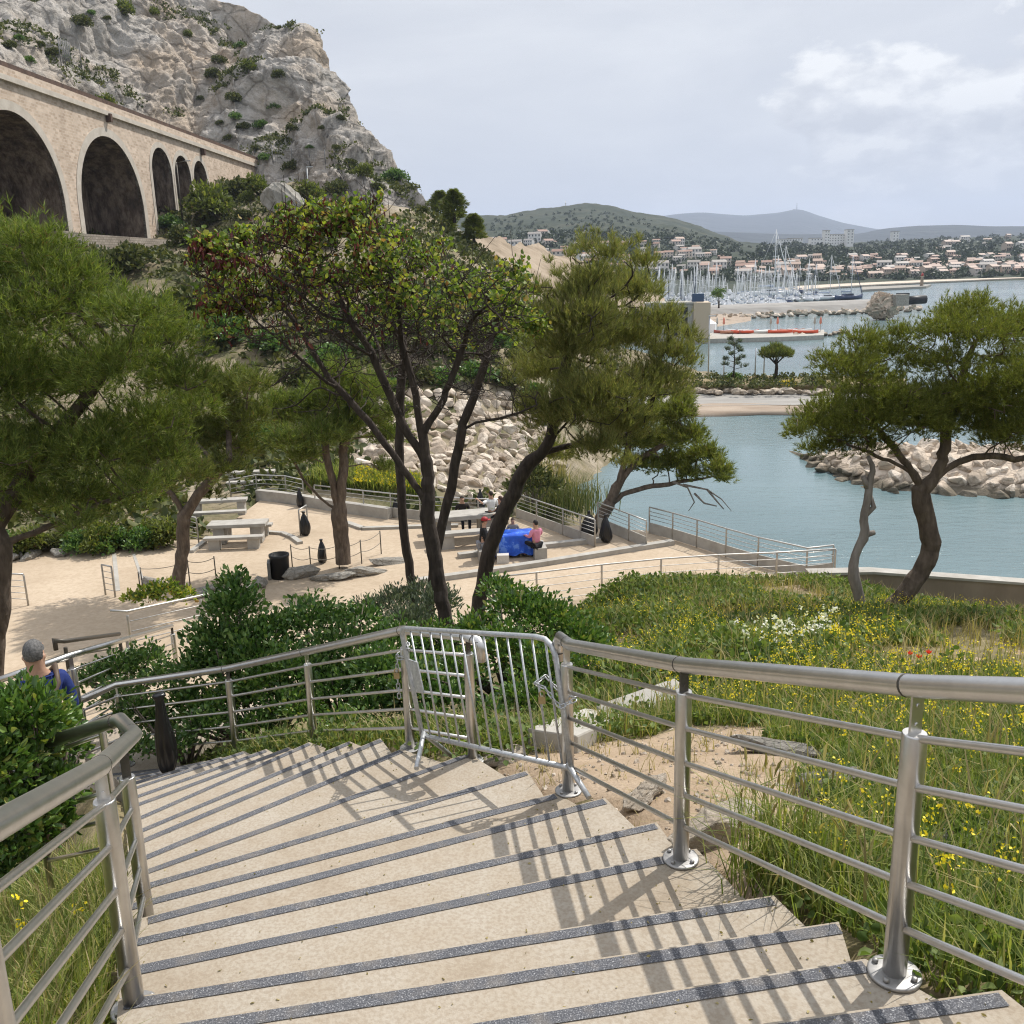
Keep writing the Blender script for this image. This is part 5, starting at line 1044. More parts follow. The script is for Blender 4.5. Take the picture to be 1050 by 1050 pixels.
# ------------------------------------------------------------------ far land
CP = [440, 520, 560, 600, 640, 690, 720, 760, 800, 860, 930, 1000, 1150]
ROWS = [(470, [-12, -12, -12, -12, -12.6, -12.8, -13.0, -14.5, -15, -15, -15, -15, -15]), (560, [-6, -5, -5, -6, -8, -10.5, -11, -12.6, -14.4, -15, -15, -15, -15]), (650, [4, 4, 4, 2, -1, -4, -6, -9, -12.2, -12.7, -12.7, -12.7, -12.7]),
        (800, [18, 20, 20, 20, 17, 13, 9, 4, 1, -2, -3, -3, -3]), (1000, [38, 38, 38, 40, 40, 34, 26, 18, 14, 12, 11, 10, 10]), (1300, [62, 66, 70, 72, 66, 56, 42, 30, 23, 22, 22, 22, 22]), (1500, [90, 84, 92, 99, 89, 73, 57, 34, 26, 27, 28, 30, 30]), (1750, [70, 66, 70, 72, 66, 58, 45, 34, 33, 34, 36, 38, 38]), (2600, [50]*13)]
RD = np.array([r[0] for r in ROWS], float); RZ = np.array([r[1] for r in ROWS], float); RX = np.array([[at_y(c, 270, 1000).x/1000 for c in CP]])[0]
def landz(x, y):
    x = np.asarray(x, float); y = np.asarray(y, float); u_ = np.interp(x/y, RX, np.arange(len(CP))); v_ = np.interp(y, RD, np.arange(len(RD)))
    i = np.minimum(u_.astype(int), len(CP)-2); j = np.minimum(v_.astype(int), len(RD)-2); a = u_-i; b = v_-j; b = b*b*(3-2*b)*.5+b*.5
    return RZ[j, i]*(1-a)*(1-b)+RZ[j, i+1]*a*(1-b)+RZ[j+1, i]*(1-a)*b+RZ[j+1, i+1]*a*b
lx = np.linspace(RX[0], RX[-1], 300); ly = 470*np.exp(np.linspace(0, 1, 170)*math.log(2600/470)); LX, LY = np.meshgrid(lx, ly); LX = LX*LY
LZ = np.maximum(landz(LX, LY), SEA-1.4); am = np.clip((LZ-SEA-1)/18, 0, 1); LZ = LZ+am*(4.0*vnoise(LX, LY, .012, 3, 6)+1.2*vnoise(LX, LY, .05, 8, 4)); LZ[0] = SEA-2
ii = np.arange(LX.size).reshape(LX.shape); lq = np.stack([ii[:-1, :-1], ii[:-1, 1:], ii[1:, 1:], ii[1:, :-1]], -1).reshape(-1, 4); lv = np.stack([LX, LY, LZ], -1).reshape(-1, 3)
tag(link('coastal_land', np_mesh('coastal_land', lv, 4, lq, M['farland'], True)), kind='structure')
LTREE = BVHTree.FromPolygons([tuple(v) for v in lv], [tuple(q) for q in lq.tolist()])
def on_land(px, py):
    h = LTREE.ray_cast(V((0, 0, 0)), ray(px, py).normalized()); return h[0]
def ridge(name, sil, depth, mat, amp, base=-13, seed=0, n=240, front=.35):
    W = np.array([tuple(at_y(px, py, depth)) for px, py in sil]); t = np.linspace(W[0, 0], W[-1, 0], n); zr = np.interp(t, W[:, 0], W[:, 2]); k = np.ones(5)/5; zr = np.convolve(np.pad(zr, 2, 'edge'), k, 'valid'); R_ = []
    for j, (f_, h_) in enumerate([(1-front, 0), (1-front*.8, .12), (1-front*.6, .3), (1-front*.45, .5), (1-front*.28, .72), (1-front*.12, .92), (1, 1), (1.12, .85), (1.3, .3), (1.4, 0)]):
        z = base+(zr-base)*h_; x = t*(f_ if f_ < 1 else f_); y = np.full(n, depth*f_); nz = np.array([noise.fractal(V((a/depth*9, b/depth*9, seed)), .9, 2, 6) for a, b in zip(x, y)]); z = z+amp*nz*(.25 if j == 6 else 1)*(h_ > 0); R_.append(np.stack([x, y, z], 1))
    R_ = np.array(R_); ii = np.arange(R_.shape[0]*n).reshape(-1, n); q = np.stack([ii[:-1, :-1], ii[:-1, 1:], ii[1:, 1:], ii[1:, :-1]], -1).reshape(-1, 4)
    return tag(link(name, np_mesh(name, R_, 4, q, mat, True)), kind='structure')
ridge('far_hills', [(300, 232), (480, 232), (640, 234), (800, 240), (880, 240), (905, 234.5), (940, 231.5), (985, 230.5), (1020, 232), (1060, 232), (1200, 233)], 4300, M['mount'], 9, seed=2)
ridge('mountains', [(300, 245), (560, 243), (640, 234), (665, 225), (690, 219.5), (720, 217.5), (740, 219.5), (765, 221), (800, 218), (814, 214.5), (822, 214), (836, 220), (866, 229), (900, 235), (980, 240), (1200, 242)], 7800, M['mount'], 22, seed=5)
p = at_y(817, 215, 7780); r_ = empty('antenna_mast', p-V((0, 0, 12)), 'red and white antenna mast on the blue mountain summit', 'mast'); MB().tube([(0, 0, 0), (0, 0, 62)], [5, 3], 6).build('pole', M['galv'], r_); MB().lathe([(12, 0), (12, 16), (4, 18)], (-20, 0, 0), 8).build('base_station', M['conc'], r_)
for px, py, h, lab in ((580, 216, 17, 'tall antenna mast on the green hill crest'), (596, 215, 11, 'shorter antenna mast just beside the hill summit')):
    p = at_y(px, py+1, 1490); r_ = empty('antenna_mast', p-V((0, 0, 2)), lab, 'mast'); MB().tube([(0, 0, 0), (0, 0, h)], [.7, .45], 6).build('pole', M['galv'], r_); MB().box((0, 0, h*.8), (2.4, 1, .8)).build('antenna', M['galv'], r_)
# bare tan slope behind the trees
rowsq = [[at_y(px, py, d) for px, py, d in r] for r in (
    [(430, 300, 150), (500, 305, 170), (560, 312, 190), (630, 318, 215), (680, 322, 235)], [(440, 285, 160), (500, 283, 185), (560, 290, 205), (630, 303, 228), (680, 312, 242)], [(450, 262, 175), (500, 258, 200), (560, 266, 222), (630, 285, 240), (680, 305, 250)], [(460, 245, 190), (500, 241, 215), (560, 255, 240), (630, 278, 255), (680, 303, 258)], [(460, 262, 260), (500, 262, 290), (560, 275, 300), (630, 295, 300), (680, 312, 290)])]
strip('tan_slope', rowsq, M['quarry'], n=220, nz=1.9, seed=9)
M['farleaf'] = mat_leaf('far_tree_leaves', [(0, (.018, .032, .014)), (.6, (.035, .055, .02)), (1, (.07, .085, .03))], trans=.1)
HSWALL = [mat_plain('house_wall', c, var=.05) for c in ((.58, .52, .45), (.50, .40, .31), (.70, .67, .62), (.48, .34, .26))]; HSROOF = [mat_plain('tile_roof', c, var=.15, scale=2) for c in ((.25, .14, .095), (.30, .20, .145), (.24, .215, .19))]; WIND = mat_plain('window_glass', (.03, .035, .04), rough=.2)
def house_mesh(w, d, h, rh, wm, rm, rows_, cols):
    mb = MB(); x, y = w/2, d/2
    mb.add([(-x, -y, -3), (x, -y, -3), (x, y, -3), (-x, y, -3), (-x, -y, h), (x, -y, h), (x, y, h), (-x, y, h), (-x, 0, h+rh*.98), (x, 0, h+rh*.98)], [(0, 1, 5, 4), (2, 3, 7, 6), (1, 2, 6, 9, 5), (3, 0, 4, 8, 7)], 0)
    e = .35; mb.add([(-x-e, -y-e, h-.1), (x+e, -y-e, h-.1), (x+e, 0, h+rh+.1), (-x-e, 0, h+rh+.1), (x+e, y+e, h-.1), (-x-e, y+e, h-.1)], [(0, 1, 2, 3), (3, 2, 4, 5)], 1)
    for r_ in range(rows_):
        for c in range(cols): mb.box((-x+(c+.5)*w/cols, -y-.02, (r_+.55)*h/rows_), (w/cols*.38, .1, h/rows_*.5), 0, 2)
    me = bpy.data.meshes.new('house'); me.from_pydata(mb.v, [], mb.f)
    for m in (wm, rm, WIND): me.materials.append(m)
    me.polygons.foreach_set('material_index', mb.m); me.update(); return me
HM = []
for i, (nm, wm, rm) in enumerate((('cream house with a terracotta roof', 0, 0), ('ochre house with a pale tiled roof', 1, 1), ('white house with a grey roof', 2, 2), ('pink house with a terracotta roof', 3, 0), ('white house with a terracotta roof', 2, 1))):
    for j in range(2): HM.append((house_mesh(random.uniform(8, 13), random.uniform(7, 9), random.uniform(3.6, 6.2)+j*1.5, random.uniform(1, 2), HSWALL[wm], HSROOF[rm], 2, 3+j), nm))
hs = []
def houses(n, poly, where, grp, smin, smax, pick=None):
    xs = [p[0] for p in poly]; ys = [p[1] for p in poly]; k = 0; tries = 0
    while k < n and tries < n*60:
        tries += 1; px = random.uniform(min(xs), max(xs)); py = random.uniform(min(ys), max(ys))
        if not inside(poly, np.array([px]), np.array([py]))[0]: continue
        p = on_land(px, py)
        if p is None or p.z < SEA+.6: continue
        if any((p.xy-q.xy).length < 8 for q in hs): continue
        hs.append(p); me, nm = HM[random.choice(pick) if pick else random.randrange(len(HM))]; o = link('house', me); o.location = p; o.scale = (random.uniform(smin, smax),)*3; o.rotation_euler.z = random.uniform(-.5, .5); tag(o, 'small '+nm+' '+where, 'house', grp); k += 1
houses(110, [(760, 288), (1055, 281), (1055, 264), (900, 265), (800, 268), (755, 274)], 'in the seaside town across the bay', 'houses of the seaside town', .5, .85)
houses(48, [(760, 288), (1055, 281), (1055, 273), (760, 279)], 'near the far shore of the bay', 'houses along the far shore', .55, .85)
houses(64, [(560, 262), (640, 250), (720, 250), (745, 270), (740, 284), (660, 282), (600, 274)], 'on the slope behind the marina', 'houses on the slope behind the marina', .5, .85, [0, 1, 4, 5, 0, 1, 8, 9, 6])
houses(16, [(500, 250), (560, 240), (600, 255), (560, 268)], 'at the foot of the green hill', 'houses at the foot of the green hill', .55, .9, [0, 1, 4, 5])
houses(14, [(930, 252), (1050, 242), (1055, 258), (930, 262)], 'on the wooded rise behind the town', 'houses on the wooded rise', .6, .9, [2, 3, 4, 5])
BLOCKW = mat_plain('white_render', (.80, .79, .76), var=.03)
def block(px, py, d, w, h, dep, lab, wm=None):
    p = at_y(px, py, d); r_ = empty('apartment_block', p, lab, 'apartment block'); MB().box((0, 0, h/2-4), (w, dep, h+8)).build('wall', wm or BLOCKW, r_)
    mb = MB(); nf = max(2, int(h/3.2)); nc = max(2, int(w/3.5))
    for i in range(nf):
        for j in range(nc): mb.box((-w/2+(j+.5)*w/nc, -dep/2-.05, (i+.6)*h/nf), (w/nc*.34, .2, h/nf*.3))
    mb.build('window', WIND, r_); MB().box((0, 0, h+.4), (w+.4, dep+.4, .8)).build('roof', M['conc'], r_)
block(855, 251, 1330, 26, 13, 12, 'broad pale apartment slab with a lower centre on the wooded rise'); block(870, 251, 1320, 9.5, 19, 11, 'pale tower at one end of the broad slab'); block(846.5, 251, 1320, 7, 18, 11, 'pale tower at the other end of the broad slab'); block(917, 247, 1380, 9, 12, 9, 'single white tower block on the ridge line')
block(802, 252, 1300, 14, 8, 10, 'first low pale block in the row of three by the mountain foot'); block(815, 252, 1300, 18, 9, 10, 'middle wide pale block in the row by the mountain foot'); block(836, 251, 1310, 16, 8, 10, 'last pale block of the row before the broad slab'); block(984, 270, 960, 22, 5, 10, 'long flat white building above the seafront'); block(977, 250, 1300, 24, 3.5, 10, 'long pale shed on the wooded rise'); block(668, 248, 1080, 5, 7, 6, 'terracotta red tower house on the slope above the marina', HSROOF[0])
# far shore boulders band and little harbour mole
flat('mole', [(884, 297), (950, 293.5), (955, 291.5), (884, 294)], SEA+1.0, M['rock'], 2, 'dark low harbour mole with a beacon', 'mole')
p = at_z(945, 293, SEA+1); r_ = empty('beacon', p, 'small harbour beacon at the end of the low mole', 'beacon'); MB().lathe([(.9, 0), (.7, 4.5), (1.0, 4.6), (1.0, 5)], seg=10).build('tower', M['boulder'], r_); MB().lathe([(.6, 5), (.6, 6), (.05, 6.7)], seg=10).build('lantern', mat_plain('red_paint', (.4, .05, .04)), r_)
flat('quay', [(780, 303), (830, 296), (860, 293.5), (960, 288.5), (1080, 283.5), (1080, 281.5), (960, 286.5), (860, 291), (820, 293), (775, 299)], SEA+1.1, M['boulder'], 2)
# woods on the land: leaf clumps by the hundred
def leaf_clumps(items, per, leaf, flat_=.75):
    C = np.repeat(np.array([p for p, s in items], float), per, 0); Sx = np.repeat(np.array([s for p, s in items], float), per); n = len(C)
    d = RNG.normal(size=(n, 3)); d /= np.linalg.norm(d, axis=1, keepdims=True); d[:, 2] = d[:, 2]*flat_+.55; C = C+d*(Sx*RNG.uniform(.55, 1, n))[:, None]
    a = RNG.normal(size=(n, 3)); a /= np.linalg.norm(a, axis=1, keepdims=True); b = np.cross(a, RNG.normal(size=(n, 3))); b /= np.linalg.norm(b, axis=1, keepdims=True); l = (Sx*leaf*RNG.uniform(.6, 1.2, n))[:, None]
    vs = np.stack([C-a*l, C+b*l*.7, C+a*l, C-b*l*.7], 1).reshape(-1, 3); return vs, np.arange(len(vs)).reshape(-1, 4)
items = []
def wood(n, poly, s0, s1):
    xs = [p[0] for p in poly]; ys = [p[1] for p in poly]
    for i in range(n):
        px = random.uniform(min(xs), max(xs)); py = random.uniform(min(ys), max(ys))
        if inside(poly, np.array([px]), np.array([py]))[0]:
            p = on_land(px, py)
            if p and p.z > SEA+.8: items.append((tuple(p), random.uniform(s0, s1)))
wood(500, [(800, 281), (945, 274), (945, 279), (860, 285), (800, 289)], 1.8, 3.0); wood(1900, [(740, 290), (1055, 284), (1055, 240), (860, 245), (780, 250)], 1.8, 4.2); wood(700, [(560, 285), (600, 245), (720, 240), (800, 262), (790, 290)], 1.6, 3.6); wood(900, [(480, 226), (560, 219), (600, 214), (690, 230), (790, 266), (700, 250), (600, 240), (490, 240)], 1.3, 2.8); wood(350, [(490, 245), (560, 236), (700, 245), (640, 255), (540, 258)], 2.2, 4.2)
vs, fs = leaf_clumps(items, 34, .38); tag(link('far_woods', np_mesh('far_woods', vs, 4, fs, M['farleaf'])), kind='stuff')

# ------------------------------------------------------------------ marina
WHT = mat_plain('boat_white', (.72, .73, .74), rough=.35); NAV = mat_plain('boat_navy', (.05, .07, .13), rough=.4); SAILC = mat_plain('sail_cover', (.26, .31, .40), rough=.7); MAST = mat_plain('mast_alloy', (.66, .67, .68), rough=.45)
def boat_mesh(L, W, mast, wm, sail=True):
    mb = MB(); vs, fs = hull_pts(L, W, 1.1, 11); mb.add(vs, fs, 0, True); mb.box((-.3, 0, 1.55), (L*.36, W*.5, .7), 0, 0, .8); mb.box((-.3, -W*.252, 1.6), (L*.26, .04, .22), 0, 2)
    if mast:
        mb.tube([(L*.08, 0, 1.1), (L*.08, 0, mast)], [.13, .09], 6, 1); mb.tube([(L*.08, 0, 2.3), (-L*.30, 0, 2.4)], .09, 6, 1); mb.tube([(L*.07, 0, 2.48), (-L*.28, 0, 2.55)], [.28, .16], 6, 3); mb.tube([(L*.08, 0, mast-.2), (L*.49, 0, 1.3)], [.05, .14], 5, 0); mb.tube([(L*.08, 0, mast-.2), (-L*.48, 0, 1.3)], .025, 4, 1)
        mb.tube([(L*.08, -.9, mast*.6), (L*.08, .9, mast*.6)], .05, 4, 1)
        for s in (-1, 1): mb.tube([(L*.08, 0, mast-.3), (L*.08, s*.9, mast*.6), (L*.08, s*W*.48, 1.2)], .022, 4, 1)
    else: mb.box((.2, 0, 2.2), (L*.25, W*.45, .8), 0, 0, .75); mb.box((.4, 0, 2.25), (L*.22, W*.46, .3), 0, 2, .9)
    me = bpy.data.meshes.new('boat'); me.from_pydata(mb.v, [], mb.f)
    for m in (wm, MAST, WIND, SAILC): me.materials.append(m)
    me.polygons.foreach_set('material_index', mb.m); me.polygons.foreach_set('use_smooth', mb.sm); me.update(); return me
BMESH = [(boat_mesh(9, 3.0, 11.5, WHT), 'sailing_yacht', 'white sailing yacht with a bare mast in the crowded marina'), (boat_mesh(11, 3.4, 14.5, WHT), 'sailing_yacht', 'large white sailing yacht with a tall bare mast in the crowded marina'), (boat_mesh(10, 3.2, 13, NAV), 'sailing_yacht', 'navy hulled sailing yacht in the crowded marina'), (boat_mesh(7.5, 2.8, 0, WHT), 'motor_boat', 'white motor boat in the crowded marina'), (boat_mesh(8, 2.6, 9.5, WHT), 'sailing_yacht', 'small white sailing yacht with a short mast in the crowded marina')]
def boat(k, p, rz, sc=1, label=None, group='boats moored in the marina'):
    me, nm, lb = BMESH[k]; o = link(nm, me); o.location = p; o.rotation_euler = (0, 0, rz); o.scale = (sc,)*3; tag(o, label or lb, 'sailboat' if nm[0] == 's' else 'motor boat', group)
nb2 = 0
for d, x0, x1, st in ((318, 672, 800, 9), (338, 668, 815, 8.5), (362, 664, 838, 8), (390, 660, 846, 7.2), (424, 660, 842, 7.5), (462, 660, 830, 8)):
    px = x0
    while px < x1:
        u_ = ray(px, 300); x = u_.x/u_.y*d; boat(random.choices(range(5), [5, 3, 2, 4, 3])[0], V((x, d+random.uniform(-3, 3), SEA+.05)), pi/2+random.uniform(-.08, .08), random.uniform(.68, 1.15)); nb2 += 1; px += st*random.uniform(.75, 1.25)
    mb = MB(); xa = ray(x0-4, 300).x/ray(x0-4, 300).y*(d+8); xb = ray(x1, 300).x/ray(x1, 300).y*(d+8); mb.box(((xa+xb)/2, d+8, SEA+.4), (xb-xa, 2.2, .5)); tag(mb.build('pontoon', M['conc']), 'floating pontoon between rows of moored boats in the marina', 'pontoon', 'pontoons of the marina')
print('boats', nb2)
boat(1, at_z(790, 305, SEA), .3, 1.95, 'tallest mast yacht moored at the edge of the marina', None); boat(1, at_z(801, 304, SEA), .2, 1.5, 'second tallest mast yacht at the edge of the marina', None)
boat(1, at_z(848, 308, SEA), .2, 1.15, 'lone white yacht moored inside the far breakwater', None); boat(2, at_z(870, 307.5, SEA), .3, 1.25, 'dark yacht with splayed rigging inside the far breakwater', None)
# ------------------------------------------------------------------ air
mbh = MB(); mbh.box((0, 500, 341.7), (23600, 23600, 716.6)); ho = mbh.build('haze', bpy.data.materials.new('haze_air')); hm = ho.data.materials[0]; hm.use_nodes = True; nt = hm.node_tree; nt.nodes.clear(); out = nt.nodes.new('ShaderNodeOutputMaterial'); pv = nt.nodes.new('ShaderNodeVolumePrincipled'); pv.inputs['Color'].default_value = (.68, .79, 1, 1); pv.inputs['Density'].default_value = 1.15e-4; pv.inputs['Anisotropy'].default_value = .2; nt.links.new(pv.outputs[0], out.inputs['Volume']); tag(ho, kind='stuff')
# ------------------------------------------------------------------ foliage generators
def unit(n): d = RNG.normal(size=(n, 3)); return d/np.linalg.norm(d, axis=1, keepdims=True)
def needle_mesh(name, mat, tufts, axes, k, length, width, spread=.75):
    """k thin triangles fanned about each tuft axis"""
    n = len(tufts); T = np.repeat(tufts, k, 0); A_ = np.repeat(axes, k, 0); d = A_+unit(n*k)*spread; d /= np.linalg.norm(d, axis=1, keepdims=True)
    ln = (length*RNG.uniform(.6, 1.15, n*k))[:, None]; s = np.cross(d, unit(n*k)); s /= np.linalg.norm(s, axis=1, keepdims=True)+1e-9; w = (width*RNG.uniform(.7, 1.3, n*k))[:, None]
    T = T+A_*(RNG.uniform(-.5, .5, n*k)*length)[:, None]
    vs = np.stack([T-s*w, T+s*w, T+d*ln], 1).reshape(-1, 3); return np_mesh(name, vs, 3, np.arange(len(vs)), mat)
def leaf_mesh(name, mat, C, axis, L, W, fold=.25):
    """six-vertex folded leaves, C base points, axis pointing direction"""
    n = len(C); a = axis/np.linalg.norm(axis, axis=1, keepdims=True); s = np.cross(a, unit(n)+np.array([0, 0, .4])); s /= np.linalg.norm(s, axis=1, keepdims=True)+1e-9; u_ = np.cross(s, a)
    l = (L*RNG.uniform(.6, 1.2, n))[:, None]; w = (W*RNG.uniform(.7, 1.2, n))[:, None]
    b = C; t = C+a*l-u_*l*.12; m1 = C+a*l*.35; m2 = C+a*l*.72
    vs = np.stack([b, m1+s*w+u_*w*fold, m2+s*w*.75+u_*w*fold, t, m2-s*w*.75+u_*w*fold, m1-s*w+u_*w*fold], 1).reshape(-1, 3); o = np.arange(n)[:, None]*6
    q = np.concatenate([o+np.array([0, 1, 2, 3]), o+np.array([0, 3, 4, 5])], 1).reshape(-1, 4); return np_mesh(name, vs, 4, q, mat)
def grow(paths, attract, step, kill, infl, maxn=2600, jit=.25, seed=1, up=0.0):
    """space colonisation from the trunk paths to attractor points; returns nodes, parents, radii"""
    r = np.random.default_rng(seed); N = []; Pn = []; fixed = []
    for pth, par in paths:
        P = [np.array(p, float) for p in pth]; last = par
        for _ in range(2):                       # round the corners of the drawn path
            if len(P) > 2: P = [P[0]]+[q for a_, b_ in zip(P[:-1], P[1:]) for q in (a_*.75+b_*.25, a_*.25+b_*.75)][1:-1]+[P[-1]]
        P = [P[0]]+[p+r.normal(size=3)*step*.06 for p in P[1:]]
        for i, p in enumerate(P):
            if i == 0 and par is None: N.append(p); Pn.append(-1); last = 0; continue
            if i == 0: 
                last = int(np.argmin([np.linalg.norm(q-p) for q in N])); continue
            q0 = N[last]; m = max(1, int(np.linalg.norm(p-q0)/step))
            for k in range(1, m+1): N.append(q0+(p-q0)*k/m); Pn.append(last); last = len(N)-1
    A_ = np.array(attract, float); zmax = A_[:, 2].max()+.05; alive = np.ones(len(A_), bool); it = 0; X = np.array(N)
    near_i = np.zeros(len(A_), int); near_d = np.full(len(A_), 1e9)
    def upd(lo):
        for j in range(lo, len(N)):
            d = np.linalg.norm(A_-N[j], axis=1); b = d < near_d; near_d[b] = d[b]; near_i[b] = j
    upd(0)
    while len(N) < maxn and it < 220:
        it += 1; sel = alive & (near_d < infl)
        if not sel.any():
            if not alive.any(): break
            sel = alive & (near_d <= near_d[alive].min()*1.05)
        acc = {}
        for a in np.nonzero(sel)[0]:
            j = near_i[a]; v = (A_[a]-N[j])/(near_d[a]+1e-9); acc[j] = acc.get(j, 0)+v
        lo = len(N)
        for j, v in acc.items():
            v = v+r.normal(size=3)*jit+np.array([0, 0, up]); l = np.linalg.norm(v)
            if l < .05: continue
            q = N[j]+v/l*step
            if q[2] > zmax: continue
            N.append(q); Pn.append(j)
        upd(lo); alive &= near_d > kill
        if len(N) == lo: break
    n = len(N); rad = np.zeros(n); kids = np.zeros(n, int)
    for j in range(n-1, 0, -1): kids[Pn[j]] += 1
    return np.array(N), np.array(Pn), kids
def branch_mesh(name, N, Pn, kids, tip, base, mat, seg=5, expo=2.3, flare=1.0):
    n = len(N); a = np.zeros(n); a[kids == 0] = 1
    for j in range(n-1, 0, -1): a[Pn[j]] += max(a[j], 1e-9)
    rad = tip*np.power(np.maximum(a, 1), 1/expo); sc = base/rad[0]
    if sc < 1: rad = np.maximum(tip*.7, rad*sc)
    else: rad = rad*(1+(sc-1)*np.clip((rad/rad[0])**1.0, 0, 1))
    jr = RNG.uniform(.965, 1.035, n); rad = rad*jr
    # one ring per node, oriented along its parent direction
    P = N; par = np.where(Pn < 0, 0, Pn); d = P-P[par]; d[0] = P[1]-P[0] if n > 1 else np.array([0, 0, 1]); d /= np.linalg.norm(d, axis=1, keepdims=True)+1e-9
    s = np.zeros((n, 3)); main = np.full(n, -1)
    for j in range(1, n):
        q = Pn[j]
        if main[q] < 0 or rad[j] > rad[main[q]]: main[q] = j
    d_ = d.copy()
    for j in range(n):
        if main[j] >= 0: d[j] = d_[j]+d_[main[j]]; d[j] /= np.linalg.norm(d[j])+1e-9
    for j in range(n):                           # parallel-transported frames keep the bark continuous
        ref = s[Pn[j]] if Pn[j] >= 0 else (np.array([1.0, 0, 0]) if abs(d[j, 0]) < .8 else np.array([0, 1.0, 0]))
        v = ref-d[j]*ref.dot(d[j]); l = np.linalg.norm(v)
        if l < .05: v = np.cross(d[j], [.3, .5, .8]); l = np.linalg.norm(v)
        s[j] = v/l
    t = np.cross(d, s)
    vs = []; fs = []
    seen = np.zeros(n, bool)
    ang = np.arange(seg)*2*pi/seg; ca, sa = np.cos(ang), np.sin(ang)
    idx = [i for i in range(n) if Pn[i] >= 0]; I = np.array(idx); J = Pn[I]
    ra = np.minimum(rad[J], rad[I]*1.35); big = rad[J] > rad[I]*1.35
    cont = (main[J] == I); fj = np.where(cont, J, I); ra = np.where(cont, rad[J], ra)
    A0 = P[J][:, None]+(s[fj][:, None]*ca[None, :, None]+t[fj][:, None]*sa[None, :, None])*ra[:, None, None]
    d2 = d.copy(); B0 = P[I][:, None]+(s[I][:, None]*ca[None, :, None]+t[I][:, None]*sa[None, :, None])*rad[I][:, None, None]
    vs = np.concatenate([A0, B0], 1).reshape(-1, 3); m = len(I); o = (np.arange(m)*2*seg)[:, None, None]; k = np.arange(seg); k2 = (k+1) % seg
    q = np.stack([k, k2, seg+k2, seg+k], 1)[None]+o; return np_mesh(name, vs, 4, q.reshape(-1, 4), mat, True)
def in_clumps(cl, n, shell=.5):
    """n random points inside clump spheres [(centre, radius)], and outward directions"""
    w = np.array([r**2.4 for c, r in cl]); w /= w.sum(); pick = RNG.choice(len(cl), n, p=w); C = np.array([c for c, r in cl])[pick]; R_ = np.array([r for c, r in cl])[pick]; d = unit(n); d[:, 2] = np.where(d[:, 2] < -.35, -d[:, 2]*.6, d[:, 2]); rho = RNG.uniform(0, 1, n)**shell; lump = 1+.22*np.sin(d[:, 0]*7+pick)*np.sin(d[:, 1]*6+pick*2)
    return C+d*(R_*rho*lump)[:, None]*np.array([1, 1, .86]), d
def px_clumps(lst, d, rng=1.0, seed=0, scale=1.0):
    rnd = random.Random(seed); out = []
    for c in lst:
        px, py, r = c[:3]; dd = d+(c[3] if len(c) > 3 else rnd.uniform(-1, 1)*rng); p = at_y(px, py, dd); out.append((np.array(p), r/F*dd*1.04*scale))
    return out
def pine(name, label, paths_px, d, clumps_px, mats, base_r, n_tuft, k, L, w, rng=1.0, seed=1, step=.22, tip=.008, bark='bark_pine', extra=None, group=None, spread=.75, upw=.55, cat='tree', infl=2.2, shell=.45, twig=True):
    paths = []
    for i, pp in enumerate(paths_px):
        P = []
        for q in pp: P.append(np.array(at_y(q[0], q[1], d+(q[2] if len(q) > 2 else 0))))
        paths.append((P, None if i == 0 else -1))
    cl = px_clumps(clumps_px, d, rng, seed); at, _ = in_clumps(cl, int(len(cl)*16), .8)
    N, Pn, kids = grow(paths, at, step, step*1.3, infl, seed=seed); b0 = paths[0][0][0]; root = empty(name, V(b0), label, cat, group)
    N_ = N-b0; link('trunk', branch_mesh('trunk', N_, Pn, kids, tip, base_r, M[bark], 8 if base_r > .1 else 6), root)
    C, dr = in_clumps(cl, n_tuft, shell); ax = dr*.8+np.array([0, 0, upw])+unit(n_tuft)*.4; ax /= np.linalg.norm(ax, axis=1, keepdims=True)
    cm_ = needle_mesh('crown', M[mats], C-b0, ax, k, L, w, spread); link('crown', cm_, root)
    return root, cl
# --- T1 big pine at the left edge
pine('pine_tree', 'big bushy pine filling the left edge with long bright green needles', [[(-14, 770), (-6, 660), (2, 570), (-6, 540, .1), (-30, 470, .3)], [(-2, 560), (40, 545, .2), (95, 520, .3), (150, 500, .3)], [(-6, 540), (30, 480, .4), (80, 420, .4), (120, 360, .5)]], 13.2,
     [(36, 258, 44), (0, 262, 48), (66, 290, 46), (-40, 280, 60), (95, 320, 48), (28, 330, 62), (142, 325, 42), (170, 352, 44), (182, 395, 42), (120, 385, 60), (60, 400, 62), (0, 400, 66), (150, 440, 50), (100, 470, 56), (40, 470, 58), (-10, 480, 58), (170, 470, 34), (125, 515, 40), (70, 515, 46), (15, 520, 44), (-60, 380, 90), (-60, 480, 70), (205, 420, 24), (20, 285, 40), (150, 500, 30), (80, 540, 26)], 'pine', .17, 11500, 15, .135, .0058, rng=.85, seed=3, step=.16)
# --- T2 single dark trunk pine
pine('pine_tree', 'pine with a single dark trunk standing on the sand beside the picnic table', [[(182, 607), (186, 575), (189, 540), (187, 522), (176, 505), (160, 490)], [(189, 530), (205, 505), (235, 470)]], 27.6,
     [(205, 410, 40), (240, 400, 34), (178, 450, 42), (225, 450, 42), (255, 430, 28), (150, 480, 36), (190, 490, 32), (225, 485, 28), (160, 505, 22), (215, 508, 14), (250, 465, 20), (262, 395, 20)], 'pine_dark', .20, 5200, 13, .20, .011, rng=1.6, seed=5, step=.3, tip=.012)
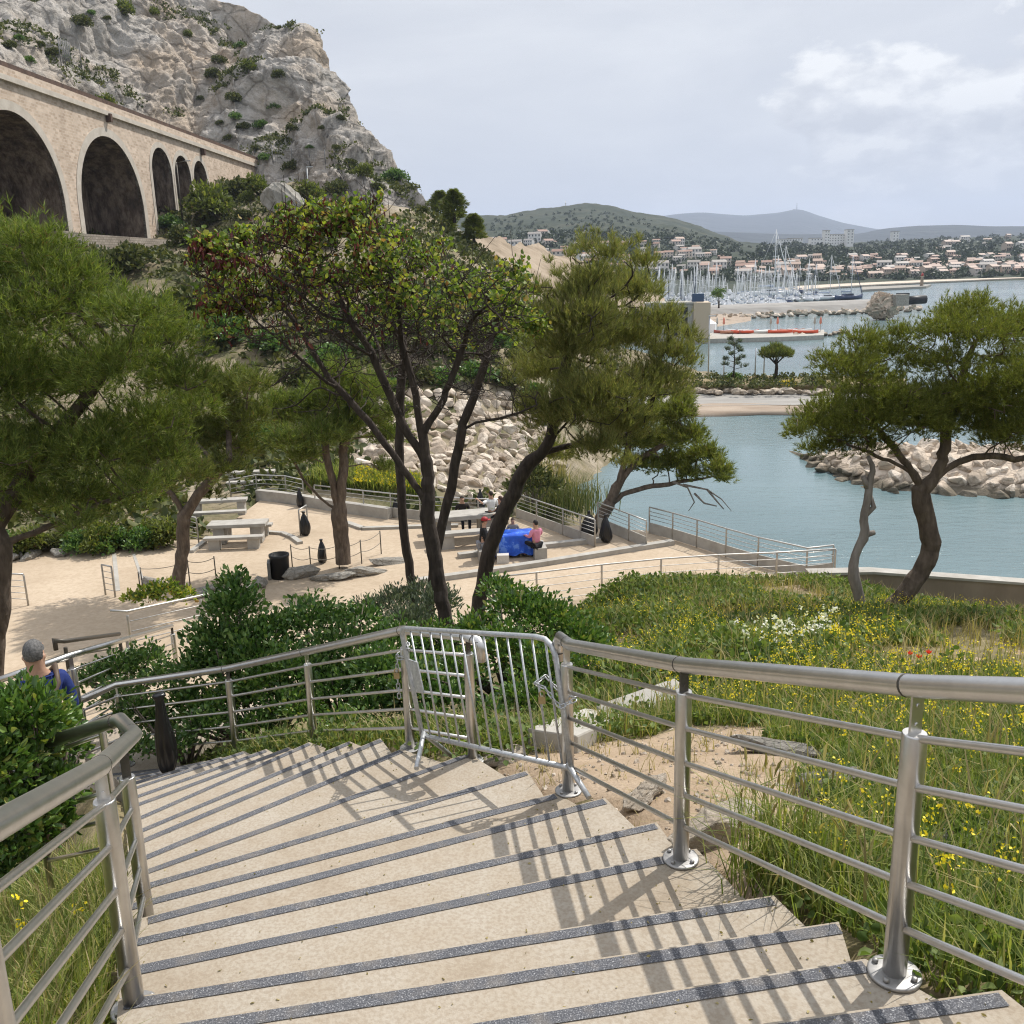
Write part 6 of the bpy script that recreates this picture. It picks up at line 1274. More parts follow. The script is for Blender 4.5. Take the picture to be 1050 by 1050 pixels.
# --- T3 forked pine
pine('pine_tree', 'forked pine with pale trunk standing by the rope fence on the terrace', [[(352, 578), (349, 545), (347, 522), (343, 500), (335, 470), (330, 440)], [(347, 522), (352, 490), (352, 460, .3), (360, 430)], [(347, 524), (330, 512), (312, 494), (300, 470)]], 30.5,
     [(305, 430, 30), (335, 415, 34), (365, 405, 34), (330, 450, 28), (295, 455, 22), (375, 435, 28), (352, 440, 26), (400, 450, 22), (345, 390, 26), (395, 482, 14), (310, 470, 18), (380, 400, 22), (285, 415, 20), (408, 425, 20)], 'pine', .26, 4600, 13, .22, .012, rng=1.6, seed=6, step=.32, tip=.012)
# --- T5 feathery leaning tree
fe = [(575, 430, 46), (555, 385, 38), (615, 410, 54), (645, 350, 46), (600, 330, 46), (585, 360, 44), (630, 300, 38), (606, 290, 30), (655, 300, 26), (670, 395, 42), (690, 365, 28), (640, 440, 36), (560, 330, 30), (565, 468, 26), (612, 462, 30), (545, 420, 22), (660, 270, 18), (625, 262, 22), (600, 255, 14), (706, 345, 14), (680, 330, 24), (550, 300, 16), (585, 305, 26), (640, 475, 16), (583, 262, 9), (598, 243, 7), (612, 240, 7), (642, 252, 9), (655, 246, 6), (572, 282, 10), (562, 268, 6), (694, 338, 10), (716, 350, 8), (708, 372, 13), (690, 318, 9), (672, 300, 10), (627, 244, 6)]
pine('feathery_tree', 'leaning feathery tree with upright wispy olive foliage behind the barrier', [[(486, 655), (491, 622), (500, 567), (516, 527), (533, 490), (552, 462), (585, 430)], [(552, 462), (600, 455, .3), (640, 450, .5), (668, 420, .5)], [(543, 476), (565, 455), (572, 400), (590, 340)]], 18.6, fe, 'cypress', .15, 13500, 12, .13, .0052, rng=1.3, seed=8, step=.22, bark='bark', spread=.55, upw=1.0, shell=.6)
# --- T6 pine leaning over the water
pine('pine_tree', 'pine with layered yellow green pads leaning over the water beyond the railing', [[(596, 565, .6), (612, 540), (626, 515), (633, 498), (642, 470), (650, 440)], [(624, 520), (640, 505), (664, 499), (700, 494, -.3), (735, 488)], [(633, 498), (655, 470), (690, 450)]], 36.5,
     [(645, 455, 26), (670, 430, 26), (695, 425, 20), (680, 455, 24), (705, 450, 22), (722, 470, 20), (690, 478, 22), (735, 484, 16), (742, 492, 10), (660, 478, 18), (640, 430, 24), (708, 488, 14), (665, 405, 16), (700, 410, 12)], 'pine_yel', .28, 3600, 14, .26, .014, rng=1.3, seed=9, step=.36, tip=.014)
# dead drooping twigs under T6
p0 = at_y(690, 494, 36); tw = MB()
for pts in ([(690, 494), (705, 500), (712, 515), (706, 524)], [(700, 497), (725, 502), (740, 512), (750, 524)], [(725, 502), (735, 514), (742, 522)], [(712, 506), (722, 516), (735, 519)]): tw.tube([at_y(a, b, 36)-p0 for a, b in pts], [.05, .035, .025, .012][:len(pts)], 5)
tag(tw.build('dead_branch', M['bark_pale'], None, p0), 'bare drooping branch hanging over the water below the yellow green pads', 'branch')
# --- T7 twisted pine on the right
t7 = [(832, 440, 30), (852, 462, 22), (858, 425, 36), (868, 385, 30), (848, 372, 20), (885, 352, 24), (872, 440, 32), (895, 395, 30), (910, 365, 30), (925, 345, 20), (945, 378, 26), (905, 430, 30), (935, 425, 38), (900, 460, 20), (968, 345, 30), (990, 330, 34), (1010, 350, 38), (1040, 335, 30), (975, 375, 28), (1030, 375, 28), (985, 415, 32), (1000, 440, 22), (1035, 425, 40), (1050, 445, 36), (1070, 400, 50), (1080, 350, 50), (1025, 455, 22), (960, 440, 22), (1110, 430, 50), (830, 462, 14), (818, 445, 14), (945, 440, 36), (915, 412, 34), (1000, 405, 38), (985, 430, 36), (890, 430, 34), (870, 452, 26), (1045, 400, 40), (960, 410, 30), (1030, 445, 34), (880, 375, 28), (1000, 315, 20), (975, 325, 20)]
pine('twisted_pine', 'twisted pine with two bent dark trunks leaning over the garden wall', [[(905, 636), (925, 612), (946, 585), (957, 560), (948, 530), (944, 505), (940, 488), (925, 470), (905, 445), (880, 420, .2)], [(944, 505), (962, 484), (968, 465), (972, 430), (985, 390, .2), (1000, 350, .2)], [(955, 492), (980, 473), (1010, 466), (1060, 474), (1090, 440)], [(940, 488), (915, 474), (888, 462), (872, 458)]], 14.8, t7, 'pine_yel', .155, 26000, 13, .072, .0042, rng=.75, seed=12, shell=.36, step=.17, bark='bark_pine', tip=.007)
p0 = at_y(886, 634, 14.7); mb = MB(); pts = [(888, 636), (880, 610), (874, 585), (878, 565), (888, 548), (885, 530), (890, 512), (892, 492), (896, 480), (890, 468)]
rad_ = [.10, .088, .08, .076, .072, .066, .06, .052, .04, .026]; P_ = [at_y(a, b, 14.7)-p0 for a, b in pts]
for _ in range(1):
    P_ = [P_[0]]+[q for a, b in zip(P_[:-1], P_[1:]) for q in (a*.75+b*.25, a*.25+b*.75)][1:-1]+[P_[-1]]; rad_ = [rad_[0]]+[q for a, b in zip(rad_[:-1], rad_[1:]) for q in (a*.75+b*.25, a*.25+b*.75)][1:-1]+[rad_[-1]]
mb.tube(P_, [q*random.uniform(.9, 1.12) for q in rad_], 10, noise_amp=.25)
for a in ([(885, 530), (896, 520), (893, 508)], [(890, 500), (885, 488)], [(888, 548), (897, 546)]): mb.tube([at_y(q[0], q[1], 14.7)-p0 for q in a], [.06, .04, .025][:len(a)], 6)
tag(mb.build('dead_tree', M['bark_pale'], None, p0), 'bare bleached dead trunk standing just beside the twisted pine', 'tree trunk')
# --- T4 the flowering judas tree group: sparse crown of lime leaves and red pods on black branches
jc = [(232, 268, 38), (280, 252, 42), (330, 238, 38), (362, 224, 30), (388, 262, 38), (300, 300, 52), (245, 315, 42), (350, 300, 55), (432, 275, 36), (420, 320, 50), (470, 296, 38), (510, 316, 34), (470, 340, 46), (215, 300, 26), (390, 350, 50), (320, 350, 44), (280, 350, 30), (520, 340, 32), (440, 370, 44), (500, 375, 34), (345, 390, 34), (410, 400, 36), (480, 410, 30), (530, 280, 22), (540, 320, 20), (290, 390, 20)]
def judas(label, paths_px, d, clumps, base_r, seed, nleaf, npod, natt, side=0):
    paths = [([np.array(at_y(q[0], q[1], d+(q[2] if len(q) > 2 else 0))) for q in pp], None if i == 0 else -1) for i, pp in enumerate(paths_px)]
    cl = px_clumps(clumps, d, .9, seed); at, _ = in_clumps(cl, natt, .75)
    N, Pn, kids = grow(paths, at, .12, .15, 1.4, seed=seed, jit=.42, maxn=6500); b0 = paths[0][0][0]; root = empty('judas_tree', V(b0), label, 'tree'); N = N-b0
    link('trunk', branch_mesh('trunk', N, Pn, kids, .0062, base_r, M['bark'], 7, 2.25), root)
    hi = np.nonzero(N[:, 2] > np.percentile(N[:, 2], 12))[0]; tw = MB(); rr_ = random.Random(seed)
    for q in range(min(3400, len(N))):
        a_ = V(N[rr_.choice(hi)]); dr_ = V((rr_.gauss(0, 1), rr_.gauss(0, 1), rr_.gauss(.45, .7))).normalized(); l_ = rr_.uniform(.14, .58); b_ = a_+dr_*l_*.5+V((rr_.gauss(0, .03), rr_.gauss(0, .03), 0)); tw.tube([a_, b_, a_+dr_*l_+V((rr_.gauss(0, .06), rr_.gauss(0, .06), .05))], [.0055, .0045, .003], 4, cap=False)
    tw.build('twigs', M['bark'], root)['kind'] = 'stuff'
    tips = np.nonzero(kids == 0)[0]; cand = np.nonzero(kids <= 1)[0]; top = N[:, 2]; w = np.where(kids == 0, 3.0, .4)*np.clip((N[:, 2]-np.percentile(top, 30))/(np.ptp(top)*.42), .0, 1.6)**1.5*(.15+np.clip(1.6*np.sin(N[:, 0]*2.3+N[:, 2]*1.9+seed)*np.sin(N[:, 1]*2.7+N[:, 0]*1.1)+.7, 0, 2))
    out = np.abs(N[:, 0]-np.median(N[:, 0]))/np.ptp(N[:, 0]); w = w*(.45+2.2*out); w /= w.sum(); pk_ = RNG.choice(len(N), nleaf, p=w); C = N[pk_]+RNG.normal(size=(nleaf, 3))*.07; ax = unit(nleaf)+np.array([0, 0, .1]); link('crown', leaf_mesh('crown', M['judas'], C, ax, .070, .031), root)
    if npod:
        wl = w*np.clip(1.0-(N[:, 0]-N[:, 0].min())/(np.ptp(N[:, 0])*.80), 0, 1)**1.1; wl /= wl.sum(); pk_ = RNG.choice(len(N), npod, p=wl); C = N[pk_]+RNG.normal(size=(npod, 3))*.06; ax = RNG.normal(size=(npod, 3))*.45+np.array([0, 0, -1]); po = link('seed_pods', leaf_mesh('seed_pods', M['pod'], C, ax, .10, .014, .1), root); po['kind'] = 'stuff'
    return root
judas('dark branched tree with lime leaves and red pods rising behind the railing', [[(463, 668), (458, 640), (450, 600), (445, 570), (440, 540), (434, 508), (420, 490), (400, 462), (372, 425, .1), (345, 395, .1)], [(438, 528), (440, 500), (437, 470), (432, 440), (425, 400), (412, 350)], [(437, 470), (415, 442), (400, 405), (380, 360)], [(432, 445), (450, 420), (462, 390), (478, 350)]], 12.8, jc+[(330, 330, 50), (390, 310, 50), (440, 350, 46), (360, 420, 36), (430, 420, 34), (300, 420, 24), (480, 350, 44), (250, 345, 26)], .105, 21, 7600, 3200, 2600)
judas('slim dark trunked tree just behind the multi stemmed lime leaved tree', [[(428, 640), (423, 606), (416, 560), (411, 510), (409, 460), (410, 420), (414, 370)]], 17.2, [(410, 330, 34), (435, 320, 30), (390, 350, 28), (425, 370, 26), (400, 390, 22)], .085, 22, 900, 0, 110)
judas('dark slender tree leaning towards the feathery foliage', [[(438, 645), (441, 612), (446, 570), (458, 520), (468, 470), (474, 435), (480, 420)], [(474, 438), (500, 430), (530, 425), (550, 415)], [(478, 425), (490, 395), (500, 360)]], 16.6, [(510, 340, 32), (485, 360, 28), (525, 310, 28), (500, 300, 28), (545, 335, 22), (520, 400, 26), (545, 410, 18), (480, 310, 24)], .09, 23, 1700, 0, 170)
# ------------------------------------------------------------------ shrubs
def shrub(label, cl, mat, n, L, W, name='shrub', cat='shrub', stems=True, base=None, group=None, shell=.4, up=.4, squash=1.0):
    b0 = np.array(base) if base is not None else np.array([np.mean([c[0] for c, r in cl]), np.mean([c[1] for c, r in cl]), min(c[2]-r for c, r in cl)])
    root = empty(name, V(b0), label, cat, group); C, d = in_clumps(cl, n, shell); ax = d*.8+np.array([0, 0, up])+unit(n)*.7; link('foliage', leaf_mesh('foliage', M[mat], C-b0, ax, L, W), root)
    if stems:
        mb = MB()
        for c, r in cl:
            for q in range(4): e = V(c-b0)+V((random.uniform(-.6, .6)*r, random.uniform(-.6, .6)*r, random.uniform(-.2, .8)*r)); s = V((e.x*.25, e.y*.25, 0)); mb.tube([s, s.lerp(e, .5)+V((0, 0, .1*r)), e], [.02, .013, .005], 5)
        mb.build('stem', M['twig'], root)
    return root
def C3(px, py, r, d): return (np.array(at_y(px, py, d)), r/F*d)
shrub('glossy evergreen bush beside the corner railing at the frame edge', [C3(20, 740, 52, 4.9), (C3(50, 760, 38, 5.1)), C3(-10, 790, 60, 4.7), C3(40, 815, 44, 4.9), C3(10, 850, 44, 4.6), C3(45, 850, 34, 4.9), C3(5, 885, 36, 4.6), C3(75, 805, 24, 5.3), C3(72, 770, 22, 5.4), C3(-50, 755, 60, 4.9), C3(62, 738, 22, 5.3), C3(30, 750, 24, 5.2)], 'pitto', 9500, .062, .014)
shrub('tall loose green shrub with pale new shoots above the stair railing', [C3(240, 625, 36, 11.0), C3(225, 660, 40, 10.8), C3(255, 680, 46, 10.6), C3(205, 690, 34, 10.6), C3(240, 600, 20, 11.2), C3(280, 650, 30, 11.0), C3(190, 720, 26, 10.4)], 'shrub', 5200, .085, .022, shell=.5, up=.6)
shrub('dark green dense shrub in the middle behind the stair railing', [C3(320, 640, 40, 11.2), C3(350, 670, 46, 10.8), C3(300, 690, 46, 10.4), C3(370, 635, 26, 11.4), C3(340, 710, 40, 10.2), C3(390, 690, 40, 10.2), C3(290, 730, 34, 10), C3(380, 730, 34, 9.8)], 'shrub', 6800, .075, .020, shell=.45)
shrub('grey green rosemary like shrub at the foot of the dark trunks', [C3(405, 618, 22, 14.2), C3(430, 612, 22, 14.4), C3(380, 628, 22, 14), C3(450, 620, 24, 14), C3(420, 640, 30, 13.4)], 'grey_shrub', 3600, .09, .012, up=.9)
shrub('bright glossy green bush right behind the crowd barrier', [C3(530, 625, 34, 11.4), C3(560, 640, 40, 11.2), C3(590, 665, 40, 10.9), C3(520, 670, 42, 10.6), C3(560, 690, 44, 10.2), C3(610, 695, 32, 10.3), C3(510, 605, 20, 11.8), C3(490, 650, 30, 11.2), C3(470, 690, 36, 10.2), C3(540, 720, 36, 9.6), C3(445, 660, 30, 11), C3(430, 710, 40, 9.8)], 'pitto', 11500, .08, .02, shell=.42)
shrub('low leafy shrub under the stair railing by the black bag', [C3(215, 745, 30, 9.8), C3(180, 765, 24, 9.6), C3(140, 735, 30, 10.2), C3(260, 750, 28, 9.8), C3(140, 770, 22, 9.7)], 'shrub', 2600, .065, .019)
shrub('broad leafy shrub between the dense shrub and the dark trunk', [C3(400, 660, 34, 11.2), C3(430, 680, 34, 10.8), C3(410, 720, 36, 10.0), C3(460, 720, 32, 9.6), C3(375, 700, 34, 10.4), C3(500, 735, 26, 9.3), C3(440, 745, 26, 9.1)], 'shrub', 5200, .075, .021, shell=.45)
shrub('pale tipped shrub filling the slope behind the curved railing', [C3(270, 705, 34, 10.2), C3(235, 720, 30, 10.2), C3(310, 730, 30, 9.8), C3(350, 745, 26, 9.3), C3(200, 735, 26, 10.2), C3(290, 690, 30, 10.6), C3(160, 745, 24, 10.2), C3(320, 690, 34, 10.8)], 'pitto', 4800, .07, .02, shell=.45)
shrub('dark leafy shrub below the landing railing beside the man', [C3(95, 700, 24, 11.5), C3(120, 690, 28, 11.8), C3(150, 680, 26, 12), C3(165, 700, 26, 11.4), C3(120, 715, 26, 11)], 'shrub', 2600, .07, .02)
shrub('small yellow green plant clump beside the kerb on the terrace edge', [C3(152, 612, 14, 24), C3(170, 608, 16, 24), C3(190, 612, 12, 24), C3(135, 614, 10, 24)], 'judas', 800, .14, .04, stems=False)
# shrubs by pixel on hillside and cliff: prototypes copied
def proto(mat, n, L, W, seed, shp): 
    st = np.random.default_rng(seed); cl = [(np.array([st.uniform(-.5, .5), st.uniform(-.5, .5), st.uniform(.3, .75)*shp]), st.uniform(.38, .6)) for _ in range(6)]
    C, d = in_clumps(cl, n, .35); return leaf_mesh('foliage', M[mat], C, d*.8+unit(n)*.8+np.array([0, 0, .3]), L, W)
PR = [proto('maquis', 1500, .17, .06, 1, 1), proto('pine_dark', 1700, .16, .045, 2, 1.1), proto('shrub', 1500, .16, .055, 3, .9), proto('pine', 1700, .18, .035, 4, 1.3)]
def place(px, py, rpx, k, label, name='shrub', cat='shrub', group=None, zs=1.0, dd=None):
    p = on_hill(px, py+rpx*.8) if dd is None else at_y(px, py+rpx*.8, dd)
    if p is None: return
    s = rpx/F*p.y*1.15; o = link(name, PR[k]); o.location = p-V((0, 0, .15*s)); o.scale = (s, s, s*zs); o.rotation_euler.z = random.uniform(0, 6); return tag(o, label, cat, group)
for px, py, r, k, lab in ((213, 205, 30, 1, 'large dark round bush growing against the small viaduct arches'), (172, 225, 14, 2, 'ivy covered bush inside the third viaduct arch'), (243, 190, 18, 0, 'olive shrub beside the end of the viaduct'), (262, 188, 16, 1, 'dark shrub left of the big pale rock under the cliff'), (128, 260, 26, 0, 'brownish conifer shrub in front of the rubble wall'), (195, 238, 18, 0, 'olive bush at the end of the rubble wall'), (190, 305, 40, 0, 'big olive bush between the bushy pine and the dark branched tree'), (225, 330, 28, 2, 'green bush under the lime leaved branches'), (318, 195, 16, 1, 'dark shrub right of the big pale rock'), (345, 190, 14, 0, 'olive shrub on the slope under the wire fence'), (108, 105, 13, 1, 'dark shrub on the rock just above the viaduct parapet'), (373, 174, 11, 1, 'dark round shrub on the cliff shoulder'), (406, 178, 13, 2, 'large green bush on the cliff ridge'), (388, 190, 8, 0, 'olive shrub beside the ridge bush'), (255, 68, 10, 1, 'dark shrub in a gully high on the cliff'), (218, 74, 8, 0, 'yellow green shrub high on the cliff face'), (128, 8, 12, 1, 'dark shrub at the top of the cliff by the frame edge'), (194, 35, 6, 1, 'tiny dark shrub in a crack near the cliff top'), (268, 126, 8, 2, 'green shrub on the ledge in the middle of the cliff'), (240, 98, 8, 0, 'olive shrub below the cliff gully'), (85, 20, 10, 0, 'olive scrub along the upper ledge'), (158, 12, 7, 1, 'dark tuft on the upper cliff right of the grassy ledge'), (300, 168, 9, 0, 'olive tuft behind the wire fence'), (238, 158, 6, 0, 'yellow flowering shrub by the end of the viaduct parapet'), (432, 214, 7, 0, 'olive shrub on the descending ridge'), (346, 230, 16, 1, 'dark bush on the slope above the lime leaved crown'), (290, 225, 14, 0, 'olive bush below the big pale rock'), (440, 300, 14, 2, 'green bush on the rocky slope seen through the branches'), (390, 345, 20, 2, 'green bush on the boulder slope behind the branches'), (270, 440, 24, 2, 'green broad leaved bush behind the single trunk pine'), (270, 345, 20, 2, 'leafy bush behind the red pods'), (60, 562, 20, 2, 'low green bush behind the row of rocks'), (20, 558, 20, 1, 'dark bush behind the rocks under the big pine'), (110, 545, 24, 2, 'green bush behind the rocks near the trunk'), (155, 540, 18, 1, 'dark bush at the corner of the sand'), (95, 515, 30, 1, 'dark bush in the shade behind the big pine')):
    place(px, py, r, k, lab)
for px, py, r, k in ((350, 320, 26, 2), (385, 335, 24, 0), (420, 325, 22, 2), (450, 318, 22, 1), (480, 335, 20, 0), (505, 345, 20, 2), (440, 350, 20, 0), (470, 355, 16, 2), (520, 330, 20, 1), (400, 300, 22, 1), (460, 290, 20, 0), (500, 300, 20, 0), (530, 360, 14, 0), (340, 360, 26, 2), (310, 380, 24, 0), (392, 388, 20, 2), (424, 378, 18, 0), (456, 382, 18, 2), (490, 376, 20, 2), (520, 384, 18, 0), (546, 396, 16, 2), (360, 410, 20, 2), (535, 350, 18, 1)):
    place(px, py, r, k, 'leafy bush on the embankment above the pale boulder slope', group='bushes above the boulder slope')
for i in range(46):
    px = random.uniform(215, 400); py = random.uniform(200, 300)
    place(px, py, random.uniform(4, 9), random.choice((0, 0, 1, 2)), 'small maquis shrub scattered on the slope below the cliff', group='maquis shrubs on the slope')
for px, py in ((20, 38), (40, 45), (30, 60), (55, 52), (68, 58), (10, 45), (95, 12), (110, 18), (240, 118), (250, 128), (225, 125), (262, 150), (280, 108), (330, 130), (345, 150), (360, 165), (300, 130), (318, 150), (205, 100), (246, 45), (285, 75), (270, 160), (225, 60), (235, 140), (350, 120)):
    place(px, py, random.uniform(3.5, 7), random.choice((0, 0, 2)), 'small scrub tuft clinging to the limestone cliff', group='scrub tufts on the cliff')
# big pale rock under the cliff
p = on_hill(292, 222); o = rock(NEARROCK[1], p+V((0, 0, 2.2)), (3.2, 2.6, 5.2), .3, 'big pale upright rock standing below the wire fence under the cliff')
# ridge conifers
def conifer_proto(seed, n=2600):
    st = np.random.default_rng(seed); z = st.uniform(.10, 1, n)**.8; a = st.uniform(0, 6.28, n); r = (.42*(1-z)**.6*st.uniform(.3, 1, n)+.02)*(1+.35*np.sin(a*2+z*9+seed)+.2*np.sin(z*26+a*3)); C = np.stack([r*np.cos(a), r*np.sin(a), z], 1); ax = np.stack([np.cos(a), np.sin(a), np.full(n, .35)], 1); return needle_mesh('crown', M['pine_dark'], C, ax/np.linalg.norm(ax, axis=1, keepdims=True), 5, .085, .009, .5)
CN = [conifer_proto(1), conifer_proto(2)]
for i, (px, py, h, lab) in enumerate(((452, 222, 26, 'slim dark conifer on the headland ridge'), (466, 225, 27, 'bushy dark conifer next to the slim ridge conifer'), (486, 246, 24, 'lowest dark conifer at the end of the ridge'), (460, 232, 20, 'small dark conifer between the two ridge conifers'))):
    p = on_hill(px, py+4) or at_y(px, py, 118); p = p if p.y < 200 else at_y(px, py, 118); hh = h/F*p.y*1.15; r_ = empty('conifer', p-V((0, 0, .4)), lab, 'tree'); o = link('crown', CN[i % 2], r_); o.scale = (hh*1.15, hh*1.15, hh); MB().tube([(0, 0, 0), (0, 0, hh*.9)], [.2, .04], 6).build('trunk', M['bark'], r_)
# trees across the water
def far_tree(px, py, h, w, label, kind, d=None, z=SEA+1.5):
    p = at_z(px, py, z) if d is None else at_y(px, py, d); s = p.y/F; H_ = h*s; W_ = w*s; r_ = empty(kind, p, label, 'tree')
    if kind == 'umbrella_pine':
        cl = [(np.array([cos(a)*W_*.30, sin(a)*W_*.30, H_*(.74+.03*sin(a*3))]), W_*.20) for a in np.linspace(0, 6.28, 9)[:-1]]+[(np.array([0, 0, H_*.84]), W_*.25)]
        MB().tube([(0, 0, 0), (.1, 0, H_*.35), (0, 0, H_*.62)], [.22, .17, .12], 7).build('trunk', M['bark'], r_); mb = MB()
        for a in np.linspace(0, 6.28, 8)[:-1]: mb.tube([(0, 0, H_*.45), (cos(a)*W_*.28, sin(a)*W_*.28, H_*.72)], [.09, .04], 5)
        mb.build('limb', M['bark'], r_); C, dd = in_clumps(cl, 1900, .45); C[:, 2] = H_*.60+(C[:, 2]-H_*.60).clip(0); link('crown', needle_mesh('crown', M['pine_dark'], C, dd*.6+np.array([0, 0, .7]), 7, .38, .03, .8), r_)
    elif kind == 'sparse_tree':
        mb = MB(); mb.tube([(0, 0, 0), (.05, 0, H_*.5), (-.1, 0, H_)], [.10, .07, .02], 6); cl = []
        for i in range(15): z_ = H_*(.28+.68*i/15); a = i*2.4; l = W_*.5*(1-.6*i/15); e = V((cos(a)*l, sin(a)*l, z_+.3)); mb.tube([(0, 0, z_), e], [.035, .015], 4); cl += [(np.array(e*1.0), W_*.10), (np.array((e.x*.6, e.y*.6, e.z)), W_*.07)]
        mb.build('trunk', M['bark'], r_); C, dd = in_clumps(cl, 500, .6); link('crown', needle_mesh('crown', M['grey_shrub'], C, dd*.7+np.array([0, 0, .6]), 5, .3, .03, .9), r_)
    else:
        MB().tube([(0, 0, 0), (0, 0, H_*.5)], [.25, .15], 6).build('trunk', M['bark'], r_); cl = [(np.array([random.uniform(-.24, .24)*W_, random.uniform(-.24, .24)*W_, H_*random.uniform(.45, .80)]), W_*.26) for _ in range(9)]; C, dd = in_clumps(cl, 900, .4); link('crown', leaf_mesh('crown', M['pitto' if kind == 'round_tree' else 'maquis'], C, dd+np.array([0, 0, .4]), W_*.07, W_*.03), r_)
far_tree(795, 389, 34, 35, 'neat umbrella pine alone on the grassy bank across the water', 'umbrella_pine'); far_tree(752, 391, 43, 24, 'sparse feathery young tree on the grassy bank', 'sparse_tree'); far_tree(737, 316, 21, 17, 'small round yellow green tree in front of the marina', 'round_tree', d=262, z=0)
r_ = None; p = at_z(754, 392, SEA+1.2); o = link('shrub', PR[2]); o.location = p; o.scale = (1.25, 1.1, 1.0); tag(o, 'dense round green shrub at the foot of the sparse young tree', 'shrub')
p = at_z(808, 398, SEA+1.0); C, dd = in_clumps([(np.array([x, 0, .4]), .55) for x in (-.3, .3)], 240, .5); o = link('flowering_plant', leaf_mesh('flowering_plant', M['yellow'], C, dd+np.array([0, 0, .6]), .22, .07)); o.location = p; tag(o, 'bright yellow flowering clump at the edge of the grassy bank', 'plant')
for i, px in enumerate((-12, 12, 34, 58, 82, 104, 128, 150, 170)):
    place(px, 552-i*1.2, 17+5*(i % 3), (0, 2, 1)[i % 3], 'low bush in the hedge behind the row of pale rocks', group='bushes behind the row of rocks')
items2 = [(tuple(at_z(random.uniform(690, 860), random.uniform(386, 397), SEA+1.5)), random.uniform(.3, .6)) for _ in range(170)]; vs, fs = leaf_clumps(items2, 26, .35); tag(link('bank_scrub', np_mesh('bank_scrub', vs, 4, fs, M['reed'] if 'reed' in M else M['maquis'])), kind='stuff')
M['reed'] = mat_leaf('reed_leaves', [(0, (.05, .07, .02)), (.6, (.11, .13, .04)), (1, (.28, .25, .12))], trans=.2)
def blades(name, mat, P, h, w, lean=.35, bend=.25):
    n = len(P); a = RNG.uniform(0, 6.28, n); d = np.stack([np.cos(a), np.sin(a), np.zeros(n)], 1); s = np.stack([-np.sin(a), np.cos(a), np.zeros(n)], 1); hh = (h*RNG.uniform(.5, 1.2, n))[:, None]; ww = (w*RNG.uniform(.6, 1.3, n))[:, None]; ln = RNG.uniform(0, lean, n)[:, None]; up = np.array([0, 0, 1.0])
    b = P; m = P+up*hh*.55+d*hh*ln*.4; t = P+up*hh*(1-bend*ln)+d*hh*ln*1.3
    vs = np.stack([b-s*ww, b+s*ww, m+s*ww*.7, m-s*ww*.7, t], 1).reshape(-1, 3); o = np.arange(n)[:, None]*5; lp = np.concatenate([o+np.array([0, 1, 2, 3]), o+np.array([3, 2, 4])], 1); return np_mesh(name, vs, np.tile([4, 3], n), lp.ravel(), mat)
def px_patch(poly, n, fn):
    out = []; xs = [p[0] for p in poly]; ys = [p[1] for p in poly]; X = RNG.uniform(min(xs), max(xs), n*3); Y = RNG.uniform(min(ys), max(ys), n*3); k = inside(poly, X, Y)
    for x, y in zip(X[k][:n], Y[k][:n]):
        p = fn(x, y)
        if p is not None: out.append(tuple(p))
    return np.array(out) if out else np.zeros((0, 3))
fnr = lambda x, y: (at_z(x, y, TER-2.2))
P = px_patch([(535, 528), (565, 520), (608, 528), (600, 536)], 900, fnr); P = P+RNG.normal(size=P.shape)*np.array([.6, .8, .1]); P[:, 1] += 1.2; tag(link('reeds', blades('reeds', M['reed'], P, 2.0, .022, .6)), kind='stuff')
P = px_patch([(540, 512), (570, 512), (590, 524), (550, 525)], 300, fnr); P[:, 1] += 1; tag(link('dry_reeds', blades('dry_reeds', M['grass_dry'], P, 2.6, .03, .5)), kind='stuff')
shrub('olive bush with reeds at the corner of the sea railing', [C3(545, 490, 18, 40), C3(560, 500, 16, 40), C3(530, 500, 14, 40)], 'maquis', 700, .3, .05)
# bright grass strip behind the far railing
P = px_patch([(310, 500), (432, 513), (432, 497), (330, 484)], 5200, lambda x, y: on_hill(x, y) if on_hill(x, y) is not None and on_hill(x, y).y < 60 else None); tag(link('grass_strip', blades('grass_strip', M['grass'], P, .75, .03, .5)), kind='stuff')
P2 = P[RNG.choice(len(P), 700)]+np.array([0, 0, .55]); P2 = P2[P2[:, 0] > np.percentile(P2[:, 0], 40)]; tag(link('yellow_flowers', leaf_mesh('yellow_flowers', M['yellow'], P2, unit(len(P2))+np.array([0, 0, .6]), .10, .05)), kind='stuff')
# scrub cover over the hillside
n = 34000; X = RNG.uniform(-100, 14, n); Y = RNG.uniform(34.5, 172, n); keep = ((Y > 41) | (X < -12)) & (vnoise(X, Y, .09, 31, 3) > np.where(Y < 55, -.35, -.12)); X, Y = X[keep], Y[keep]; fx = ((X-hx[0])/.75).astype(int).clip(0, nx2-1); fy_ = ((Y-hy[0])/.75).astype(int).clip(0, ny2-1); Zz = HZ[fy_, fx]; ok = Zz > SEA+1.5; C = np.stack([X, Y, Zz+.15], 1)[ok]
rp_w = np.array([tuple(on_hill(*q) or (0, 0, 0))[:2] for q in RP]); ok = ~inside(rp_w, C[:, 0], C[:, 1]); C = C[ok]; C = np.repeat(C, 5, 0)+RNG.normal(size=(len(C)*5, 3))*np.array([.35, .35, .14]); tag(link('hill_scrub', leaf_mesh('hill_scrub', M['maquis'], C, unit(len(C))+np.array([0, 0, .5]), .55, .16)), kind='stuff')
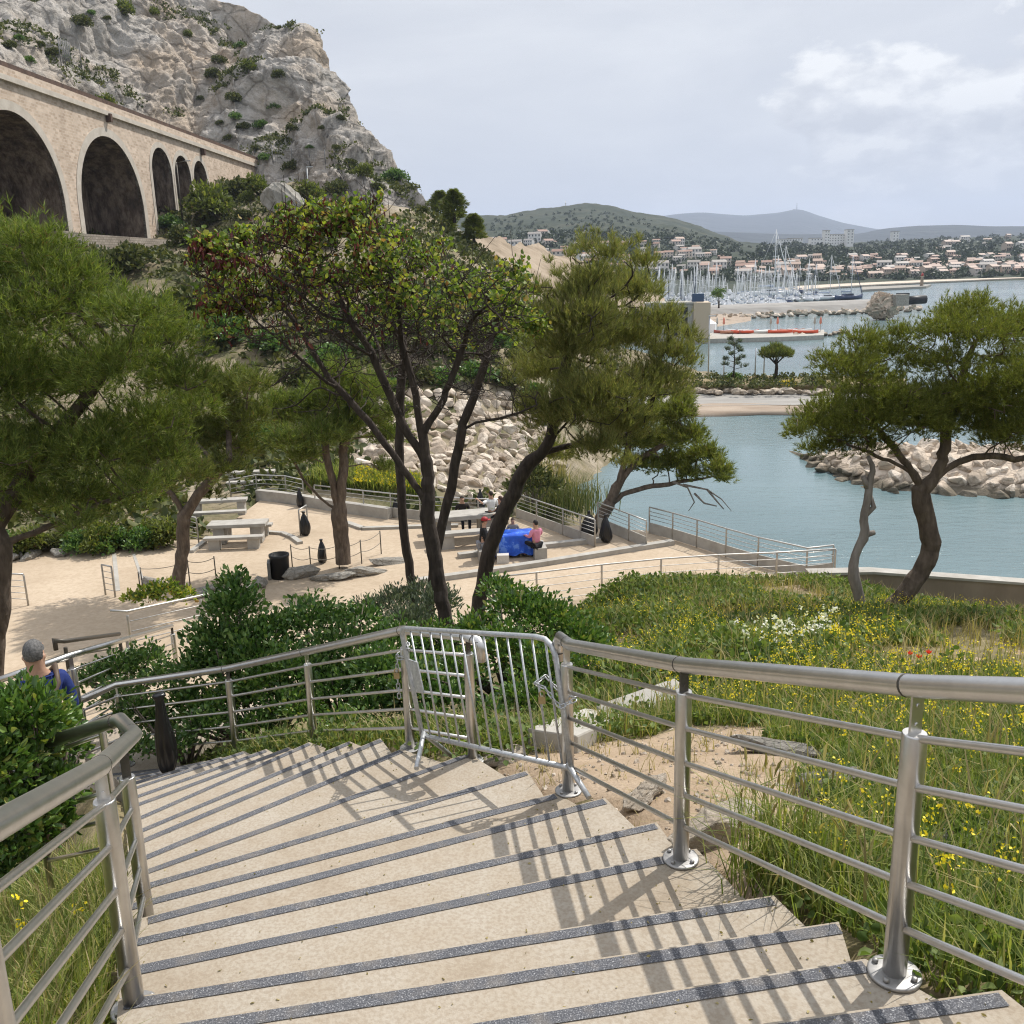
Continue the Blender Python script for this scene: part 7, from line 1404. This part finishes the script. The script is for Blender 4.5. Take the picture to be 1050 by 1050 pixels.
nz_ = np.cross(np.gradient(cv2, axis=1), np.gradient(cv2, axis=0)); nz_ /= np.linalg.norm(nz_, axis=2, keepdims=True)+1e-9; nz_ *= np.sign(nz_[..., 2:3]); slope = nz_[..., 2].ravel(); fl_ = cv2.reshape(-1, 3); pick = RNG.choice(len(fl_), 30000); q = fl_[pick]; mk = (slope[pick] > .62) & (vnoise(q[:, 0], q[:, 1]+q[:, 2]*.5, .05, 77, 3) > .30); q = q[mk]; C = np.repeat(q, 6, 0)+RNG.normal(size=(len(q)*6, 3))*np.array([.4, .4, .2])+np.array([0, 0, .2]); print('cliff scrub', len(q)); tag(link('cliff_scrub', leaf_mesh('cliff_scrub', M['maquis'], C, unit(len(C))+np.array([0, 0, .5]), .6, .18)), kind='stuff')
# ------------------------------------------------------------------ garden grass, weeds and flowers
def garden(n, x0, x1, y0, y1, dens=None, stairs_out=True):
    X = RNG.uniform(x0, x1, n); Y = RNG.uniform(y0, y1, n); k = ~inside(STEPS_POLY, X, Y) & (Y < np.where(X > .9, EDGE_Y-.25, 18.5)); k &= ~inside(DIRT, X+.15*np.sin(Y*5), Y+.1*np.sin(X*7))
    X, Y = X[k], Y[k]
    if dens is not None:
        v = vnoise(X, Y, .45, 21, 3); k = v < dens; X, Y = X[k], Y[k]
    return np.stack([X, Y, gz(X, Y)-.01], 1)
def right_of_rail(P, m=.12):
    ks = [k for k in KS]; ex = np.array([NOS[k][1].y for k in ks]); xx = np.array([NOS[k][1].x for k in ks]); o = np.argsort(ex); e = np.interp(P[:, 1], ex[o], xx[o]); return P[P[:, 0] > e+m]
P = right_of_rail(garden(60000, .6, 5.2, 1.6, 8.5, .38)); g1_ = blades('wild_grass', M['grass'], P, .23, .0048, .75); tag(link('wild_grass', g1_), kind='stuff')
P = right_of_rail(garden(62000, .5, 13.5, 8, EDGE_Y, .17)); tag(link('meadow_grass', blades('meadow_grass', M['grass'], P, .30, .011, .7)), kind='stuff')
P = right_of_rail(garden(15000, .5, 13, 3, EDGE_Y, .8)); tag(link('dry_grass', blades('dry_grass', M['grass_dry'], P, .42, .007, .8)), kind='stuff')
P = right_of_rail(garden(14000, .7, 6, 2, 10, .32)); C = np.repeat(P, 4, 0)+RNG.normal(size=(len(P)*4, 3))*np.array([.05, .05, .03])+np.array([0, 0, .08]); tag(link('leafy_weeds', leaf_mesh('leafy_weeds', M['weed'], C, unit(len(C))+np.array([0, 0, .5]), .055, .017)), kind='stuff')
P = right_of_rail(garden(15000, .7, 13, 9, EDGE_Y, .20)); C = np.repeat(P, 4, 0)+RNG.normal(size=(len(P)*4, 3))*np.array([.09, .09, .05])+np.array([0, 0, .16]); tag(link('meadow_weeds', leaf_mesh('meadow_weeds', M['weed'], C, unit(len(C))+np.array([0, 0, .5]), .10, .03)), kind='stuff')
X = RNG.uniform(-5, 1.2, 30000); Y = RNG.uniform(6.5, 13, 30000); k = ~inside(STEPS_POLY, X, Y) & ~inside(DIRT, X, Y); X, Y = X[k], Y[k]; P = np.stack([X, Y, gz(X, Y)], 1); lk = np.array([NOS[q][1].x for q in KS]); ly_ = np.array([NOS[q][1].y for q in KS]); o = np.argsort(ly_); P = P[(P[:, 0] > np.interp(P[:, 1], ly_[o], lk[o])+.1) | (P[:, 1] > 9.6)]
tag(link('slope_grass', blades('slope_grass', M['grass'], P, .26, .006, .8)), kind='stuff'); Pw = P[RNG.choice(len(P), 5000)]; C = np.repeat(Pw, 4, 0)+RNG.normal(size=(20000, 3))*np.array([.07, .07, .04])+np.array([0, 0, .12]); tag(link('slope_weeds', leaf_mesh('slope_weeds', M['weed'], C, unit(len(C))+np.array([0, 0, .5]), .07, .022)), kind='stuff'); Pd = P[RNG.choice(len(P), 2500)]; tag(link('slope_dry_grass', blades('slope_dry_grass', M['grass_dry'], Pd, .36, .005, .9)), kind='stuff')
# left bank under the corner railing
P = garden(42000, -5, -1.2, 1.0, 6.4); ks = [k for k in KS]; ex = np.array([NOS[k][0].y for k in ks]); xx = np.array([NOS[k][0].x for k in ks]); o = np.argsort(ex); P = P[P[:, 0] < np.interp(P[:, 1], ex[o], xx[o])-.05]; tag(link('bank_grass', blades('bank_grass', M['grass'], P, .30, .0042, .7)), kind='stuff')
Pd = P[RNG.choice(len(P), 2500)]; tag(link('bank_dry_grass', blades('bank_dry_grass', M['grass_dry'], Pd, .42, .004, .8)), kind='stuff')
def flowers(name, mat, P, h, size, per=5, spread=.02, stalk=True):
    n = len(P); top = P+np.stack([RNG.normal(size=n)*.05, RNG.normal(size=n)*.05, h*RNG.uniform(.6, 1.25, n)], 1); C = np.repeat(top, per, 0)+RNG.normal(size=(n*per, 3))*spread; me = leaf_mesh(name, M[mat], C, unit(n*per)+np.array([0, -.2, .7]), size, size*.42, .1); o = tag(link(name, me), kind='stuff')
    if stalk:
        s = np.array([.0025, 0, 0]); vs = np.stack([P-s, P+s, top+s, top-s], 1).reshape(-1, 3); so_ = link('stalks', np_mesh('stalks', vs, 4, np.arange(len(vs)), M['weed']), o)
    return o
bx_ = np.stack([RNG.uniform(-3.4, -1.5, 26), RNG.uniform(1.6, 4.6, 26)], 1); bp3 = np.stack([bx_[:, 0], bx_[:, 1], gz(bx_[:, 0], bx_[:, 1])], 1); bp3 = bp3[bp3[:, 0] < np.interp(bp3[:, 1], ex[o], xx[o])-.1]; flowers('bank_flowers', 'yellow', bp3, .40, .022, 9, .016)
P = right_of_rail(garden(900, .8, 5.5, 2.2, 9, .12), .25); flowers('mustard_flowers', 'yellow', P, .42, .017, 8, .016)
P = right_of_rail(garden(3400, .8, 12, 7.5, 15.5, .02), .25); flowers('yellow_meadow_flowers', 'yellow', P, .36, .020, 5, .03)
def px_flowers(name, mat, pts, n, h, size, per, spread, sd):
    Q = []
    for px, py in pts:
        for i in range(n):
            p = on_ground(px+random.gauss(0, sd), py+random.gauss(0, sd*.35)+8)
            if p: Q.append(tuple(p))
    return flowers(name, mat, np.array(Q), h, size, per, spread)
px_flowers('white_daisies', 'white', [(785, 660), (805, 662), (825, 655), (840, 648), (795, 668), (815, 668), (835, 660), (850, 652), (780, 665)], 7, .36, .036, 7, .020, 9)
px_flowers('golden_flowers', 'yellow', [(860, 662), (872, 668), (880, 660), (900, 662), (866, 672), (890, 668), (820, 672), (845, 668)], 8, .34, .026, 6, .022, 8)
for i, (px, py) in enumerate(((931, 688), (950, 687), (940, 692))):
    p = on_ground(px, py+10); mb = MB(); mb.tube([(0, 0, 0), (.01, 0, .36)], .004, 5, 1)
    for q in range(5): a = q*1.257; c_ = V((cos(a)*.03, sin(a)*.03, .385)); mb.add([V((0, 0, .36)), c_+V((-sin(a)*.034, cos(a)*.034, 0)), c_*1.0+V((cos(a)*.03, sin(a)*.03, .03)), c_+V((sin(a)*.034, -cos(a)*.034, 0))], [(0, 1, 2, 3)], 0)
    o = mb.build('poppy', [M['red'], M['weed']], None, p); o.scale = (.55, .55, .8); tag(o, 'red poppy in the grass beyond the handrail joint', 'flower', 'red poppies in the grass')
# tall grass clump by the right rail, arching over the steps
for cx_, cy_, n_, h_, lab in ((800, 900, 300, .62, 'tall clump of arching wild grass spilling over the step edge'), (850, 930, 120, .48, 'grass clump at the foot of the nearest railing post')):
    b_ = on_ground(cx_, cy_) or V((1.25, 3.5, -2.6)); 
    P = np.array(b_)[None]+RNG.normal(size=(n_, 3))*np.array([.13, .13, .0]); P = right_of_rail(P, -.06); P[:, 2] = gz(P[:, 0], P[:, 1]); root = empty('grass_clump', b_, lab, 'grass clump')
    link('blades', blades('blades', M['grass'], P-np.array(b_), h_, .0042, .8, .5), root); ear = P[RNG.choice(len(P), 26)]-np.array(b_); link('seed_heads', leaf_mesh('seed_heads', M['grass_dry'], ear+np.array([0, 0, h_*.72])+RNG.normal(size=(26, 3))*.05, np.array([[0, 0, 1.0]]*26)+RNG.normal(size=(26, 3))*.25, .10, .008), root)['kind'] = 'stuff'
# pebbles on the dirt patch, dry stalks
xs = [p.x for p in DIRT]; ys = [p.y for p in DIRT]; X = RNG.uniform(min(xs), max(xs), 900); Y = RNG.uniform(min(ys), max(ys), 900); k = inside(DIRT, X, Y) & ~inside(STEPS_POLY, X, Y); stuff_rocks('pebbles', [(V((x, y, float(gz(x, y))+.004)), random.choice((.008, .012, .018, .03))) for x, y in zip(X[k], Y[k])], LOW)
P = np.stack([X[k], Y[k], gz(X[k], Y[k])], 1); P = np.repeat(P[::9], 14, 0)+RNG.normal(size=(len(P[::9])*14, 3))*np.array([.05, .05, 0]); tag(link('dry_tufts', blades('dry_tufts', M['grass_dry'], P, .13, .003, 1.0)), kind='stuff')
# ground leaves and grit on the steps
P = []
for i in range(520):
    k = random.choice([q for q in KS if 0 <= q <= 12]); A_, B_ = NOS[k]; C_, D_ = NOS[k-1]; t = random.random()**(.45 if i % 3 else 1); u2 = random.random(); q = A_.lerp(B_, t).lerp(C_.lerp(D_, t), u2); P.append((q.x, q.y, zk(k)+.004))
P = np.array(P); tag(link('litter_leaves', leaf_mesh('litter_leaves', M['grass_dry'], P, unit(len(P))*np.array([1, 1, .12]), .018*RNG.uniform(.3, 1.2, len(P)), .005)), kind='stuff')
